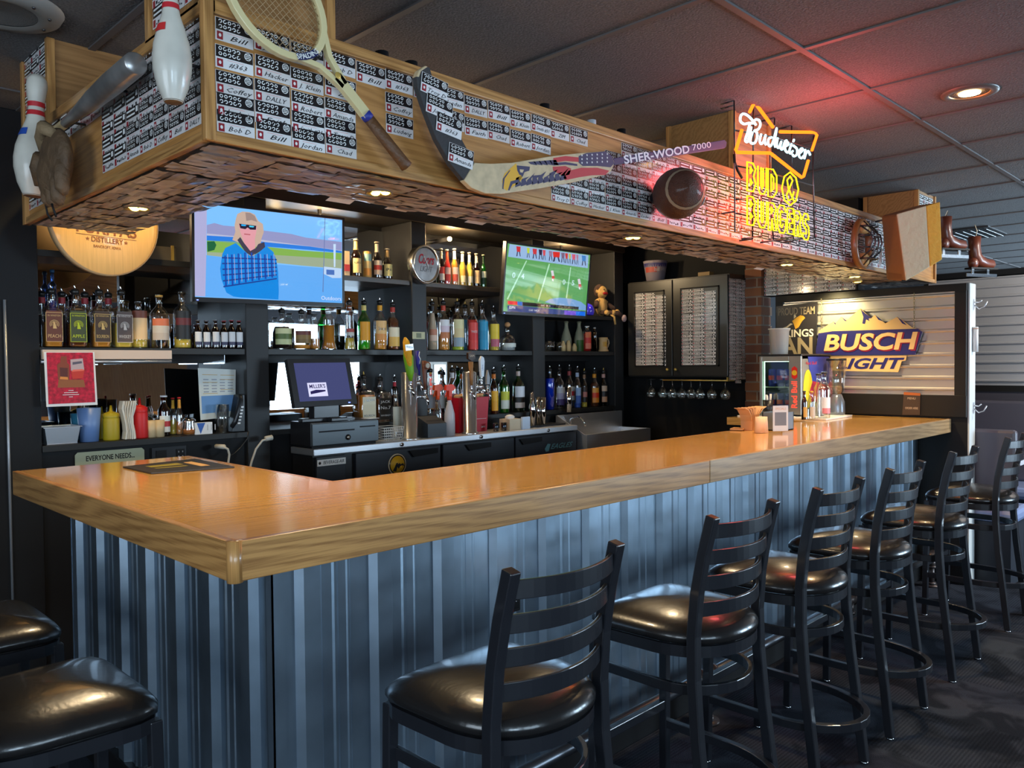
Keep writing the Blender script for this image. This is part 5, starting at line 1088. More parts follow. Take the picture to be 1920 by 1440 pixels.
# tin sign below the alcove, outlet, cords
ty = FR+.016
q = [PY(140, 849, ty), PY(270, 839, ty)]
z1 = PY(205, 844, ty).z; x0, x1 = q[0].x, q[1].x; z0 = z1-.17
mb = MB().mat(L_(160, 165, 138)).prism([(x0, ty, z0), (x1, ty, z0), (x1, ty, z1-.012), (x1-.012, ty, z1), (x0+.012, ty, z1), (x0, ty, z1-.012)], (0, -.003, 0))
mb.mat(INK).text('EVERYONE NEEDS...', ((x0+x1)/2, ty-.0034, z1-.033), X_, Z_, .034, off=.015, width=(x1-x0)*.70).text('SOMETHING TO BELIEVE IN', ((x0+x1)/2, ty-.0034, z1-.075), X_, Z_, .034, off=.015, width=(x1-x0)*.92)
mb.text('I BELIEVE I\'LL HAVE', ((x0+x1)/2, ty-.0034, z1-.118), X_, Z_, .026, width=(x1-x0)*.7)
solo('tin_sign', mb, 'grey-green tin sign reading everyone needs something to believe in', 'sign')
q = PY(325, 852, FR+.01); mb = MB().mat(BLKP).cbox((q.x-.02, FR+.013, q.z), (.17, .008, .08)).mat(BLK).cbox((q.x-.06, FR+.008, q.z), (.05, .006, .05)).cbox((q.x+.035, FR+.008, q.z), (.04, .006, .05)).mat(L_(150, 155, 160))
for a in (-1, 1):
    for b_ in (-1, 1): mb.cbox((q.x+.035+a*.01, FR+.0045, q.z+b_*.012), (.004, .002, .008))
solo('wall_outlet', mb, 'black double wall outlet plate below the left bay', 'outlet')
CORD = mat('cord_white', (.62, .58, .50), .5)
pts = [PY(*p, 2.33) for p in ((507, 822), (492, 826), (480, 842), (472, 865), (466, 890), (462, 920))]; pts.append(V((pts[-1].x-.02, 2.33, .008)))
t = thing('extension_lead', 'cream power cord with plug dropping left of the cash drawer', 'cord', pts[0]); part(t, 'cable', MB().mat(CORD).tube(pts, .006, 8)); part(t, 'plug', MB().mat(CORD).cyl(pts[0]+V((.01, 0, .004)), pts[0]-V((.03, 0, 0)), .014, n=10))
pts = [PY(*p, 2.33) for p in ((419, 838), (427, 842), (430, 852), (428, 868), (425, 900))]; pts.append(V((pts[-1].x-.02, 2.33, .008)))
t = thing('extension_lead', 'short cream cord hanging below the telephone', 'cord', pts[0]); part(t, 'cable', MB().mat(CORD).tube(pts, .006, 8)); part(t, 'plug', MB().mat(CORD).cyl(pts[0]-V((.012, -.06, 0)), pts[0]+V((.005, 0, 0)), .012, n=10))
pts = [PY(*p, 2.34) for p in ((466, 808), (464, 822), (452, 838), (440, 850), (425, 858))]
solo('black_cable', MB().mat(BLKP).tube(pts, .003, 6), 'thin black cable looping down from the telephone', 'cable')
# right bay: mugs, shakers, stein
for i, (px, w, h) in enumerate(((1028, 15, .075), (1040, 15, .075), (1049, 14, .07))):
    x = PY(px, 655, 2.45).x; solo('glass_mug', MB().mat(GL).lathe([(0, .001), (.022, .001), (.024, h), (.021, h), (.019, .01), (0, .01)], (x, 2.45+.03*(i % 2), MZ), 18).tube([(x+.023, 2.45+.03*(i % 2), MZ+h*.8), (x+.036, 2.45+.03*(i % 2), MZ+h*.6), (x+.023, 2.45+.03*(i % 2), MZ+h*.25)], .003, 6), ('small glass mug at the left end of the right bay', 'middle small glass mug beside the grey post', 'third small glass mug, touching the cream shakers')[i], 'mug', group='small mugs on the middle shelf')
for i, (px, w, h) in enumerate(((1056, 9, .08), (1066, 9, .085), (1077, 9, .062))):
    x = PY(px, 655, 2.44).x; solo('salt_shaker', MB().mat(L_(215, 185, 130)).lathe([(0, .001), (.019, .001), (.02, h*.5), (.013, h*.8), (.008, h), (0, h)], (x, 2.44, MZ), 14), ('cream shaker, leftmost of three under the football screen', 'cream shaker, tallest and middle of three', 'short cream shaker in front of the green base')[i], 'shaker', group='cream shakers')
bottle('red patterned glass with a pale stopper beside the stein', 1101, 16, 611, y=2.45, z=MZ, style='cyl', lm=REDL, fill=.7, cap=(225, 215, 205), lab=[(225, 110, 80), (210, 40, 30), (225, 110, 60)], lh=(.1, .75), group=G1)
bottle('narrow dark shaker bottle left of the stein', 1115, 9, 614, y=2.45, z=MZ, style='cyl', gm=GLB, lm=DRK, fill=.6, cap=(200, 200, 200), group=G1)
x = PY(1131, 655, 2.45).x; t = thing('beer_stein', 'cream ceramic beer stein with painted scene and handle', 'stein', (x, 2.45, MZ))
part(t, 'body', MB().mat(L_(215, 175, 120)).lathe([(0, .001), (.043, .001), (.044, .012), (.037, .02), (.035, .095), (.038, .10), (.038, .115), (.033, .115), (.031, .02), (0, .02)], (x, 2.45, MZ), 26))
part(t, 'handle', MB().mat(L_(220, 190, 150)).tube([(x+.034, 2.45, MZ+.10), (x+.068, 2.45, MZ+.10), (x+.075, 2.45, MZ+.07), (x+.06, 2.45, MZ+.04), (x+.035, 2.45, MZ+.032)], .006, 10))
part(t, 'painted_scene', MB().mat(L_(205, 150, 50)).lathe([(.0365, .04), (.0365, .08)], (x, 2.45, MZ), 10, a0=-2.6, a1=-1.5).mat(L_(110, 90, 70)).lathe([(.0367, .035), (.0367, .07)], (x, 2.45, MZ), 8, a0=-1.45, a1=-.9))
#==SIDE
NY = V((0, -1, 0)); NX = V((-1, 0, 0))
# wall cabinet with stickered doors
FX = 4.6; cy0, cy1 = 1.445, 2.375; cz0, cz1 = 1.335, 2.115
cb_ = thing('wall_cabinet', 'black two-door wall cabinet whose panes are papered with name stickers', 'cabinet', (4.74, 1.9, cz0))
CBK = mat('cabinet_black', (.018, .017, .015), .35, coat=.2)
part(cb_, 'body', MB().mat(CBK).box((FX+.02, cy0, cz0), (4.879, cy1, cz1)), bev=.003)
ym = PX(1261, 620, FX).y
def mini(mb, o, u, v, w, h, rr):
    o, u, v = V(o), V(u), V(v); n = u.cross(v); t = rr.uniform(-.05, .05); u, v = u+v*t, v-u*t
    P = lambda a, b, k: o+u*a+v*b+n*k
    q = lambda m, a0, b0, a1, b1, k: mb.mat(m).poly([P(a0, b0, k), P(a1, b0, k), P(a1, b1, k), P(a0, b1, k)])
    mb.mat(CARDS[rr.randrange(3)]).obox(P(0, 0, 0), u*w, v*h, n*.0006)
    q(INK, .001, h*.5, w-.001, h*.96, .0009); q(DRED, .003, h*.08, .014, h*.42, .0009)
    q(WHITE, .006, h*.6, w*.68, h*.68, .0012); q(WHITE, .006, h*.78, w*.68, h*.86, .0012); q(WHITE, w*.76, h*.6, w*.9, h*.86, .0012)
    x = .02
    while x < w-.012: d = rr.uniform(.004, .01); b0 = h*rr.uniform(.1, .2); q(INK, x, b0, x+d, b0+h*rr.uniform(.1, .25), .0009); x += d+.005
rs = random.Random(3)
for a, b_, pa, pb in ((ym+.004, cy1-.005, 1190, 1249), (cy0+.005, ym-.004, 1278, 1343)):
    d = part(cb_, 'door', MB().mat(CBK).box((FX, a, cz0+.01), (FX+.018, b_, cz1-.01)), bev=.003)
    part(d, 'moulding', MB().mat(BLK).box((FX-.006, a+.07, cz0+.085), (FX, a+.08, cz1-.085)).box((FX-.006, b_-.08, cz0+.085), (FX, b_-.07, cz1-.085)).box((FX-.006, a+.07, cz0+.085), (FX, b_-.07, cz0+.095)).box((FX-.006, a+.07, cz1-.095), (FX, b_-.07, cz1-.085)))
    ya, yb = PX(pb, 620, FX).y, PX(pa, 620, FX).y; w = (ya-yb)/3; w = abs(w)
    for i in range(3):
        for k in range(22):
            if k == 21 and i == 2: continue
            mb = MB(); mini(mb, (FX-.002, yb-i*w+rs.uniform(-.002, .002), cz0+.095+k*.0268+rs.uniform(-.002, .002)), NY, Z_, w*.97, .026, rs); part(d, 'sticker', mb)
    kx = (a+.035) if a > ym else (b_-.035)
    part(d, 'knob', MB().mat(GOLD).ball((FX-.02, kx, cz0+.06), .012, 14).cyl((FX, kx, cz0+.06), (FX-.015, kx, cz0+.06), .005))
mb = MB()
for i in range(3):
    for k in range(29):
        if k < 1 and i != 1: continue
        mini(mb, (FX+.012+i*.09+rs.uniform(-.003, .003), cy0-.001, cz0-.045+k*.0272), X_, Z_, .087, .0262, rs)
part(cb_, 'sticker', mb, stuff=True, label='name stickers on the near side of the cabinet')
rk = thing('glass_rack', 'brass rail under the wall cabinet holding the stem glasses', 'glass rack', (4.66, 1.8, cz0))
part(rk, 'rail', MB().mat(GOLD).cyl((4.63, 1.47, cz0-.025), (4.63, 2.05, cz0-.025), .005, n=10)); part(rk, 'rail', MB().mat(GOLD).cyl((4.72, 1.47, cz0-.025), (4.72, 2.05, cz0-.025), .005, n=10))
part(rk, 'bracket', MB().mat(GOLD).box((4.625, 1.465, cz0-.03), (4.725, 1.475, cz0-.0005)))
for i, px in enumerate((1221, 1243, 1261, 1279, 1296, 1313, 1335, 1360)):
    y = PX(px, 740, 4.675).y; zt = cz0-.018
    wg = ['leftmost stem glass hanging under the cabinet', 'second stem glass from the left on the hanging rack', 'third stem glass from the left on the rack', 'fourth stem glass from the left on the rack', 'fourth stem glass from the right on the rack', 'third stem glass from the right on the rack', 'second stem glass from the right on the rack', 'rightmost and nearest stem glass hanging under the cabinet'][i]
    solo('stem_glass', MB().mat(GL).lathe([(0, 0), (.033, -.001), (.033, -.003), (.004, -.008), (.0035, -.055), (.012, -.068), (.030, -.085), (.040, -.108), (.038, -.130), (.031, -.152), (.029, -.152), (.036, -.130), (.038, -.108), (.028, -.087), (0, -.072)], (4.675, y, zt), 20), wg, 'wine glass', group='stem glasses hanging under the cabinet')
c = PX(1229, 525, 4.72); c.z = cz1+.001
bk = thing('ice_bucket', 'red, white and blue beer bucket on top of the wall cabinet', 'bucket', c)
part(bk, 'body', MB().mat(L_(150, 140, 150)).lathe([(0, 0), (.072, 0), (.098, .16), (.10, .165), (.094, .165), (.07, .006), (0, .006)], c, 30))
part(bk, 'label', MB().mat(L_(60, 60, 120)).lathe([(.0905, .115), (.096, .145)], c, 16, a0=-3.9, a1=-1.3).mat(L_(175, 75, 65)).lathe([(.0855, .07), (.0915, .112)], c, 10, a0=-3.6, a1=-2.4).mat(L_(180, 170, 175)).text('bud light', (0, 0, 0), X_, Z_, .045, off=.02, width=.10, fn=lambda a, b, h: (c.x+.093*math.cos(-2.1+a/.093), c.y+.093*math.sin(-2.1+a/.093), c.z+.092+b)))
solo('small_box', MB().mat(L_(150, 120, 70)).box((4.64, PX(1322, 512, 4.66).y-.05, cz1+.001), (4.70, PX(1322, 512, 4.66).y+.05, cz1+.03)), 'small tan box on the cabinet top above the right door', 'box')
# plush monkey and toy helmet on the right bay shelf
q = PY(1131, 545, 2.43); UZ2 = 1.83
PL = mat('plush_tan', c_(200, 160, 95), .9, bump=.6, bscale=220); PB = mat('plush_brown', c_(70, 50, 42), .95, bump=.6, bscale=220); PR = mat('plush_red', c_(175, 25, 30), .9)
k = 1.0; mx_, my_, mz_ = q.x, 2.45, UZ2+.001
pm = thing('plush_monkey', 'tan knitted plush monkey with red mouth and brown sleeves seated on the shelf', 'plush toy', (mx_, my_, mz_))
part(pm, 'body', MB().mat(PL).ball((mx_, my_, mz_+.081), (.055, .045, .08), 16))
hd = part(pm, 'head', MB().mat(PL).ball((mx_-.005, my_-.01, mz_+.195), (.048, .045, .052), 16).ball((mx_-.053, my_, mz_+.20), (.014, .01, .016), 10).ball((mx_+.044, my_, mz_+.20), (.014, .01, .016), 10))
part(hd, 'hood', MB().mat(PB).ball((mx_-.005, my_+.012, mz_+.205), (.054, .045, .058), 16)); part(hd, 'mouth', MB().mat(PR).ball((mx_-.008, my_-.05, mz_+.183), (.03, .014, .012), 12)); part(hd, 'eye', MB().mat(INK).ball((mx_-.025, my_-.05, mz_+.213), .005, 8)); part(hd, 'eye', MB().mat(INK).ball((mx_+.012, my_-.05, mz_+.213), .005, 8))
part(pm, 'arm', MB().mat(PL).tube([(mx_+.04, my_, mz_+.125), (mx_+.065, my_-.01, mz_+.10)], .02, 10).mat(PB).tube([(mx_+.062, my_-.01, mz_+.105), (mx_+.080, my_-.075, mz_+.055)], .02, 10).mat(PL).ball((mx_+.085, my_-.095, mz_+.035), .021, 10))
part(pm, 'arm', MB().mat(PL).tube([(mx_-.04, my_, mz_+.125), (mx_-.062, my_, mz_+.115)], .019, 10).mat(PB).tube([(mx_-.06, my_, mz_+.118), (mx_-.09, my_-.02, mz_+.07)], .019, 10))
part(pm, 'leg', MB().mat(PB).tube([(mx_-.02, my_-.04, mz_+.028), (mx_+.05, my_-.13, mz_+.022), (mx_+.075, my_-.145, mz_+.002)], .02, 10).mat(PL).tube([(mx_+.02, my_-.095, mz_+.026), (mx_+.035, my_-.11, mz_+.024)], .023, 10).mat(mat('plush_grey', c_(150, 130, 135), .9)).ball((mx_+.085, my_-.165, mz_-.02), (.022, .022, .03), 10))
part(pm, 'leg', MB().mat(PB).tube([(mx_-.03, my_-.03, mz_+.028), (mx_-.07, my_-.10, mz_+.022)], .02, 10).mat(PL).ball((mx_-.075, my_-.115, mz_+.022), .022, 10))
part(pm, 'tail', MB().mat(PL).tube([(mx_+.01, my_-.04, mz_+.012), (mx_+.012, my_-.085, mz_+.012), (mx_+.014, my_-.12, mz_-.01), (mx_+.02, my_-.125, mz_-.07)], .009, 8))
q = PY(1108, 545, 2.38); c = V((q.x, 2.43, UZ2+.002))
hm = thing('toy_helmet', 'small purple toy football helmet half behind the football screen', 'helmet', c)
part(hm, 'shell', MB().mat(mat('helmet', c_(60, 50, 230), .2, coat=.6)).lathe([(.058, 0), (.066, .025), (.064, .05), (.05, .078), (.025, .092), (0, .096)], c, 22)); part(hm, 'stripe', MB().mat(PAPER).ball(c+V((-.02, -.055, .05)), (.008, .005, .012), 8).ball(c+V((-.01, -.06, .03)), (.008, .005, .008), 8))
# header over the partition with stickers
struct('trim_2', MB().mat(WALLB).box((4.885, .60, 1.945), (5.0, 1.305, CEIL)))
hb = thing('sticker_board', 'dim brownish board of name stickers above the corrugated partition', 'board', (4.884, .95, 1.946))
part(hb, 'backing', MB().mat(mat('board_brown', (.05, .03, .02), .6)).box((4.8805, .61, 1.946), (4.8845, 1.303, 2.24)))
for i in range(7):
    for k in range(9): mb = MB(); mini(mb, (4.880, 1.30-i*.098+rs.uniform(-.001, .001), 1.95+k*.030), NY, Z_, .094, .0285, rs); part(hb, 'sticker', mb)
# partition
PXF = 4.88; PW = .125; pe = -.09; pb_ = 1.205; pz = 1.94
struct('partition_1', MB().mat(mat('partition', (.011, .010, .009), .55, spec=.3)).box((PXF, pe, 0), (PXF+PW, pb_, pz)), bev=.003)
ya, yb = 1.14, -.02; z0, z1 = 1.222, 1.892
prof = []; z = z0; N_ = 5
pitch = .0762
while z < z1-.001:
    for a, d in ((0, 0), (.34, 0), (.44, .016), (.56, .016), (.66, 0)):
        if z+a*pitch <= z1: prof.append((z+a*pitch, d))
    z += pitch
prof.append((z1, 0))
vs = []
for zz, d in prof: vs += [(PXF-.006-d, ya, zz), (PXF-.006-d, yb, zz)]
cp = thing('corrugated_panel', 'framed panel of horizontal corrugated metal on the dark partition', 'panel', (PXF-.01, .56, z0))
part(cp, 'sheet', MB().mat(CORR).add(vs, [(2*i, 2*i+1, 2*i+3, 2*i+2) for i in range(len(prof)-1)]))
FRM = mat('frame_brown', (.010, .009, .008), .45, spec=.35)
for nm, bx_ in (('frame_rail', ((PXF-.022, yb-.07, z1-.002), (PXF-.001, ya+.06, pz-.002))), ('frame_rail', ((PXF-.022, yb-.07, z0-.14), (PXF-.001, ya+.06, z0))), ('frame_stile', ((PXF-.022, yb-.068, z0), (PXF-.001, yb, z1))), ('frame_stile', ((PXF-.022, ya, z0), (PXF-.001, ya+.06, z1)))):
    part(cp, nm, MB().mat(FRM).box(*bx_), bev=.002)
lamp('SPOT', (4.62, .80, 1.965), 26, (1, .80, .38), .03, to=(4.9, .72, 1.5), spot=1.9, blend=.8)
t = thing('puck_light', 'small warm spot under the canopy end lighting the corrugated partition', 'light', (4.62, .50, KZ)); part(t, 'housing', MB().mat(GOLD).cyl((4.62, .50, KZ-.0005), (4.62, .50, KZ-.012), .03, n=20)); part(t, 'lamp', MB().mat(PUCK).cyl((4.62, .50, KZ-.012), (4.62, .50, KZ-.0135), .02, n=16))
et = thing('door_jamb_trim', 'white edge board on the end of the partition', 'trim', (4.95, pe, 0))
part(et, 'board', MB().mat(mat('jamb', (.72, .76, .76), .35)).box((PXF+.004, pe-.012, 0), (PXF+PW, pe-.001, pz-.002)), bev=.002)
for nm, zz in (('upper coat hook on the white partition edge', 1.80), ('lower coat hook on the white partition edge', 1.135)):
    t = thing('coat_hook', nm, 'hook', (5.0, pe, zz), group='coat hooks on the partition edge')
    y = pe-.013
    part(t, 'plate', MB().mat(BSTEEL).box((4.955, y-.003, zz-.03), (4.975, y, zz+.04)))
    part(t, 'hook', MB().mat(BSTEEL).tube([(4.965, y-.003, zz), (4.965, y-.03, zz-.025), (4.965, y-.06, zz-.015), (4.965, y-.075, zz+.02)], .004, 8).tube([(4.965, y-.003, zz+.02), (4.965, y-.03, zz+.015), (4.965, y-.045, zz+.03)], .004, 8))
t = thing('paper_towel_tube', 'bright white rolled tube fixed on the partition edge between the hooks', 'tube', (4.95, pe-.04, 1.5)); part(t, 'tube', MB().mat(WHITE).cyl((4.945, pe-.029, 1.50), (4.945, pe-.029, 1.66), .015, n=18)); part(t, 'band', MB().mat(L_(200, 160, 140)).cyl((4.945, pe-.029, 1.645), (4.945, pe-.029, 1.652), .0155, n=18))
# hanging beer sign
SX = 4.845
Zs = ((1440, 520), 4.571)
def sp_(pts, h=0): return onto(pts, (SX, 0, 0), (-1, 0, 0), h, *Zs)
bsg = thing('beer_sign', 'mountain-shaped cream and blue beer sign hanging on chains', 'sign', sp_([(860, 640)])[0])
CR_ = mat('sign_cream', c_(215, 180, 120), .45); NB_ = mat('sign_navy', c_(38, 38, 105), .35, coat=.3)
mt = [(440, 460), (480, 435), (560, 380), (585, 395), (630, 338), (675, 372), (795, 268), (890, 350), (920, 323), (1010, 395), (1110, 340), (1180, 385), (1240, 430), (1285, 440), (1285, 470), (440, 485)]
part(bsg, 'mountain_panel', MB().mat(CR_).prism(sp_(mt), NX*.010))
mb = MB().mat(NB_)
for g in ([(795, 275), (835, 310), (890, 350), (860, 352), (870, 375), (840, 360), (830, 400), (808, 395), (818, 340)], [(632, 342), (660, 362), (680, 378), (655, 372)], [(922, 327), (955, 350), (985, 378), (945, 362)], [(1112, 343), (1150, 370), (1190, 410), (1150, 395)], [(560, 382), (580, 394), (585, 405), (570, 398)]): mb.prism(sp_(g, .0102), NX*.001)
part(bsg, 'mountain_shading', mb)
part(bsg, 'name_panel', MB().mat(NB_).prism(sp_([(440, 480), (560, 462), (1290, 440), (1328, 470), (1268, 662), (425, 668), (415, 640)], .004), NX*.014))
part(bsg, 'lower_panel', MB().mat(CR_).prism(sp_([(540, 672), (1192, 668), (1185, 712), (1150, 720), (1120, 812), (540, 800)], .0), NX*.010))
a, b_ = sp_([(445, 565), (1300, 560)], .019)
mb = MB().mat(mat('sign_red', c_(150, 30, 60), .4)).text('BUSCH', (a+b_)/2+V((.0005, -.004, -.004)), NY, Z_, .165, off=.03, shear=.18, width=abs(a.y-b_.y)*.955, ext=.002)
mb.mat(CR_).text('BUSCH', (a+b_)/2+V((-.003, .002, .002)), NY, Z_, .155, off=.03, shear=.18, width=abs(a.y-b_.y)*.94, ext=.002)
part(bsg, 'lettering', mb, label='raised cream lettering')
a, b_ = sp_([(555, 745), (1150, 742)], .0112); part(bsg, 'lettering', MB().mat(NB_).text('LIGHT', (a+b_)/2, NY, Z_, .10, off=.03, shear=.3, width=abs(a.y-b_.y)*.98), label='navy lettering')
for px, y0 in ((1540, 560), (1714, 549)):
    a, b_ = PX(px, y0, SX-.003), PX(px, 618, SX-.003); mb = MB().mat(mat('chain', (.55, .48, .30), .3, 1)); n_ = 16
    for k in range(n_):
        c = a+(b_-a)*((k+.5)/n_); h = (b_-a).length/n_*.62; w = .005; ax = V((0, w, 0)) if k % 2 else V((w, 0, 0))
        mb.tube([c+Z_*h, c+ax+Z_*h*.5, c+ax-Z_*h*.5, c-Z_*h, c-ax-Z_*h*.5, c-ax+Z_*h*.5], .0016, 6, closed=True)
    part(bsg, 'chain', mb)
# fan sign
q = [PX(*p, PXF-.03) for p in ((1457, 667), (1531, 667), (1533, 566), (1456, 575))]
fs_ = thing('fan_sign', 'dark football fan sign with horned gold head left of the mountain sign', 'sign', (q[0]+q[1])/2)
part(fs_, 'board', MB().mat(mat('sign_dark', (.016, .014, .018), .3)).prism(q, NX*.006))
def Q4(a, b, h=.0065): return q[0]*(1-a)*(1-b)+q[1]*a*(1-b)+q[2]*a*b+q[3]*(1-a)*b+NX*h
W4 = (q[1]-q[0]).length
mb = MB().mat(mat('sign_stone', c_(150, 135, 110), .5)).text('PROUD TEAM', Q4(.5, .86), NY, Z_, .075, width=W4*.92, off=.02).text('FAN', Q4(.42, .17), NY, Z_, .17, width=W4*.98, off=.03).mat(L_(225, 215, 200)).text('VIKINGS', Q4(.46, .43), NY, Z_, .075, width=W4*.96, off=.02)
part(fs_, 'lettering', mb)
mb = MB().mat(L_(215, 160, 50)).poly([Q4(a, b) for a, b in ((.48, .52), (.56, .55), (.64, .66), (.72, .72), (.68, .76), (.60, .78), (.50, .74), (.40, .68), (.44, .62))]).mat(L_(220, 205, 170)).poly([Q4(a, b) for a, b in ((.44, .72), (.50, .76), (.47, .82), (.44, .80))]).poly([Q4(a, b, .007) for a, b in ((.14, .55), (.26, .58), (.36, .64), (.42, .62), (.36, .60), (.24, .53))])
part(fs_, 'emblem', mb, label='gold horned head in profile')
q = [PX(*p, PXF-.027) for p in ((1692, 778), (1725, 778), (1726, 737), (1695, 735))]
t = thing('menu_card', 'brown table card pinned below the corrugated panel', 'card', (q[0]+q[1])/2); part(t, 'card', MB().mat(L_(60, 45, 35)).prism(q, NX*.003))
part(t, 'print', MB().mat(L_(165, 90, 40)).prism([q[3]+(q[0]-q[3])*.12+NX*.0032, q[2]+(q[1]-q[2])*.12+NX*.0032, q[2]+NX*.0032, q[3]+NX*.0032], NX*.0004).mat(L_(190, 170, 150)).text('ORDER HERE', (q[0]+q[1]+q[2]+q[3])/4+NX*.0034-Z_*.03, NY, Z_, .02, width=.08).text('MENU', (q[0]+q[1]+q[2]+q[3])/4+NX*.0034+Z_*.035, NY, Z_, .02, width=.05))
#==FRIDGE
sb = thing('serving_board', 'thin white board on the bar under the drinks cooler', 'board', (4.4, .8, BH))
TB = BH+.0125
part(sb, 'board', MB().mat(WHITE).prism([(4.235, .545, BH+.0006), (4.70, .565, BH+.0006), (4.72, 1.15, BH+.0006), (4.20, 1.15, BH+.0006)], (0, 0, .012)), bev=.002)
c0 = V((4.32, .75, TB)); y1_ = PX(1424, 720, c0.x).y; x1_ = PY(1566, 720, c0.y).x; zt = PX(1502, 667, c0.x).z
y1_ = min(y1_, 1.17); x1_ = min(x1_, 4.76)
fg = thing('drinks_cooler', 'small silver energy drink cooler with a lit glass door', 'drinks cooler', (c0.x+.15, c0.y+.15, TB))
FS = mat('fridge_silver', (.42, .41, .37), .35, .7)
part(fg, 'body', MB().mat(FS).box((c0.x+.02, c0.y, TB+.012), (x1_, c0.y+.012, zt)).box((c0.x+.02, y1_-.012, TB+.012), (x1_, y1_, zt)).box((x1_-.012, c0.y, TB+.012), (x1_, y1_, zt)).box((c0.x+.02, c0.y, TB+.012), (x1_, y1_, TB+.03)).box((c0.x+.02, c0.y, zt-.02), (x1_, y1_, zt)))
part(fg, 'lid', MB().mat(BLKP).box((c0.x-.008, c0.y-.008, zt), (x1_+.01, y1_+.008, zt+.012)), bev=.004)
for fx_ in (c0.x+.03, x1_-.04):
    for fy_ in (c0.y+.02, y1_-.04): part(fg, 'foot', MB().mat(BLKP).cyl((fx_, fy_, TB+.0005), (fx_, fy_, TB+.012), .012, n=12))
h = zt-TB; yd0, yd1 = c0.y+.085, y1_-.02
dz0, dz1 = TB+.05, zt-.035
dr_ = part(fg, 'door', MB().mat(FS).box((c0.x, c0.y, TB+.012), (c0.x+.02, yd0, zt)).box((c0.x, yd1, TB+.012), (c0.x+.02, y1_, zt)).box((c0.x, yd0, TB+.012), (c0.x+.02, yd1, dz0)).box((c0.x, yd0, dz1), (c0.x+.02, yd1, zt)), bev=.002)
part(dr_, 'pane', MB().mat(glass('pane', (.85, .95, .88), .12)).box((c0.x+.006, yd0, dz0), (c0.x+.010, yd1, dz1)))
RB = glow('neon_label', (1, .06, .03), 1.6)
part(dr_, 'lettering', MB().mat(RB).text('Red Bull', (c0.x-.001, c0.y+.045, TB+h*.36), Z_, Y_, .055, width=h*.44, off=.02).mat(L_(235, 40, 30)).poly([(c0.x-.0015, c0.y+.045+a, TB+h*.72+b) for a, b in ((.02, -.03), (.02, .03), (.0, .045), (-.02, .03), (-.02, -.03), (0, -.045))]).mat(L_(250, 205, 40)).disc((c0.x-.0025, c0.y+.045, TB+h*.72), NY, Z_, .018, 16), label='vertical red lettering')
part(fg, 'interior_light', MB().mat(glow('fridge_led', (.75, 1, .85), 3.5)).box((c0.x+.022, yd0+.01, dz1-.004), (c0.x+.03, yd1-.01, dz1)).box((c0.x+.022, yd1-.008, dz0), (c0.x+.026, yd1-.003, dz1)))
part(fg, 'interior', MB().mat(L_(205, 220, 205)).box((x1_-.03, yd0-.02, dz0-.01), (x1_-.013, yd1+.01, dz1)).box((c0.x+.03, c0.y+.013, TB+h*.47), (x1_-.03, y1_-.013, TB+h*.47+.006)))
mb = MB().mat(L_(45, 60, 160)).poly([(c0.x+.13+.05, c0.y-.0015, TB+h*.25), (x1_-.005, c0.y-.0015, TB+h*.25), (x1_-.005, c0.y-.0015, zt-.006), (c0.x+.10, c0.y-.0015, zt-.006)]).mat(L_(215, 205, 30)).disc((c0.x+.10, c0.y-.002, TB+h*.45), X_, Z_, .07, 24, .13).mat(L_(190, 35, 60)).poly([(c0.x+.12, c0.y-.0025, TB+h*.4), (c0.x+.17, c0.y-.0025, TB+h*.58), (x1_-.01, c0.y-.0025, TB+h*.48), (x1_-.01, c0.y-.0025, TB+h*.2), (c0.x+.15, c0.y-.0025, TB+h*.24)]).text('Red Bull', (c0.x+.15, c0.y-.003, zt-.05), X_, Z_, .03, width=.16).mat(L_(235, 160, 60)).text('1.5', ((c0.x+x1_)/2+.03, c0.y-.003, TB+h*.3), X_, Z_, .05)
part(fg, 'side_decal', mb, label='blue, yellow and red side graphics')
for k in range(6):
    y = yd0+.035+(k % 3)*.06; z = (TB+h*.47+.0066) if k < 3 else TB+.031
    if y > yd1-.02: continue
    solo('drink_can', MB().mat(L_(40, 50, 150)).lathe([(0, 0), (.02, 0), (.026, .01), (.026, .11), (.022, .12), (0, .12)], (c0.x+.075, y, z), 16).mat(L_(215, 60, 60)).lathe([(.0264, .045), (.0264, .075)], (c0.x+.075, y, z), 8, a0=PI*.7, a1=PI*1.3),
        ['blue energy drink can nearest the lettering, upper rack', 'middle blue energy drink can on the upper rack', 'left blue energy drink can on the upper rack', 'blue energy drink can nearest the lettering, lower rack', 'middle blue energy drink can on the lower rack', 'left blue energy drink can on the lower rack'][k], 'can', group='cans in the drinks cooler')
c = PX(1461, 664, c0.x+.10); c.z = zt+.0125; r = 19*mpp(c)
ib = thing('white_bucket', 'tall white plastic tub standing on the drinks cooler', 'bucket', c)
zt2 = PX(1461, 616, c0.x+.10).z-c.z
part(ib, 'body', MB().mat(mat('tub_white', (.75, .72, .66), .35)).lathe([(0, 0), (r*.82, 0), (r*.95, zt2*.95), (r*1.06, zt2*.955), (r*1.06, zt2), (r*.92, zt2), (r*.8, .005), (0, .005)], c, 28))
def onb(px, y, z=TB): return V((PY(px, 770, y).x, y, z+.0006))
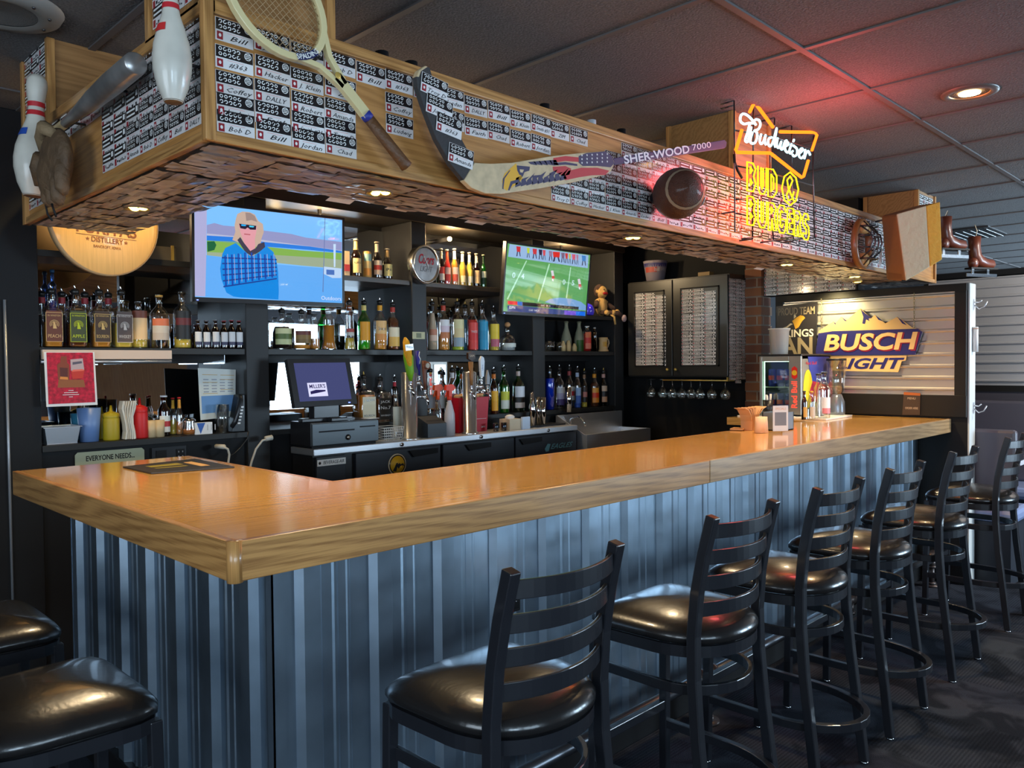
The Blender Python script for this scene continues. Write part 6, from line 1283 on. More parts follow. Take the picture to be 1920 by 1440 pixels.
# blender
c = onb(1568, .66); c.x = min(c.x, 4.72)
bl_ = thing('blender', 'blender with grey base and clear upright jar right of the drinks cooler', 'blender', c)
GB = mat('blender_grey', (.22, .26, .32), .3, .5)
part(bl_, 'base', MB().mat(GB).lathe([(0, 0), (.055, 0), (.058, .02), (.055, .09), (.042, .12), (.035, .14), (0, .14)], c, 24)); part(bl_, 'jar', MB().mat(GL).lathe([(.034, .14), (.05, .17), (.066, .37), (.063, .37), (.046, .17), (.0, .15)], c, 20)); part(bl_, 'lid', MB().mat(BLKP).cyl(c+Z_*.37, c+Z_*.385, .066, n=24))
for args in (('small dark bitters bottle with tan label beside the drinks cooler', 1508, 11, 733, .60, 'std', GLB, DRK, [(190, 150, 70)], (20, 18, 18)), ('small clear bottle with a gold cap beside the bitters', 1521, 15, 733, .585, 'std', GL, None, [(190, 180, 165)], (225, 180, 50)), ('tall clear liquor bottle with white label on the white board', 1545, 23, 697, .585, 'std', GL, None, [(215, 130, 140), (225, 230, 235), (225, 230, 235)], (30, 25, 30)), ('clear bottle with a black top behind the tall liquor bottle', 1535, 20, 700, .70, 'std', GL, CLR, [(190, 185, 190)], (25, 25, 25))):
    bottle(args[0], args[1], args[2], args[3], y=args[4], z=TB, style=args[5], gm=args[6], lm=args[7], fill=.3, lab=args[8], lh=(.1, .45), cap=args[9], group='bottles on the white board')
for px, yy, zz, lbl in ((1441, .95, TB, 'dark tumbler with white straws in front of the cooler door'),):
    pass
c = PZ(1458, 806, BH+.001)
cd_ = thing('bar_caddy', 'black bar caddy with napkins and cups on the inner edge of the bar', 'caddy', c)
LBL = mat('caddy_blue', (.16, .24, .33), .35)
part(cd_, 'tray', MB().mat(LBL).box((c.x-.06, c.y-.055, BH+.001), (c.x+.08, c.y-.05, BH+.10)).box((c.x+.075, c.y-.055, BH+.001), (c.x+.08, c.y+.06, BH+.10)).box((c.x-.06, c.y-.055, BH+.001), (c.x-.055, c.y+.06, BH+.10)).box((c.x-.06, c.y-.055, BH+.001), (c.x+.08, c.y+.06, BH+.006)).box((c.x-.06, c.y+.055, BH+.001), (c.x+.08, c.y+.06, BH+.10)))
u_ = V((.80, -.60, 0)); p0 = PZ(1446, 808, BH+.012)-V((.02, .02, 0))
t = thing('table_card', 'printed card standing in front of the bar caddy', 'card', p0)
q = [p0, p0+u_*.085, p0+u_*.085+Z_*.135, p0+Z_*.135]; nn_ = u_.cross(Z_)
part(t, 'card', MB().mat(L_(200, 210, 215)).prism(q, -nn_*.002)); part(t, 'print', MB().mat(L_(110, 120, 130)).poly([p0+u_*.01+Z_*.03+nn_*.0005, p0+u_*.075+Z_*.03+nn_*.0005, p0+u_*.075+Z_*.10+nn_*.0005, p0+u_*.01+Z_*.10+nn_*.0005]).mat(L_(200, 160, 120)).text('SPECIALS', p0+u_*.0425+Z_*.118, u_, Z_, .018, width=.06))
q0 = PZ(1405, 806, BH+.001)
mb = MB().mat(L_(205, 160, 115))
for k in range(7):
    b0 = V((q0.x-.03+k*.011, q0.y+.0, BH+.001)); f = (k-3)/3
    mb.sweep([b0, b0+Z_*.05, b0+V((f*.012, 0, .085)), b0+V((f*.05+.01, 0, .115)), b0+V((f*.085+.012, 0, .125))], .003, .07, side=(1, 0, 0))
solo('napkin_bundle', mb, 'fanned bundle of tan napkins left of the bar caddy', 'napkins')
for i, (px, yy) in enumerate(((1414, .50), (1428, .53))):
    c = PZ(px, 811, BH+.001); solo('paper_cup', MB().mat(L_(230, 195, 160)).lathe([(0, .0005), (.026, .0005), (.021, .085), (.018, .085), (0, .08)], c+V((.0, -.03+.02*i, 0)), 20), ('upturned tan paper cup, left one by the napkin bundle', 'upturned tan paper cup between the napkins and the caddy')[i], 'cup', group='tan cups on the bar')
c = PZ(1384, 806, BH+.001); solo('wooden_tray', MB().mat(L_(200, 150, 95)).cbox(c+V((.0, .0, .006)), (.10, .07, .010), M.Rotation(.3, 3, 'Z')), 'small flat wooden tray left of the napkin bundle', 'tray', bev=.002)
c = PX(1440, 760, 4.2); c = V((4.12, .86, BH+.001))
c = PZ(1440, 783, BH+.001)
solo('straw_tumbler', MB().mat(BLKP).lathe([(0, 0), (.028, 0), (.036, .12), (.032, .12), (0, .11)], c, 20).mat(WHITE).cyl(c+V((.01, -.01, .09)), c+V((.02, -.01, .16)), .008, n=8).cyl(c+V((-.01, 0, .09)), c+V((-.014, 0, .15)), .008, n=8).cyl(c+V((.002, .01, .09)), c+V((0, .012, .155)), .008, n=8), 'black tumbler of white straws in front of the cooler door', 'tumbler')
q = [PZ(*p, BH+.001) for p in ((230, 877), (283, 889), (440, 877), (366, 862))]
mn = thing('menu_folder', 'flat black menu lying at the far end of the short bar arm', 'menu', (q[0]+q[2])/2)
part(mn, 'cover', MB().mat(mat('menu_grey', (.03, .028, .028), .45)).prism(q, Z_*.005), bev=.001)
def m4(a, b): return q[0]*(1-a)*(1-b)+q[1]*a*(1-b)+q[2]*a*b+q[3]*(1-a)*b+Z_*.0056
part(mn, 'print', MB().mat(L_(150, 135, 50)).poly([m4(.25, .2), m4(.45, .2), m4(.45, .62), m4(.25, .62)]).poly([m4(.55, .2), m4(.62, .2), m4(.62, .6), m4(.55, .6)]).mat(L_(215, 170, 110)).poly([m4(.25, .70), m4(.75, .70), m4(.75, .82), m4(.25, .82)]))
#==NEON
NYP = .12; Zn = ((1360, 180), 5.145)
def np_(pts, h=0): return onto(pts, (0, NYP, 0), (0, -1, 0), h, *Zn)
def smooth(P, k=4):
    out = []
    for i in range(len(P)-1):
        p0, p1, p2, p3 = P[max(0, i-1)], P[i], P[i+1], P[min(len(P)-1, i+2)]
        for j in range(k):
            t = j/k; out.append(.5*((2*p1)+(p2-p0)*t+(2*p0-5*p1+4*p2-p3)*t*t+(3*p1-p0-3*p2+p3)*t**3))
    return out+[P[-1]]
ns = thing('neon_sign', 'neon bow tie sign with orange outline, white script and yellow block letters', 'neon sign', (2.8, NYP, 2.2))
NO, NW, NYL = glow('neon_orange', (1, .13, .008), 3.2), glow('neon_white', (.45, .9, 1), 2.6), glow('neon_yellow', (1, .70, .01), 2.2)
for g in ([(235, 155), (272, 78), (296, 80), (378, 190), (460, 302)], [(528, 345), (700, 348), (862, 350), (884, 378), (860, 450), (835, 525)], [(800, 622), (775, 710), (755, 775), (735, 785), (640, 712), (440, 555), (430, 550), (270, 548), (115, 543), (102, 518), (130, 430), (160, 328)]):
    part(ns, 'outline_tube', MB().mat(NO).tube(np_(g), .0075, 8), label='orange glowing outline tube')
for g in ([(295, 278), (235, 205), (180, 172), (150, 190), (145, 240), (180, 270), (225, 262), (285, 262)], [(235, 270), (215, 350), (192, 425), (208, 442), (222, 425), (250, 300)], [(268, 265), (290, 228), (325, 235), (338, 275), (318, 320), (280, 335), (300, 345), (308, 390), (290, 445), (262, 458), (240, 435), (262, 350)],
          [(345, 368), (332, 430), (345, 462), (368, 440), (388, 378), (380, 440), (392, 470)], [(448, 400), (420, 410), (412, 455), (432, 485), (460, 440), (495, 312), (475, 440), (484, 495)], [(505, 405), (496, 470), (514, 500), (540, 440), (530, 490), (550, 515), (575, 440), (592, 430)],
          [(575, 490), (608, 468), (598, 445), (576, 470), (578, 520), (600, 545), (622, 520)], [(638, 462), (618, 530), (630, 555), (650, 530)], [(662, 420), (656, 440)], [(655, 478), (690, 510), (690, 560), (665, 582), (648, 565)], [(708, 560), (745, 525), (738, 505), (714, 530), (712, 580), (735, 600), (752, 580)], [(770, 515), (762, 605), (776, 560), (798, 530), (818, 570)]):
    part(ns, 'script_tube', MB().mat(NW).tube(smooth(np_(g, .012)), .0052, 8), label='white glowing script tube')
LT = {'B': [[(.1, 0), (.1, 1), (.65, 1), (.9, .82), (.72, .54), (.92, .28), (.68, 0), (.1, 0)], [(.4, .2), (.4, .42), (.6, .3), (.4, .2)], [(.4, .62), (.4, .85), (.6, .74), (.4, .62)]],
      'U': [[(.38, .95), (.38, .3), (.5, .18), (.62, .3), (.62, .95)], [(.05, .98), (.05, .2), (.3, 0), (.7, 0), (.95, .2), (.95, .98)]],
      'D': [[(.1, 0), (.1, 1), (.6, 1), (.95, .78), (.95, .2), (.6, 0), (.1, 0)], [(.4, .18), (.4, .82), (.65, .7), (.65, .3), (.4, .18)]],
      'R': [[(.1, 0), (.1, 1), (.65, 1), (.92, .8), (.75, .52), (.95, 0), (.65, 0), (.48, .42), (.38, 0), (.1, 0)], [(.4, .6), (.4, .85), (.62, .74), (.4, .6)]],
      'G': [[(.95, .75), (.75, 1), (.3, 1), (.05, .8), (.05, .2), (.3, 0), (.75, 0), (.95, .2), (.95, .5), (.55, .5)], [(.65, .75), (.45, .8), (.35, .7), (.35, .28), (.5, .2), (.65, .32)]],
      'E': [[(.1, 0), (.1, 1), (.92, 1), (.92, .8), (.42, .8), (.42, .6), (.8, .6), (.8, .42), (.42, .42), (.42, .2), (.92, .2), (.92, 0), (.1, 0)]],
      'S': [[(.92, .78), (.7, 1), (.3, 1), (.05, .8), (.1, .55), (.55, .38), (.55, .22), (.1, .25), (.1, .1), (.35, 0), (.75, 0), (.95, .2), (.88, .48), (.42, .65), (.45, .8), (.92, .78)]],
      '&': [[(.5, 1), (.85, .85), (1, .5), (.85, .15), (.5, 0), (.15, .15), (0, .5), (.15, .85), (.5, 1)], [(.72, .15), (.4, .5), (.32, .75), (.5, .88), (.65, .75), (.4, .45), (.28, .3), (.4, .14), (.62, .2), (.72, .42)]]}
def nletter(ch, xa, xb, yt, yb_, yt2=None, yb2=None):
    yt2 = yt if yt2 is None else yt2; yb2 = yb_ if yb2 is None else yb2
    mb = MB().mat(NYL)
    for g in LT[ch]:
        pts = []
        for a, b in g:
            x = xa+(xb-xa)*a; t_ = yt+(yt2-yt)*a; bb = yb_+(yb2-yb_)*a; pts.append((x, bb+(t_-bb)*b))
        closed = g[0] == g[-1]; P = np_(pts[:-1] if closed else pts, .006)
        mb.tube(P, .0036, 8, closed=closed)
    part(ns, 'letter_tube', mb, label='yellow glowing letter %s' % ch if ch != '&' else 'yellow glowing ampersand')
for a in (('B', 200, 302, 632, 912, 660, 925), ('U', 310, 400, 668, 940, 690, 948), ('D', 402, 500, 700, 968, 715, 980), ('&', 545, 705, 725, 1050, 745, 1060), ('B', 200, 302, 958, 1238, 985, 1252), ('U', 310, 402, 992, 1262, 1015, 1275), ('R', 406, 496, 1025, 1295, 1040, 1300), ('G', 500, 588, 1050, 1315, 1062, 1325), ('E', 592, 662, 1078, 1325, 1090, 1335), ('R', 660, 738, 1105, 1350, 1118, 1360), ('S', 742, 812, 1130, 1382, 1142, 1390)): nletter(*a)
mb = MB().mat(BLKM); h = -.02
for g in ([(85, 45), (88, 560), (92, 1310), (270, 1295)], [(270, 100), (268, 560), (262, 1380)], [(430, 560), (430, 1000), (465, 1395)], [(475, 215), (470, 320)], [(640, 290), (640, 720), (655, 1400)], [(850, 380), (845, 700), (860, 1370)],
          [(88, 330), (480, 400), (850, 520)], [(92, 670), (420, 740), (840, 860)], [(95, 1000), (260, 985)], [(92, 1130), (440, 1200), (860, 1290)], [(160, 1380), (350, 1350)], [(340, 1415), (640, 1360)], [(480, 1395), (860, 1370)]):
    mb.tube(np_(g, h), .0035, 6)
for x, y in ((85, 45), (455, 70), (475, 215), (655, 155), (640, 290), (85, 90), (262, 1380), (465, 1395), (92, 1115), (655, 1400), (430, 700)):
    p = np_([(x, y)], h)[0]; mb.cyl(p, p+V((0, .065, 0)), .0035, n=6)
part(ns, 'frame', mb, label='black wire frame')
part(ns, 'power_wire', MB().mat(BLK).tube(np_([(85, 560), (90, 640), (120, 720), (160, 790)], h), .006, 6))
lamp('POINT', (2.62, NYP-.30, 2.30), 10, (1, .11, .12), .12)
lamp('POINT', (2.75, NYP-.05, 2.14), 3.2, (1, .05, .03), .12)
lamp('POINT', (2.66, NYP+.045, 2.17), .9, (1, .04, .02), .05)
#==SPORTS
# wooden tennis racket
RY = .175
A = PY(762, 312, RY); B = PY(575, 75, RY); d = (B-A).normalized(); w = V((0, 1, 0)).cross(d)
rk_ = thing('tennis_racket', 'old cream wooden tennis racket with brown leather grip hung on the canopy', 'tennis racket', A, group=None)
CRM_ = mat('racket_cream', c_(215, 200, 150), .4, coat=.3); hc = B+d*.112
LR = mat('leather_grip', c_(95, 62, 35), .55, bump=.5, bscale=60)
part(rk_, 'grip', MB().mat(LR).tube([A, A+d*.012, A+d*.17], .016, 8, rr=[.019, .0175, .0155]))
part(rk_, 'collar', MB().mat(L_(35, 50, 140)).tube([A+d*.165, A+d*.182], .0165, 8))
part(rk_, 'shaft', MB().mat(CRM_).sweep([A+d*.175, A+d*.30], .028, .018, side=w).sweep([A+d*.27+w*.006, A+d*.345+w*.022, hc-d*.128+w*.055], .014, .018, side=w).sweep([A+d*.27-w*.006, A+d*.345-w*.022, hc-d*.128-w*.055], .014, .018, side=w).mat(GOLD).cyl(A+d*.30-V((0, .011, 0)), A+d*.30-V((0, .013, 0)), .009, n=14), bev=.002)
hp = [hc+d*(.145*math.cos(2*PI*i/40))+w*(.112*math.sin(2*PI*i/40)) for i in range(40)]
vsr = MB().mat(CRM_)
P = hp; n_ = 40; vs = []; fs = []
for i, p in enumerate(P):
    out = (p-hc).normalized(); vs += [p+out*.009-Y_*.010, p-out*.009-Y_*.010, p-out*.009+Y_*.010, p+out*.009+Y_*.010]
for i in range(n_):
    for j in range(4): a = i*4; b = ((i+1) % n_)*4; fs.append((a+j, a+(j+1) % 4, b+(j+1) % 4, b+j))
part(rk_, 'head_frame', vsr.add(vs, fs), bev=.002)
mb = MB().mat(mat('string', c_(170, 140, 100), .5))
for k in range(-8, 9):
    t_ = k*.0125
    if abs(t_) < .102: l = .136*math.sqrt(1-(t_/.104)**2); mb.cyl(hc+w*t_-d*l, hc+w*t_+d*l, .0009, n=4)
for k in range(-10, 11):
    t_ = k*.0128; l = .103*math.sqrt(max(0, 1-(t_/.136)**2)); mb.cyl(hc+d*t_-w*l, hc+d*t_+w*l, .0009, n=4)
part(rk_, 'strings', mb, stuff=False)
a0 = math.atan2(-.82, -.5)
seg = [hc+d*(.145*math.cos(a))+w*(.112*math.sin(a))-Y_*.0108 for a in [PI+.05+k*.09 for k in range(7)]]
mb = MB().mat(L_(30, 35, 80))
for i in range(6):
    p, q = seg[i], seg[i+1]; o1 = (p-hc).normalized()*.009; o2 = (q-hc).normalized()*.009; mb.poly([p-o1, p+o1, q+o2, q-o2])
mb.mat(WHITE)
for i, ch in enumerate('SPALDING'):
    a = PI+.57-i*.072; p = hc+d*(.145*math.cos(a))+w*(.112*math.sin(a))-Y_*.0115; up = (hc-p).normalized(); up.y = 0; mb.text(ch, p, V((0, -1, 0)).cross(up)*-1, up, .017, off=.02)
part(rk_, 'brand_band', mb)
part(rk_, 'wall_hook', MB().mat(BLKM).cyl(A+d*.36+V((0, .012, 0)), A+d*.36+V((0, KY-RY-.0005+.004, 0)), .004, n=6).cyl(A+d*.36, A+d*.36+V((0, .012, 0)), .004, n=6))
# goalie stick
GY = .150; Zg = ((760, 120), 4)
def gp(pts, h=0): return onto(pts, (0, GY, 0), (0, -1, 0), h, *Zg)
gs = thing('goalie_stick', 'worn goalie hockey stick with taped blade and eagle-and-flag paddle', 'hockey stick', PY(1000, 300, GY))
TAPE = mat('stick_tape', (.035, .035, .037), .75, bump=.4, bscale=90); WOODC = mat('stick_cream', c_(200, 178, 140), .5, vary=.15, vscale=30)
part(gs, 'blade', MB().mat(TAPE).prism(gp([(85, 95), (105, 45), (150, 12), (185, 28), (212, 130), (262, 250), (330, 390), (430, 575), (520, 740), (440, 870), (345, 755), (235, 560), (150, 340), (92, 170)]), V((0, .020, 0))).mat(WOODC).prism(gp([(85, 95), (105, 45), (150, 12), (172, 20), (120, 55), (104, 100)], .0005), V((0, .021, 0))), bev=.002, label='dark taped blade')
pd = part(gs, 'paddle', MB().mat(WOODC).prism(gp([(520, 740), (640, 747), (800, 740), (1100, 690), (1300, 668), (1500, 653), (1552, 690), (1570, 740), (1545, 805), (1500, 832), (1300, 880), (1000, 935), (720, 975), (600, 970), (500, 930), (440, 872)]), V((0, .020, 0))), bev=.002)
mb = MB(); NV = L_(45, 50, 85); RF = L_(190, 50, 55)
g_ = lambda m_, pts, h=.0006: mb.mat(m_).poly(gp(pts, h))
g_(L_(225, 170, 40), [(830, 745), (850, 790), (880, 860), (840, 900), (760, 950), (735, 930), (725, 880), (745, 820), (780, 790)])
g_(NV, [(778, 800), (790, 795), (745, 860), (735, 940), (728, 935), (732, 860)], .0009); g_(NV, [(850, 865), (790, 880), (770, 945), (780, 950), (805, 900), (855, 885)], .0009)
g_(NV, [(835, 760), (935, 770), (930, 800), (895, 810), (880, 840), (855, 830), (840, 800)], .0009); g_(WOODC, [(858, 790), (890, 792), (880, 815), (862, 812)], .0012)
for i in range(9): x = 830+i*42; y = 905-i*6; g_(NV, [(x, y-50+(i % 3)*14), (x+60, y-78+(i % 2)*22), (x+30, y-30), (x+46, y+2), (x-6, y+20)])
for i in range(5): x = 920+i*40; g_(NV, [(x, 735-i*3), (x+50, 730-i*3), (x+70, 760), (x+20, 752)])
g_(RF, [(1110, 705), (1200, 690), (1300, 700), (1300, 735), (1200, 728), (1110, 740)]); g_(RF, [(1105, 770), (1200, 765), (1245, 785), (1230, 830), (1180, 840), (1110, 800)])
g_(RF, [(1225, 800), (1320, 778), (1440, 778), (1530, 800), (1500, 832), (1400, 835), (1300, 850), (1200, 872), (1185, 850)]); g_(NV, [(1300, 690), (1360, 668), (1500, 655), (1550, 690), (1568, 745), (1540, 775), (1440, 765), (1330, 765), (1300, 740)])
g_(NV, [(1110, 742), (1200, 735), (1290, 750), (1290, 765), (1200, 755), (1110, 762)])
mb.mat(WHITE)
for i in range(18):
    x = 1325+(i % 6)*38; y = 685+(i//6)*28-(i % 6)*2; c = gp([(x, y)], .0012)[0]; mb.poly([c+X_*(math.sin(a*PI/5)*(.005 if a % 2 == 0 else .0022))+Z_*(math.cos(a*PI/5)*(.005 if a % 2 == 0 else .0022)) for a in range(10)])
part(pd, 'painted_eagle_flag', mb)
st_ = part(gs, 'shaft', MB().mat(L_(40, 45, 85)).prism(gp([(1562, 706), (2395, 568), (2412, 585), (2408, 620), (2395, 632), (1568, 758)]), V((0, .018, 0))), bev=.002, label='navy shaft with white lettering')
a, b_ = gp([(1640, 722), (2130, 640)], .0012); uu = (b_-a).normalized(); c1, c2 = gp([(2150, 632), (2290, 604)], .0012)
part(st_, 'lettering', MB().mat(L_(220, 220, 225)).text('SHER-WOOD', (a+b_)/2, uu, V((0, -1, 0)).cross(uu), .042, width=(b_-a).length, off=.025).text('7000', (c1+c2)/2, uu, V((0, -1, 0)).cross(uu), .034, width=(c2-c1).length))
for k, (x, y) in enumerate(((120, 215), (160, 370), (235, 510), (325, 740))):
    p = gp([(x, y)], .002)[0]; o = bpy.data.objects.new('sticker', stick_meshes[(k*3+1) % 16]); COL.objects.link(o); o.parent = gs; o.location = p-gs.location+X_*.045; o.rotation_euler = (0, .12, 0)
part(gs, 'wall_hook', MB().mat(BLKM).cyl(gp([(760, 790)])[0]+V((0, .02, 0)), gp([(760, 790)])[0]+V((0, KY-GY+.008, 0)), .005, n=6).cyl(gp([(1500, 740)])[0]+V((0, .02, 0)), gp([(1500, 740)])[0]+V((0, KY-GY+.008, 0)), .005, n=6))
# football
fc = PY(1272, 363, .10); ax = V((-.62, -.75, -.02)).normalized(); sx = ax.cross(Z_).normalized(); sz = sx.cross(ax)
LEA = mat('football_leather', c_(75, 38, 22), .5, bump=.7, bscale=260, coat=.15)
fb = thing('football', 'worn brown leather football mounted on the canopy front', 'football', fc)
def foot(t): return .097*math.sqrt(max(0, 1-t*t))**1.15
mb = MB().mat(LEA); n_ = 24; vs = []; fs = []; ts = [-1+2*i/16 for i in range(17)]
for t_ in ts:
    for j in range(n_): a = 2*PI*j/n_; vs.append(fc+ax*(.135*t_)+sx*(foot(t_)*math.cos(a))+sz*(foot(t_)*math.sin(a)))
for i in range(16):
    for j in range(n_): fs.append((i*n_+j, i*n_+(j+1) % n_, (i+1)*n_+(j+1) % n_, (i+1)*n_+j))
part(fb, 'ball', mb.add(vs, fs, True))
def fband(t0, t1, a0, a1, lift, m_, name):
    mb = MB().mat(m_); vs = []; fs = []; K = 20
    for t_ in (t0, (t0+t1)/2, t1):
        for j in range(K+1): a = a0+(a1-a0)*j/K; r_ = foot(t_)+lift; vs.append(fc+ax*(.135*t_)+sx*(r_*math.cos(a))+sz*(r_*math.sin(a)))
    for i in range(2):
        for j in range(K): fs.append((i*(K+1)+j, i*(K+1)+j+1, (i+1)*(K+1)+j+1, (i+1)*(K+1)+j))
    part(fb, name, mb.add(vs, fs, True))
fband(.60, .68, 0, 2*PI, .0012, L_(140, 122, 100), 'stripe')
mb = MB().mat(L_(200, 195, 185)); K_ = .35
for k in range(9):
    t_ = -.42+k*.09; r_ = foot(t_)+.002; a = PI+K_
    c = fc+ax*(.135*t_)+sx*(r_*math.cos(a))+sz*(r_*math.sin(a)); tg = (sz*math.cos(a)-sx*math.sin(a)); mb.cyl(c-tg*.014, c+tg*.014, .0022, n=6)
part(fb, 'laces', mb); part(fb, 'mount', MB().mat(BLKM).cyl(fc+V((0, .06, 0)), V((fc.x, KY+.004, fc.z)), .02, n=12))
# bowling pins
def pin(label, base, top, rb, band=2):
    base, top = V(base), V(top); L = (top-base).length; q_ = Z_.rotation_difference(top-base).to_matrix()
    pr = [(0, 0), (.47, 0), (.50, .01), (.78, .10), (.97, .22), (1, .30), (.93, .40), (.70, .52), (.47, .62), (.39, .70), (.40, .76), (.47, .84), (.52, .90), (.49, .95), (.33, .99), (0, 1)]
    t = thing('bowling_pin', label, 'bowling pin', base, group='bowling pins on the canopy')
    PW_ = mat('pin_white', c_(205, 200, 188), .35, vary=.12, vscale=14, coat=.3)
    def ring(pp, m_, lift=0, a0=0, a1=2*PI, n=26):
        mb = MB().mat(m_); mb.lathe([((r*rb)+lift, z*L) for r, z in pp], (0, 0, 0), n, a0=a0, a1=a1); mb.v = [tuple(base+q_ @ V(p)) for p in mb.v]; return mb
    part(t, 'body', ring(pr, PW_))
    for z0_, z1_ in ((.655, .695), (.725, .765)): part(t, 'red_band', ring([(.43 if z0_ < .7 else .395, z0_), (.395 if z0_ < .7 else .405, z1_)], L_(190, 35, 45), .0012))
    part(t, 'base_plug', ring([(0, -.004), (.4, -.004), (.46, .0), (.5, .008)], L_(110, 80, 55)))
    part(t, 'crown_mark', ring([(.80, .475), (.66, .535)], L_(200, 45, 45) if band == 2 else L_(40, 80, 170), .0012, a0=PI*.95, a1=PI*1.25, n=6))
    part(t, 'wall_hook', MB().mat(BLKM).cyl(base+(top-base)*.3+V((rb*.6, 0, 0)), base+(top-base)*.3+V((KX-base.x+.005, 0, 0)), .004, n=6)); return t
b0 = PX(325, 192, -.005); pin('white bowling pin with red marks hung near the front canopy corner', b0, b0+V((.0, .006, .325)), .0435)
b0 = PX(62, 368, -.02); tp_ = PX(70, 140, .0); pin('bowling pin with two red bands and a blue mark behind the baseball glove', b0, tp_, .060, 1)
# bat
a = PX(256, 118, .010); b_ = PX(100, 250, .010); dd = (b_-a).normalized(); L = (b_-a).length
bt_ = thing('baseball_bat', 'dull grey metal baseball bat hung along the short side of the canopy', 'baseball bat', (a+b_)/2)
part(bt_, 'barrel', MB().mat(mat('bat_metal', (.42, .41, .40), .34, .75, vary=.3, vscale=12)).tube([a, a+dd*.006, a+dd*.25*L, a+dd*.45*L, a+dd*.65*L, a+dd*.84*L], .03, 18, rr=[.026, .030, .031, .027, .018, .0135]))
part(bt_, 'handle_grip', MB().mat(L_(165, 140, 100)).tube([a+dd*.83*L, a+dd*.97*L, a+dd*.975*L, b_], .014, 14, rr=[.014, .0135, .02, .02]))
part(bt_, 'wall_hook', MB().mat(BLKM).cyl(a+dd*.3*L, a+dd*.3*L+V((.052, 0, 0)), .004, n=6).cyl(a+dd*.8*L, a+dd*.8*L+V((.052, 0, 0)), .004, n=6))
# glove
g0 = PX(105, 305, -.02)
gl = thing('baseball_glove', 'old brown leather baseball glove hanging fingers down beside the bat', 'baseball glove', g0)
GLV = mat('glove_leather', c_(92, 70, 48), .7, bump=.8, bscale=45, vary=.3, vscale=14); GL2 = mat('glove_lining', c_(135, 112, 82), .8, bump=.5, bscale=60)
part(gl, 'palm', MB().mat(GLV).ball(g0, (.038, .12, .105), 18).ball(g0+V((-.006, .02, -.03)), (.036, .10, .085), 16), sub=1)
for i, (dy, dz, ln) in enumerate(((-.085, -.045, .05), (-.045, -.07, .05), (0, -.075, .045), (.045, -.07, .04))):
    p = g0+V((-.008, dy, dz)); part(gl, 'finger', MB().mat(GLV).tube([p+V((.01, 0, .05)), p, p+V((-.003, dy*.12, -ln)), p+V((.004, dy*.15, -ln-.018))], .02, 10, rr=[.021, .024, .020, .008]))
p = g0+V((-.01, .09, .03)); part(gl, 'thumb', MB().mat(GLV).tube([p, p+V((-.005, .035, -.03)), p+V((0, .05, -.08))], .02, 10, rr=[.03, .026, .014]))
part(gl, 'cuff', MB().mat(GL2).tube([g0+V((-.02, -.05, .075)), g0+V((-.03, 0, .10)), g0+V((-.02, .06, .085)), g0+V((-.01, .085, .05))], .02, 10, rr=[.014, .022, .022, .014]), label='pale curled wrist cuff')
part(gl, 'lace', MB().mat(BLK).tube([g0+V((-.02, .05, -.11)), g0+V((-.01, .06, -.15)), g0+V((0, .05, -.17))], .003, 6))
part(gl, 'lace', MB().mat(BLK).tube([g0+V((-.02, -.02, -.13)), g0+V((-.01, -.025, -.17))], .003, 6))
# catcher's mask
mc = PY(1626, 456, .135); ms = thing('catcher_mask', 'vintage catcher mask with brown pads and dark wire cage', 'catcher mask', mc)
LM = mat('mask_leather', c_(125, 80, 35), .45, coat=.3); LM2 = mat('mask_pad', c_(190, 150, 95), .5)
W_, H_ = .105, .125
part(ms, 'pad', MB().mat(LM).tube([mc+V((W_*math.cos(a), .03, H_*math.sin(a))) for a in [2*PI*i/20 for i in range(20)]], .020, 10, closed=True))
part(ms, 'pad', MB().mat(LM2).ball(mc+V((.0, .02, .09)), (.07, .03, .035), 12)); part(ms, 'pad', MB().mat(LM2).ball(mc+V((0, .02, -.09)), (.05, .03, .04), 12))
mb = MB().mat(BLKM)
for x in (-.07, -.025, .025, .07): h_ = H_*math.sqrt(1-(x/W_)**2); mb.tube([mc+V((x, .01, h_)), mc+V((x, -.045, h_*.5)), mc+V((x, -.055, 0)), mc+V((x, -.045, -h_*.5)), mc+V((x, .01, -h_))], .005, 6)
for z in (-.09, -.03, .035, .09): w_ = W_*math.sqrt(1-(z/H_)**2); mb.tube([mc+V((-w_, .01, z)), mc+V((-w_*.5, -.045, z)), mc+V((0, -.058, z)), mc+V((w_*.5, -.045, z)), mc+V((w_, .01, z))], .005, 6)
part(ms, 'cage', mb); part(ms, 'strap', MB().mat(WHITE).obox(mc+V((.10, -.03, -.13)), V((.03, 0, .02)), V((.07, .02, .10)), V((0, .004, 0))))
part(ms, 'mount', MB().mat(BLKM).cyl(mc+V((0, .03, .1)), V((mc.x, KY+.004, mc.z+.1)), .005, n=6))
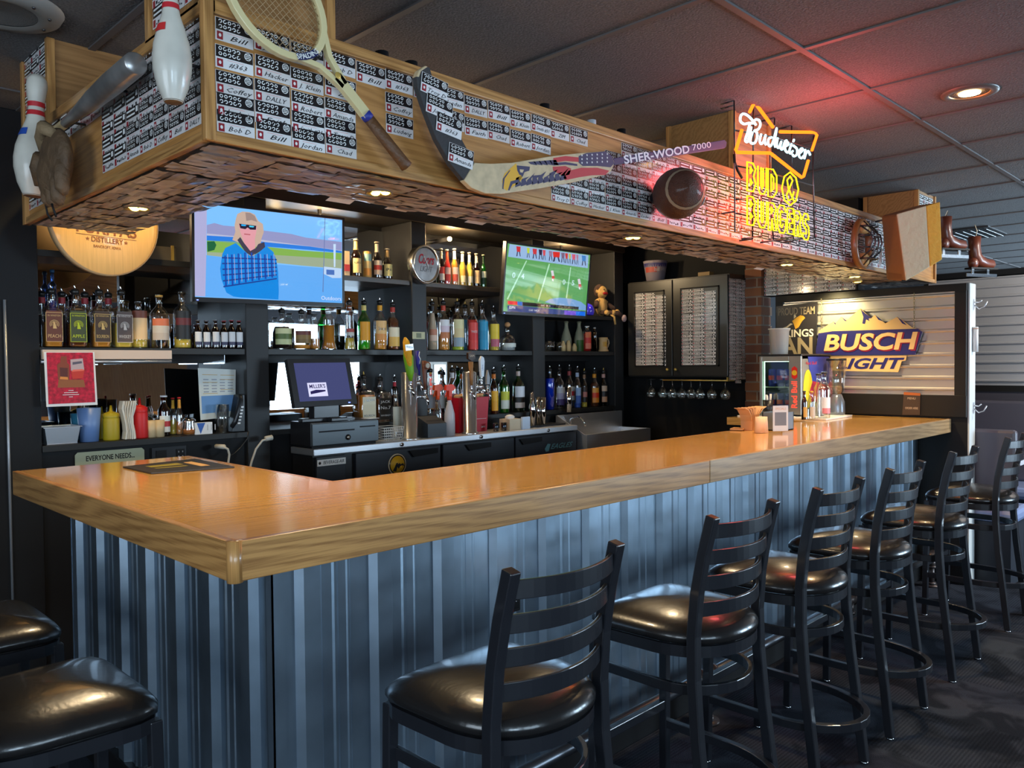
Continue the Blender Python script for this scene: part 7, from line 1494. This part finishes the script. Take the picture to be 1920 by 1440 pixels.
# leather blocking pad
A1, A0 = PX(1680, 402, 4.0), PX(1697, 527, 4.02); D1, D0 = PX(1761, 379, 4.15), PX(1765, 487, 4.15); B1, B0 = PX(1652, 405, 4.17), PX(1661, 524, 4.17)
E1, E0 = B1+(D1-A1), B0+(D0-A0)
gp_ = thing('goalie_pad', 'tan leather pad with cream and yellow canvas face at the far canopy end', 'pad', (A0+D0)/2)
part(gp_, 'pad_body', MB().mat(mat('pad_tan', c_(165, 125, 75), .6, bump=.3, bscale=25)).add([A0, D0, E0, B0, A1, D1, E1, B1], [(0, 3, 2, 1), (4, 5, 6, 7), (0, 1, 5, 4), (1, 2, 6, 5), (2, 3, 7, 6), (3, 0, 4, 7)]), bev=.012)
nn = (D0-A0).cross(A1-A0).normalized(); M1, M0 = A1+(D1-A1)*.68, A0+(D0-A0)*.66
for nm, q, cc in (('canvas_face', (A0, M0, M1, A1), c_(205, 200, 165)), ('canvas_face', (M0, D0, D1, M1), c_(225, 175, 60))):
    part(gp_, nm, MB().mat(mat('canvas%g' % cc[0], cc, .6, bump=.6, bscale=30)).prism([p+nn*.001 for p in q], nn*.012), bev=.005)
part(gp_, 'strap', MB().mat(mat('strap_tan', c_(150, 110, 65), .6)).obox(A0+(B0-A0)*.15+V((-.006, 0, .0)), (B0-A0)*.7, Z_*.06, V((.004, .004, 0))))
part(gp_, 'wall_hook', MB().mat(BLKM).cyl((B1+E1)/2*.5+B1*.5-V((0, 0, .03)), V((B1.x, KY+.004, B1.z-.03)), .006, n=6))
# ice skates
def skate(label, c):
    c = V(c); t = thing('ice_skate', label, 'ice skate', c, group='ice skates at the canopy end')
    BRN = mat('skate_leather', c_(100, 45, 25), .4, coat=.4)
    u = V((.88, -.47, 0)).normalized(); 
    def f(a, s, z): return c+u*a+u.cross(Z_)*s+Z_*z
    mb = MB().mat(BRN); ring_ = []
    secs = [(-.045, .22, .030, .05), (-.045, .17, .032, .048), (-.045, .12, .034, .05), (-.035, .08, .036, .062), (.0, .045, .036, .085), (.045, .03, .037, .10)]
    mb.tube([f(-.03, 0, .22), f(-.03, 0, .15), f(-.025, 0, .09), f(0, 0, .055), f(.06, 0, .038), f(.12, 0, .034), f(.15, 0, .03)], .03, 14, rr=[.042, .038, .042, .046, .036, .034, .012])
    mb.ball(f(-.04, 0, .04), (.042, .036, .045), 12)
    part(t, 'boot', mb)
    part(t, 'sole', MB().mat(BLK).obox(f(-.085, -.03, -.005), u*.235, u.cross(Z_)*.06, Z_*.012))
    part(t, 'blade', MB().mat(CHROME).obox(f(-.10, -.002, -.055), u*.27, u.cross(Z_)*.004, Z_*.022).obox(f(-.055, -.003, -.035), u*.02, u.cross(Z_)*.006, Z_*.032).obox(f(.08, -.003, -.035), u*.02, u.cross(Z_)*.006, Z_*.032))
    mb = MB().mat(L_(190, 175, 150))
    for k in range(6): mb.cyl(f(.008+k*.013, -.02, .10-k*.010+.0), f(.008+k*.013, .02, .10-k*.010), .0025, n=6)
    mb.tube([f(-.02, 0, .21), f(-.03, .02, .26), V((c.x+.02, KY-.006, 2.30)) if c.x < 5.25 else f(-.05, .02, .30)], .003, 6)
    part(t, 'lace', mb)
p = PX(1779, 468, 5.20); skate('brown leather ice skate, upper one of the pair at the canopy end', p)
p = PX(1781, 497, 5.17); skate('brown leather ice skate, lower one of the pair at the canopy end', p+V((.30, -.09, -.01)))
for i, (px, py, m_, w_) in enumerate(((716, 98, BLK, .02), (771, 117, BLK, .02), (1021, 196, BLK, .018), (1045, 208, L_(190, 30, 35), .008), (1109, 226, L_(215, 220, 225), .018), (1165, 243, BLK, .018))):
    p = PY(px, py, KY+.12); solo('storage_jar', MB().mat(m_).cyl((p.x, KY+.12, KT+.0006), (p.x, KY+.12, max(p.z, KT+.05)), w_, n=14), ['dark round top peeking over the canopy right of the racket column', 'dark round top over the canopy above the bent stick blade', 'dark round top over the canopy middle, left of the red one', 'small red tip showing above the canopy edge', 'pale round top showing above the canopy edge', 'dark round top over the canopy above the flag end of the stick'][i], 'container')

#==FARROOM
FXW = 6.6
struct('partition_2', MB().mat(mat('partition_grey', (.06, .055, .07), .4)).box((FXW, -2.6, 0), (FXW+.14, .72, 1.19)).mat(FRM).box((FXW-.01, -2.6, 1.19), (FXW+.15, .72, 1.235)).box((FXW, -2.6, 1.235), (FXW+.14, .72, 2.13)).mat(BLK).box((FXW-.03, -2.62, 2.13), (FXW+.17, .74, 2.175)))
prof = []; z = 1.24
while z < 2.125:
    for a, d in ((0, 0), (.34, 0), (.44, .016), (.56, .016), (.66, 0)):
        if z+a*.0762 <= 2.125: prof.append((z+a*.0762, d))
    z += .0762
vs = []
for zz, d in prof: vs += [(FXW-.004-d, .68, zz), (FXW-.004-d, -2.56, zz)]
solo('corrugated_panel', MB().mat(mat('corrugated_far', (.62, .61, .62), .45, .65)).add(vs, [(2*i, 2*i+1, 2*i+3, 2*i+2) for i in range(len(prof)-1)]), 'corrugated metal panel of the booth divider beyond the dark partition', 'panel')
VB = mat('booth_vinyl', (.26, .34, .58), .3, coat=.3); VD = mat('booth_dark', (.02, .025, .035), .4)  # blue window light on the seats is put into the vinyl colour
for nm, x0, x1, bx0, bx1, lb in (('booth_bench', 5.02, 5.40, 5.02, 5.08, 'blue-lit booth bench against the back of the dark partition'), ('booth_bench', 6.08, 6.56, 6.48, 6.58, 'blue-lit booth bench against the far corrugated divider')):
    t = thing(nm, lb, 'bench', ((x0+x1)/2, .2, 0), group='booth benches')
    part(t, 'base', MB().mat(VD).box((x0+.02, -.30, 0), (x1-.03, .70, .40)))
    part(t, 'seat', MB().mat(VB).box((x0, -.33, .40), (x1, .72, .49)), bev=.03)
    part(t, 'backrest', MB().mat(mat('booth_back', (.09, .085, .11), .35)).box((bx0, -.33, .49), (bx1, .72, 1.12 if bx0 > 6 else 1.0)), bev=.02)
t = thing('booth_table', 'grey booth table with a white rim behind the dark partition', 'table', (5.6, .2, 0))
cr_ = [(5.12, -.05), (5.22, -.20), (5.30, -.24), (5.80, -.24), (5.90, -.18), (5.94, -.05), (5.94, .70), (5.12, .70)]
part(t, 'table_top', MB().mat(L_(150, 140, 150)).prism([(x, y, .755) for x, y in cr_], Z_*.003).mat(L_(190, 195, 205)).prism([(x, y, .72) for x, y in cr_], Z_*.035), bev=.003)
part(t, 'pedestal', MB().mat(BLKM).cyl((5.53, .2, .02), (5.53, .2, .72), .04, n=16)); part(t, 'foot', MB().mat(BLKM).cyl((5.53, .2, 0), (5.53, .2, .02), .12, n=24))
# ceiling fixtures
c = V((2.923, -.627, CEIL)); c = PZ(1818, 177, CEIL-.008); c.z = CEIL
t = thing('recessed_light', 'round recessed ceiling light glowing warm over the stools', 'ceiling light', c)
part(t, 'trim_ring', MB().mat(mat('trim_dark', (.12, .10, .09), .4)).lathe([(.078, -.004), (.082, -.010), (.108, -.006), (.110, 0)], c, 36))
part(t, 'baffle', MB().mat(mat('baffle', (.75, .45, .2), .35, .6)).lathe([(.045, .058), (.079, -.004)], c, 36)); part(t, 'lamp', MB().mat(glow('can_lamp', (1, .62, .28), 22)).cyl(c-Z_*.0055, c-Z_*.003, .042, n=24))
lamp('SPOT', c-Z_*.02, 55, (1, .68, .34), .05, to=(c.x, c.y, 0), spot=2.2, blend=.7)
c = PZ(2, 12, CEIL); c.z = CEIL
t = thing('ceiling_speaker', 'round white ceiling speaker above the short side of the bar', 'speaker', c)
part(t, 'rim', MB().mat(mat('speaker_grey', (.26, .25, .23), .5)).lathe([(.10, -.022), (.12, -.026), (.165, -.018), (.175, 0)], c, 40)); part(t, 'grille', MB().mat(mat('grille', (.16, .15, .14), .6, bump=.8, bscale=400)).lathe([(0, -.012), (.101, -.02)], c, 32))
part(t, 'screw', MB().mat(INK).ball(c+V((.12, -.06, -.024)), .006, 8)); part(t, 'screw', MB().mat(INK).ball(c+V((.13, .04, -.024)), .006, 8)); part(t, 'screw', MB().mat(INK).ball(c+V((.06, -.12, -.024)), .006, 8))
t = thing('ceiling_vent', 'square dark slatted air vent in the ceiling beyond the canopy', 'vent', (7.17, .48, CEIL))
part(t, 'frame', MB().mat(mat('vent_dark', (.02, .02, .022), .5)).box((6.87, .30, CEIL-.012), (7.47, .67, CEIL-.001)))
mb = MB().mat(mat('vent_slat', (.10, .11, .12), .5))
for k in range(6): mb.cbox((7.17, .335+k*.06, CEIL-.018), (.54, .035, .004), M.Rotation(.5, 3, 'X'))
part(t, 'slats', mb)
# warm bare bulb above the thermometer bay
c = PY(843, 448, 2.46)
t = thing('light_bulb', 'small glowing warm bulb above the beer bottles on the upper shelf', 'bulb', c); part(t, 'bulb', MB().mat(glow('bulb', (1, .62, .22), 30)).ball(c, .016, 12)); part(t, 'socket', MB().mat(BLKP).cyl(c+V((0, .012, .0)), (c.x, 2.699, c.z), .014, n=12))
lamp('POINT', c-V((0, .04, 0)), 14, (1, .70, .36), .03)
for px, yy in ((215, 2.46), (600, 2.46), (1052, 2.46)):  # unseen bulbs behind the screens and round sign, added to brighten the bays
    b_ = V((PY(px, 448, yy).x, yy, 2.28 if px > 300 else 2.32))
    part(sh, 'added_bulb', MB().mat(glow('bulb', (1, .62, .22), 30)).ball(b_, .016, 12).mat(BLKP).cyl(b_+Z_*.014, V((b_.x, b_.y, 2.359)), .012, n=12))
    lamp('POINT', b_-V((0, .04, 0.02)), 1.5 if px < 300 else 15, (1, .74, .42), .03)
# unseen booth ceiling lamp, added to brighten the far corrugated panel
c = V((5.5, -1.7, CEIL)); t = thing('recessed_light', 'added recessed ceiling light over the booths, out of view, brightening the far divider', 'ceiling light', c)
part(t, 'trim_ring', MB().mat(mat('trim_dark')).lathe([(.078, -.004), (.108, -.006), (.110, 0)], c, 36)); part(t, 'lamp', MB().mat(glow('can_lamp')).cyl(c-Z_*.0055, c-Z_*.003, .042, n=24))
lamp('SPOT', c-Z_*.02, 230, (1, .90, .78), .05, to=(6.4, -.2, 1.3), spot=2.0, blend=.7)
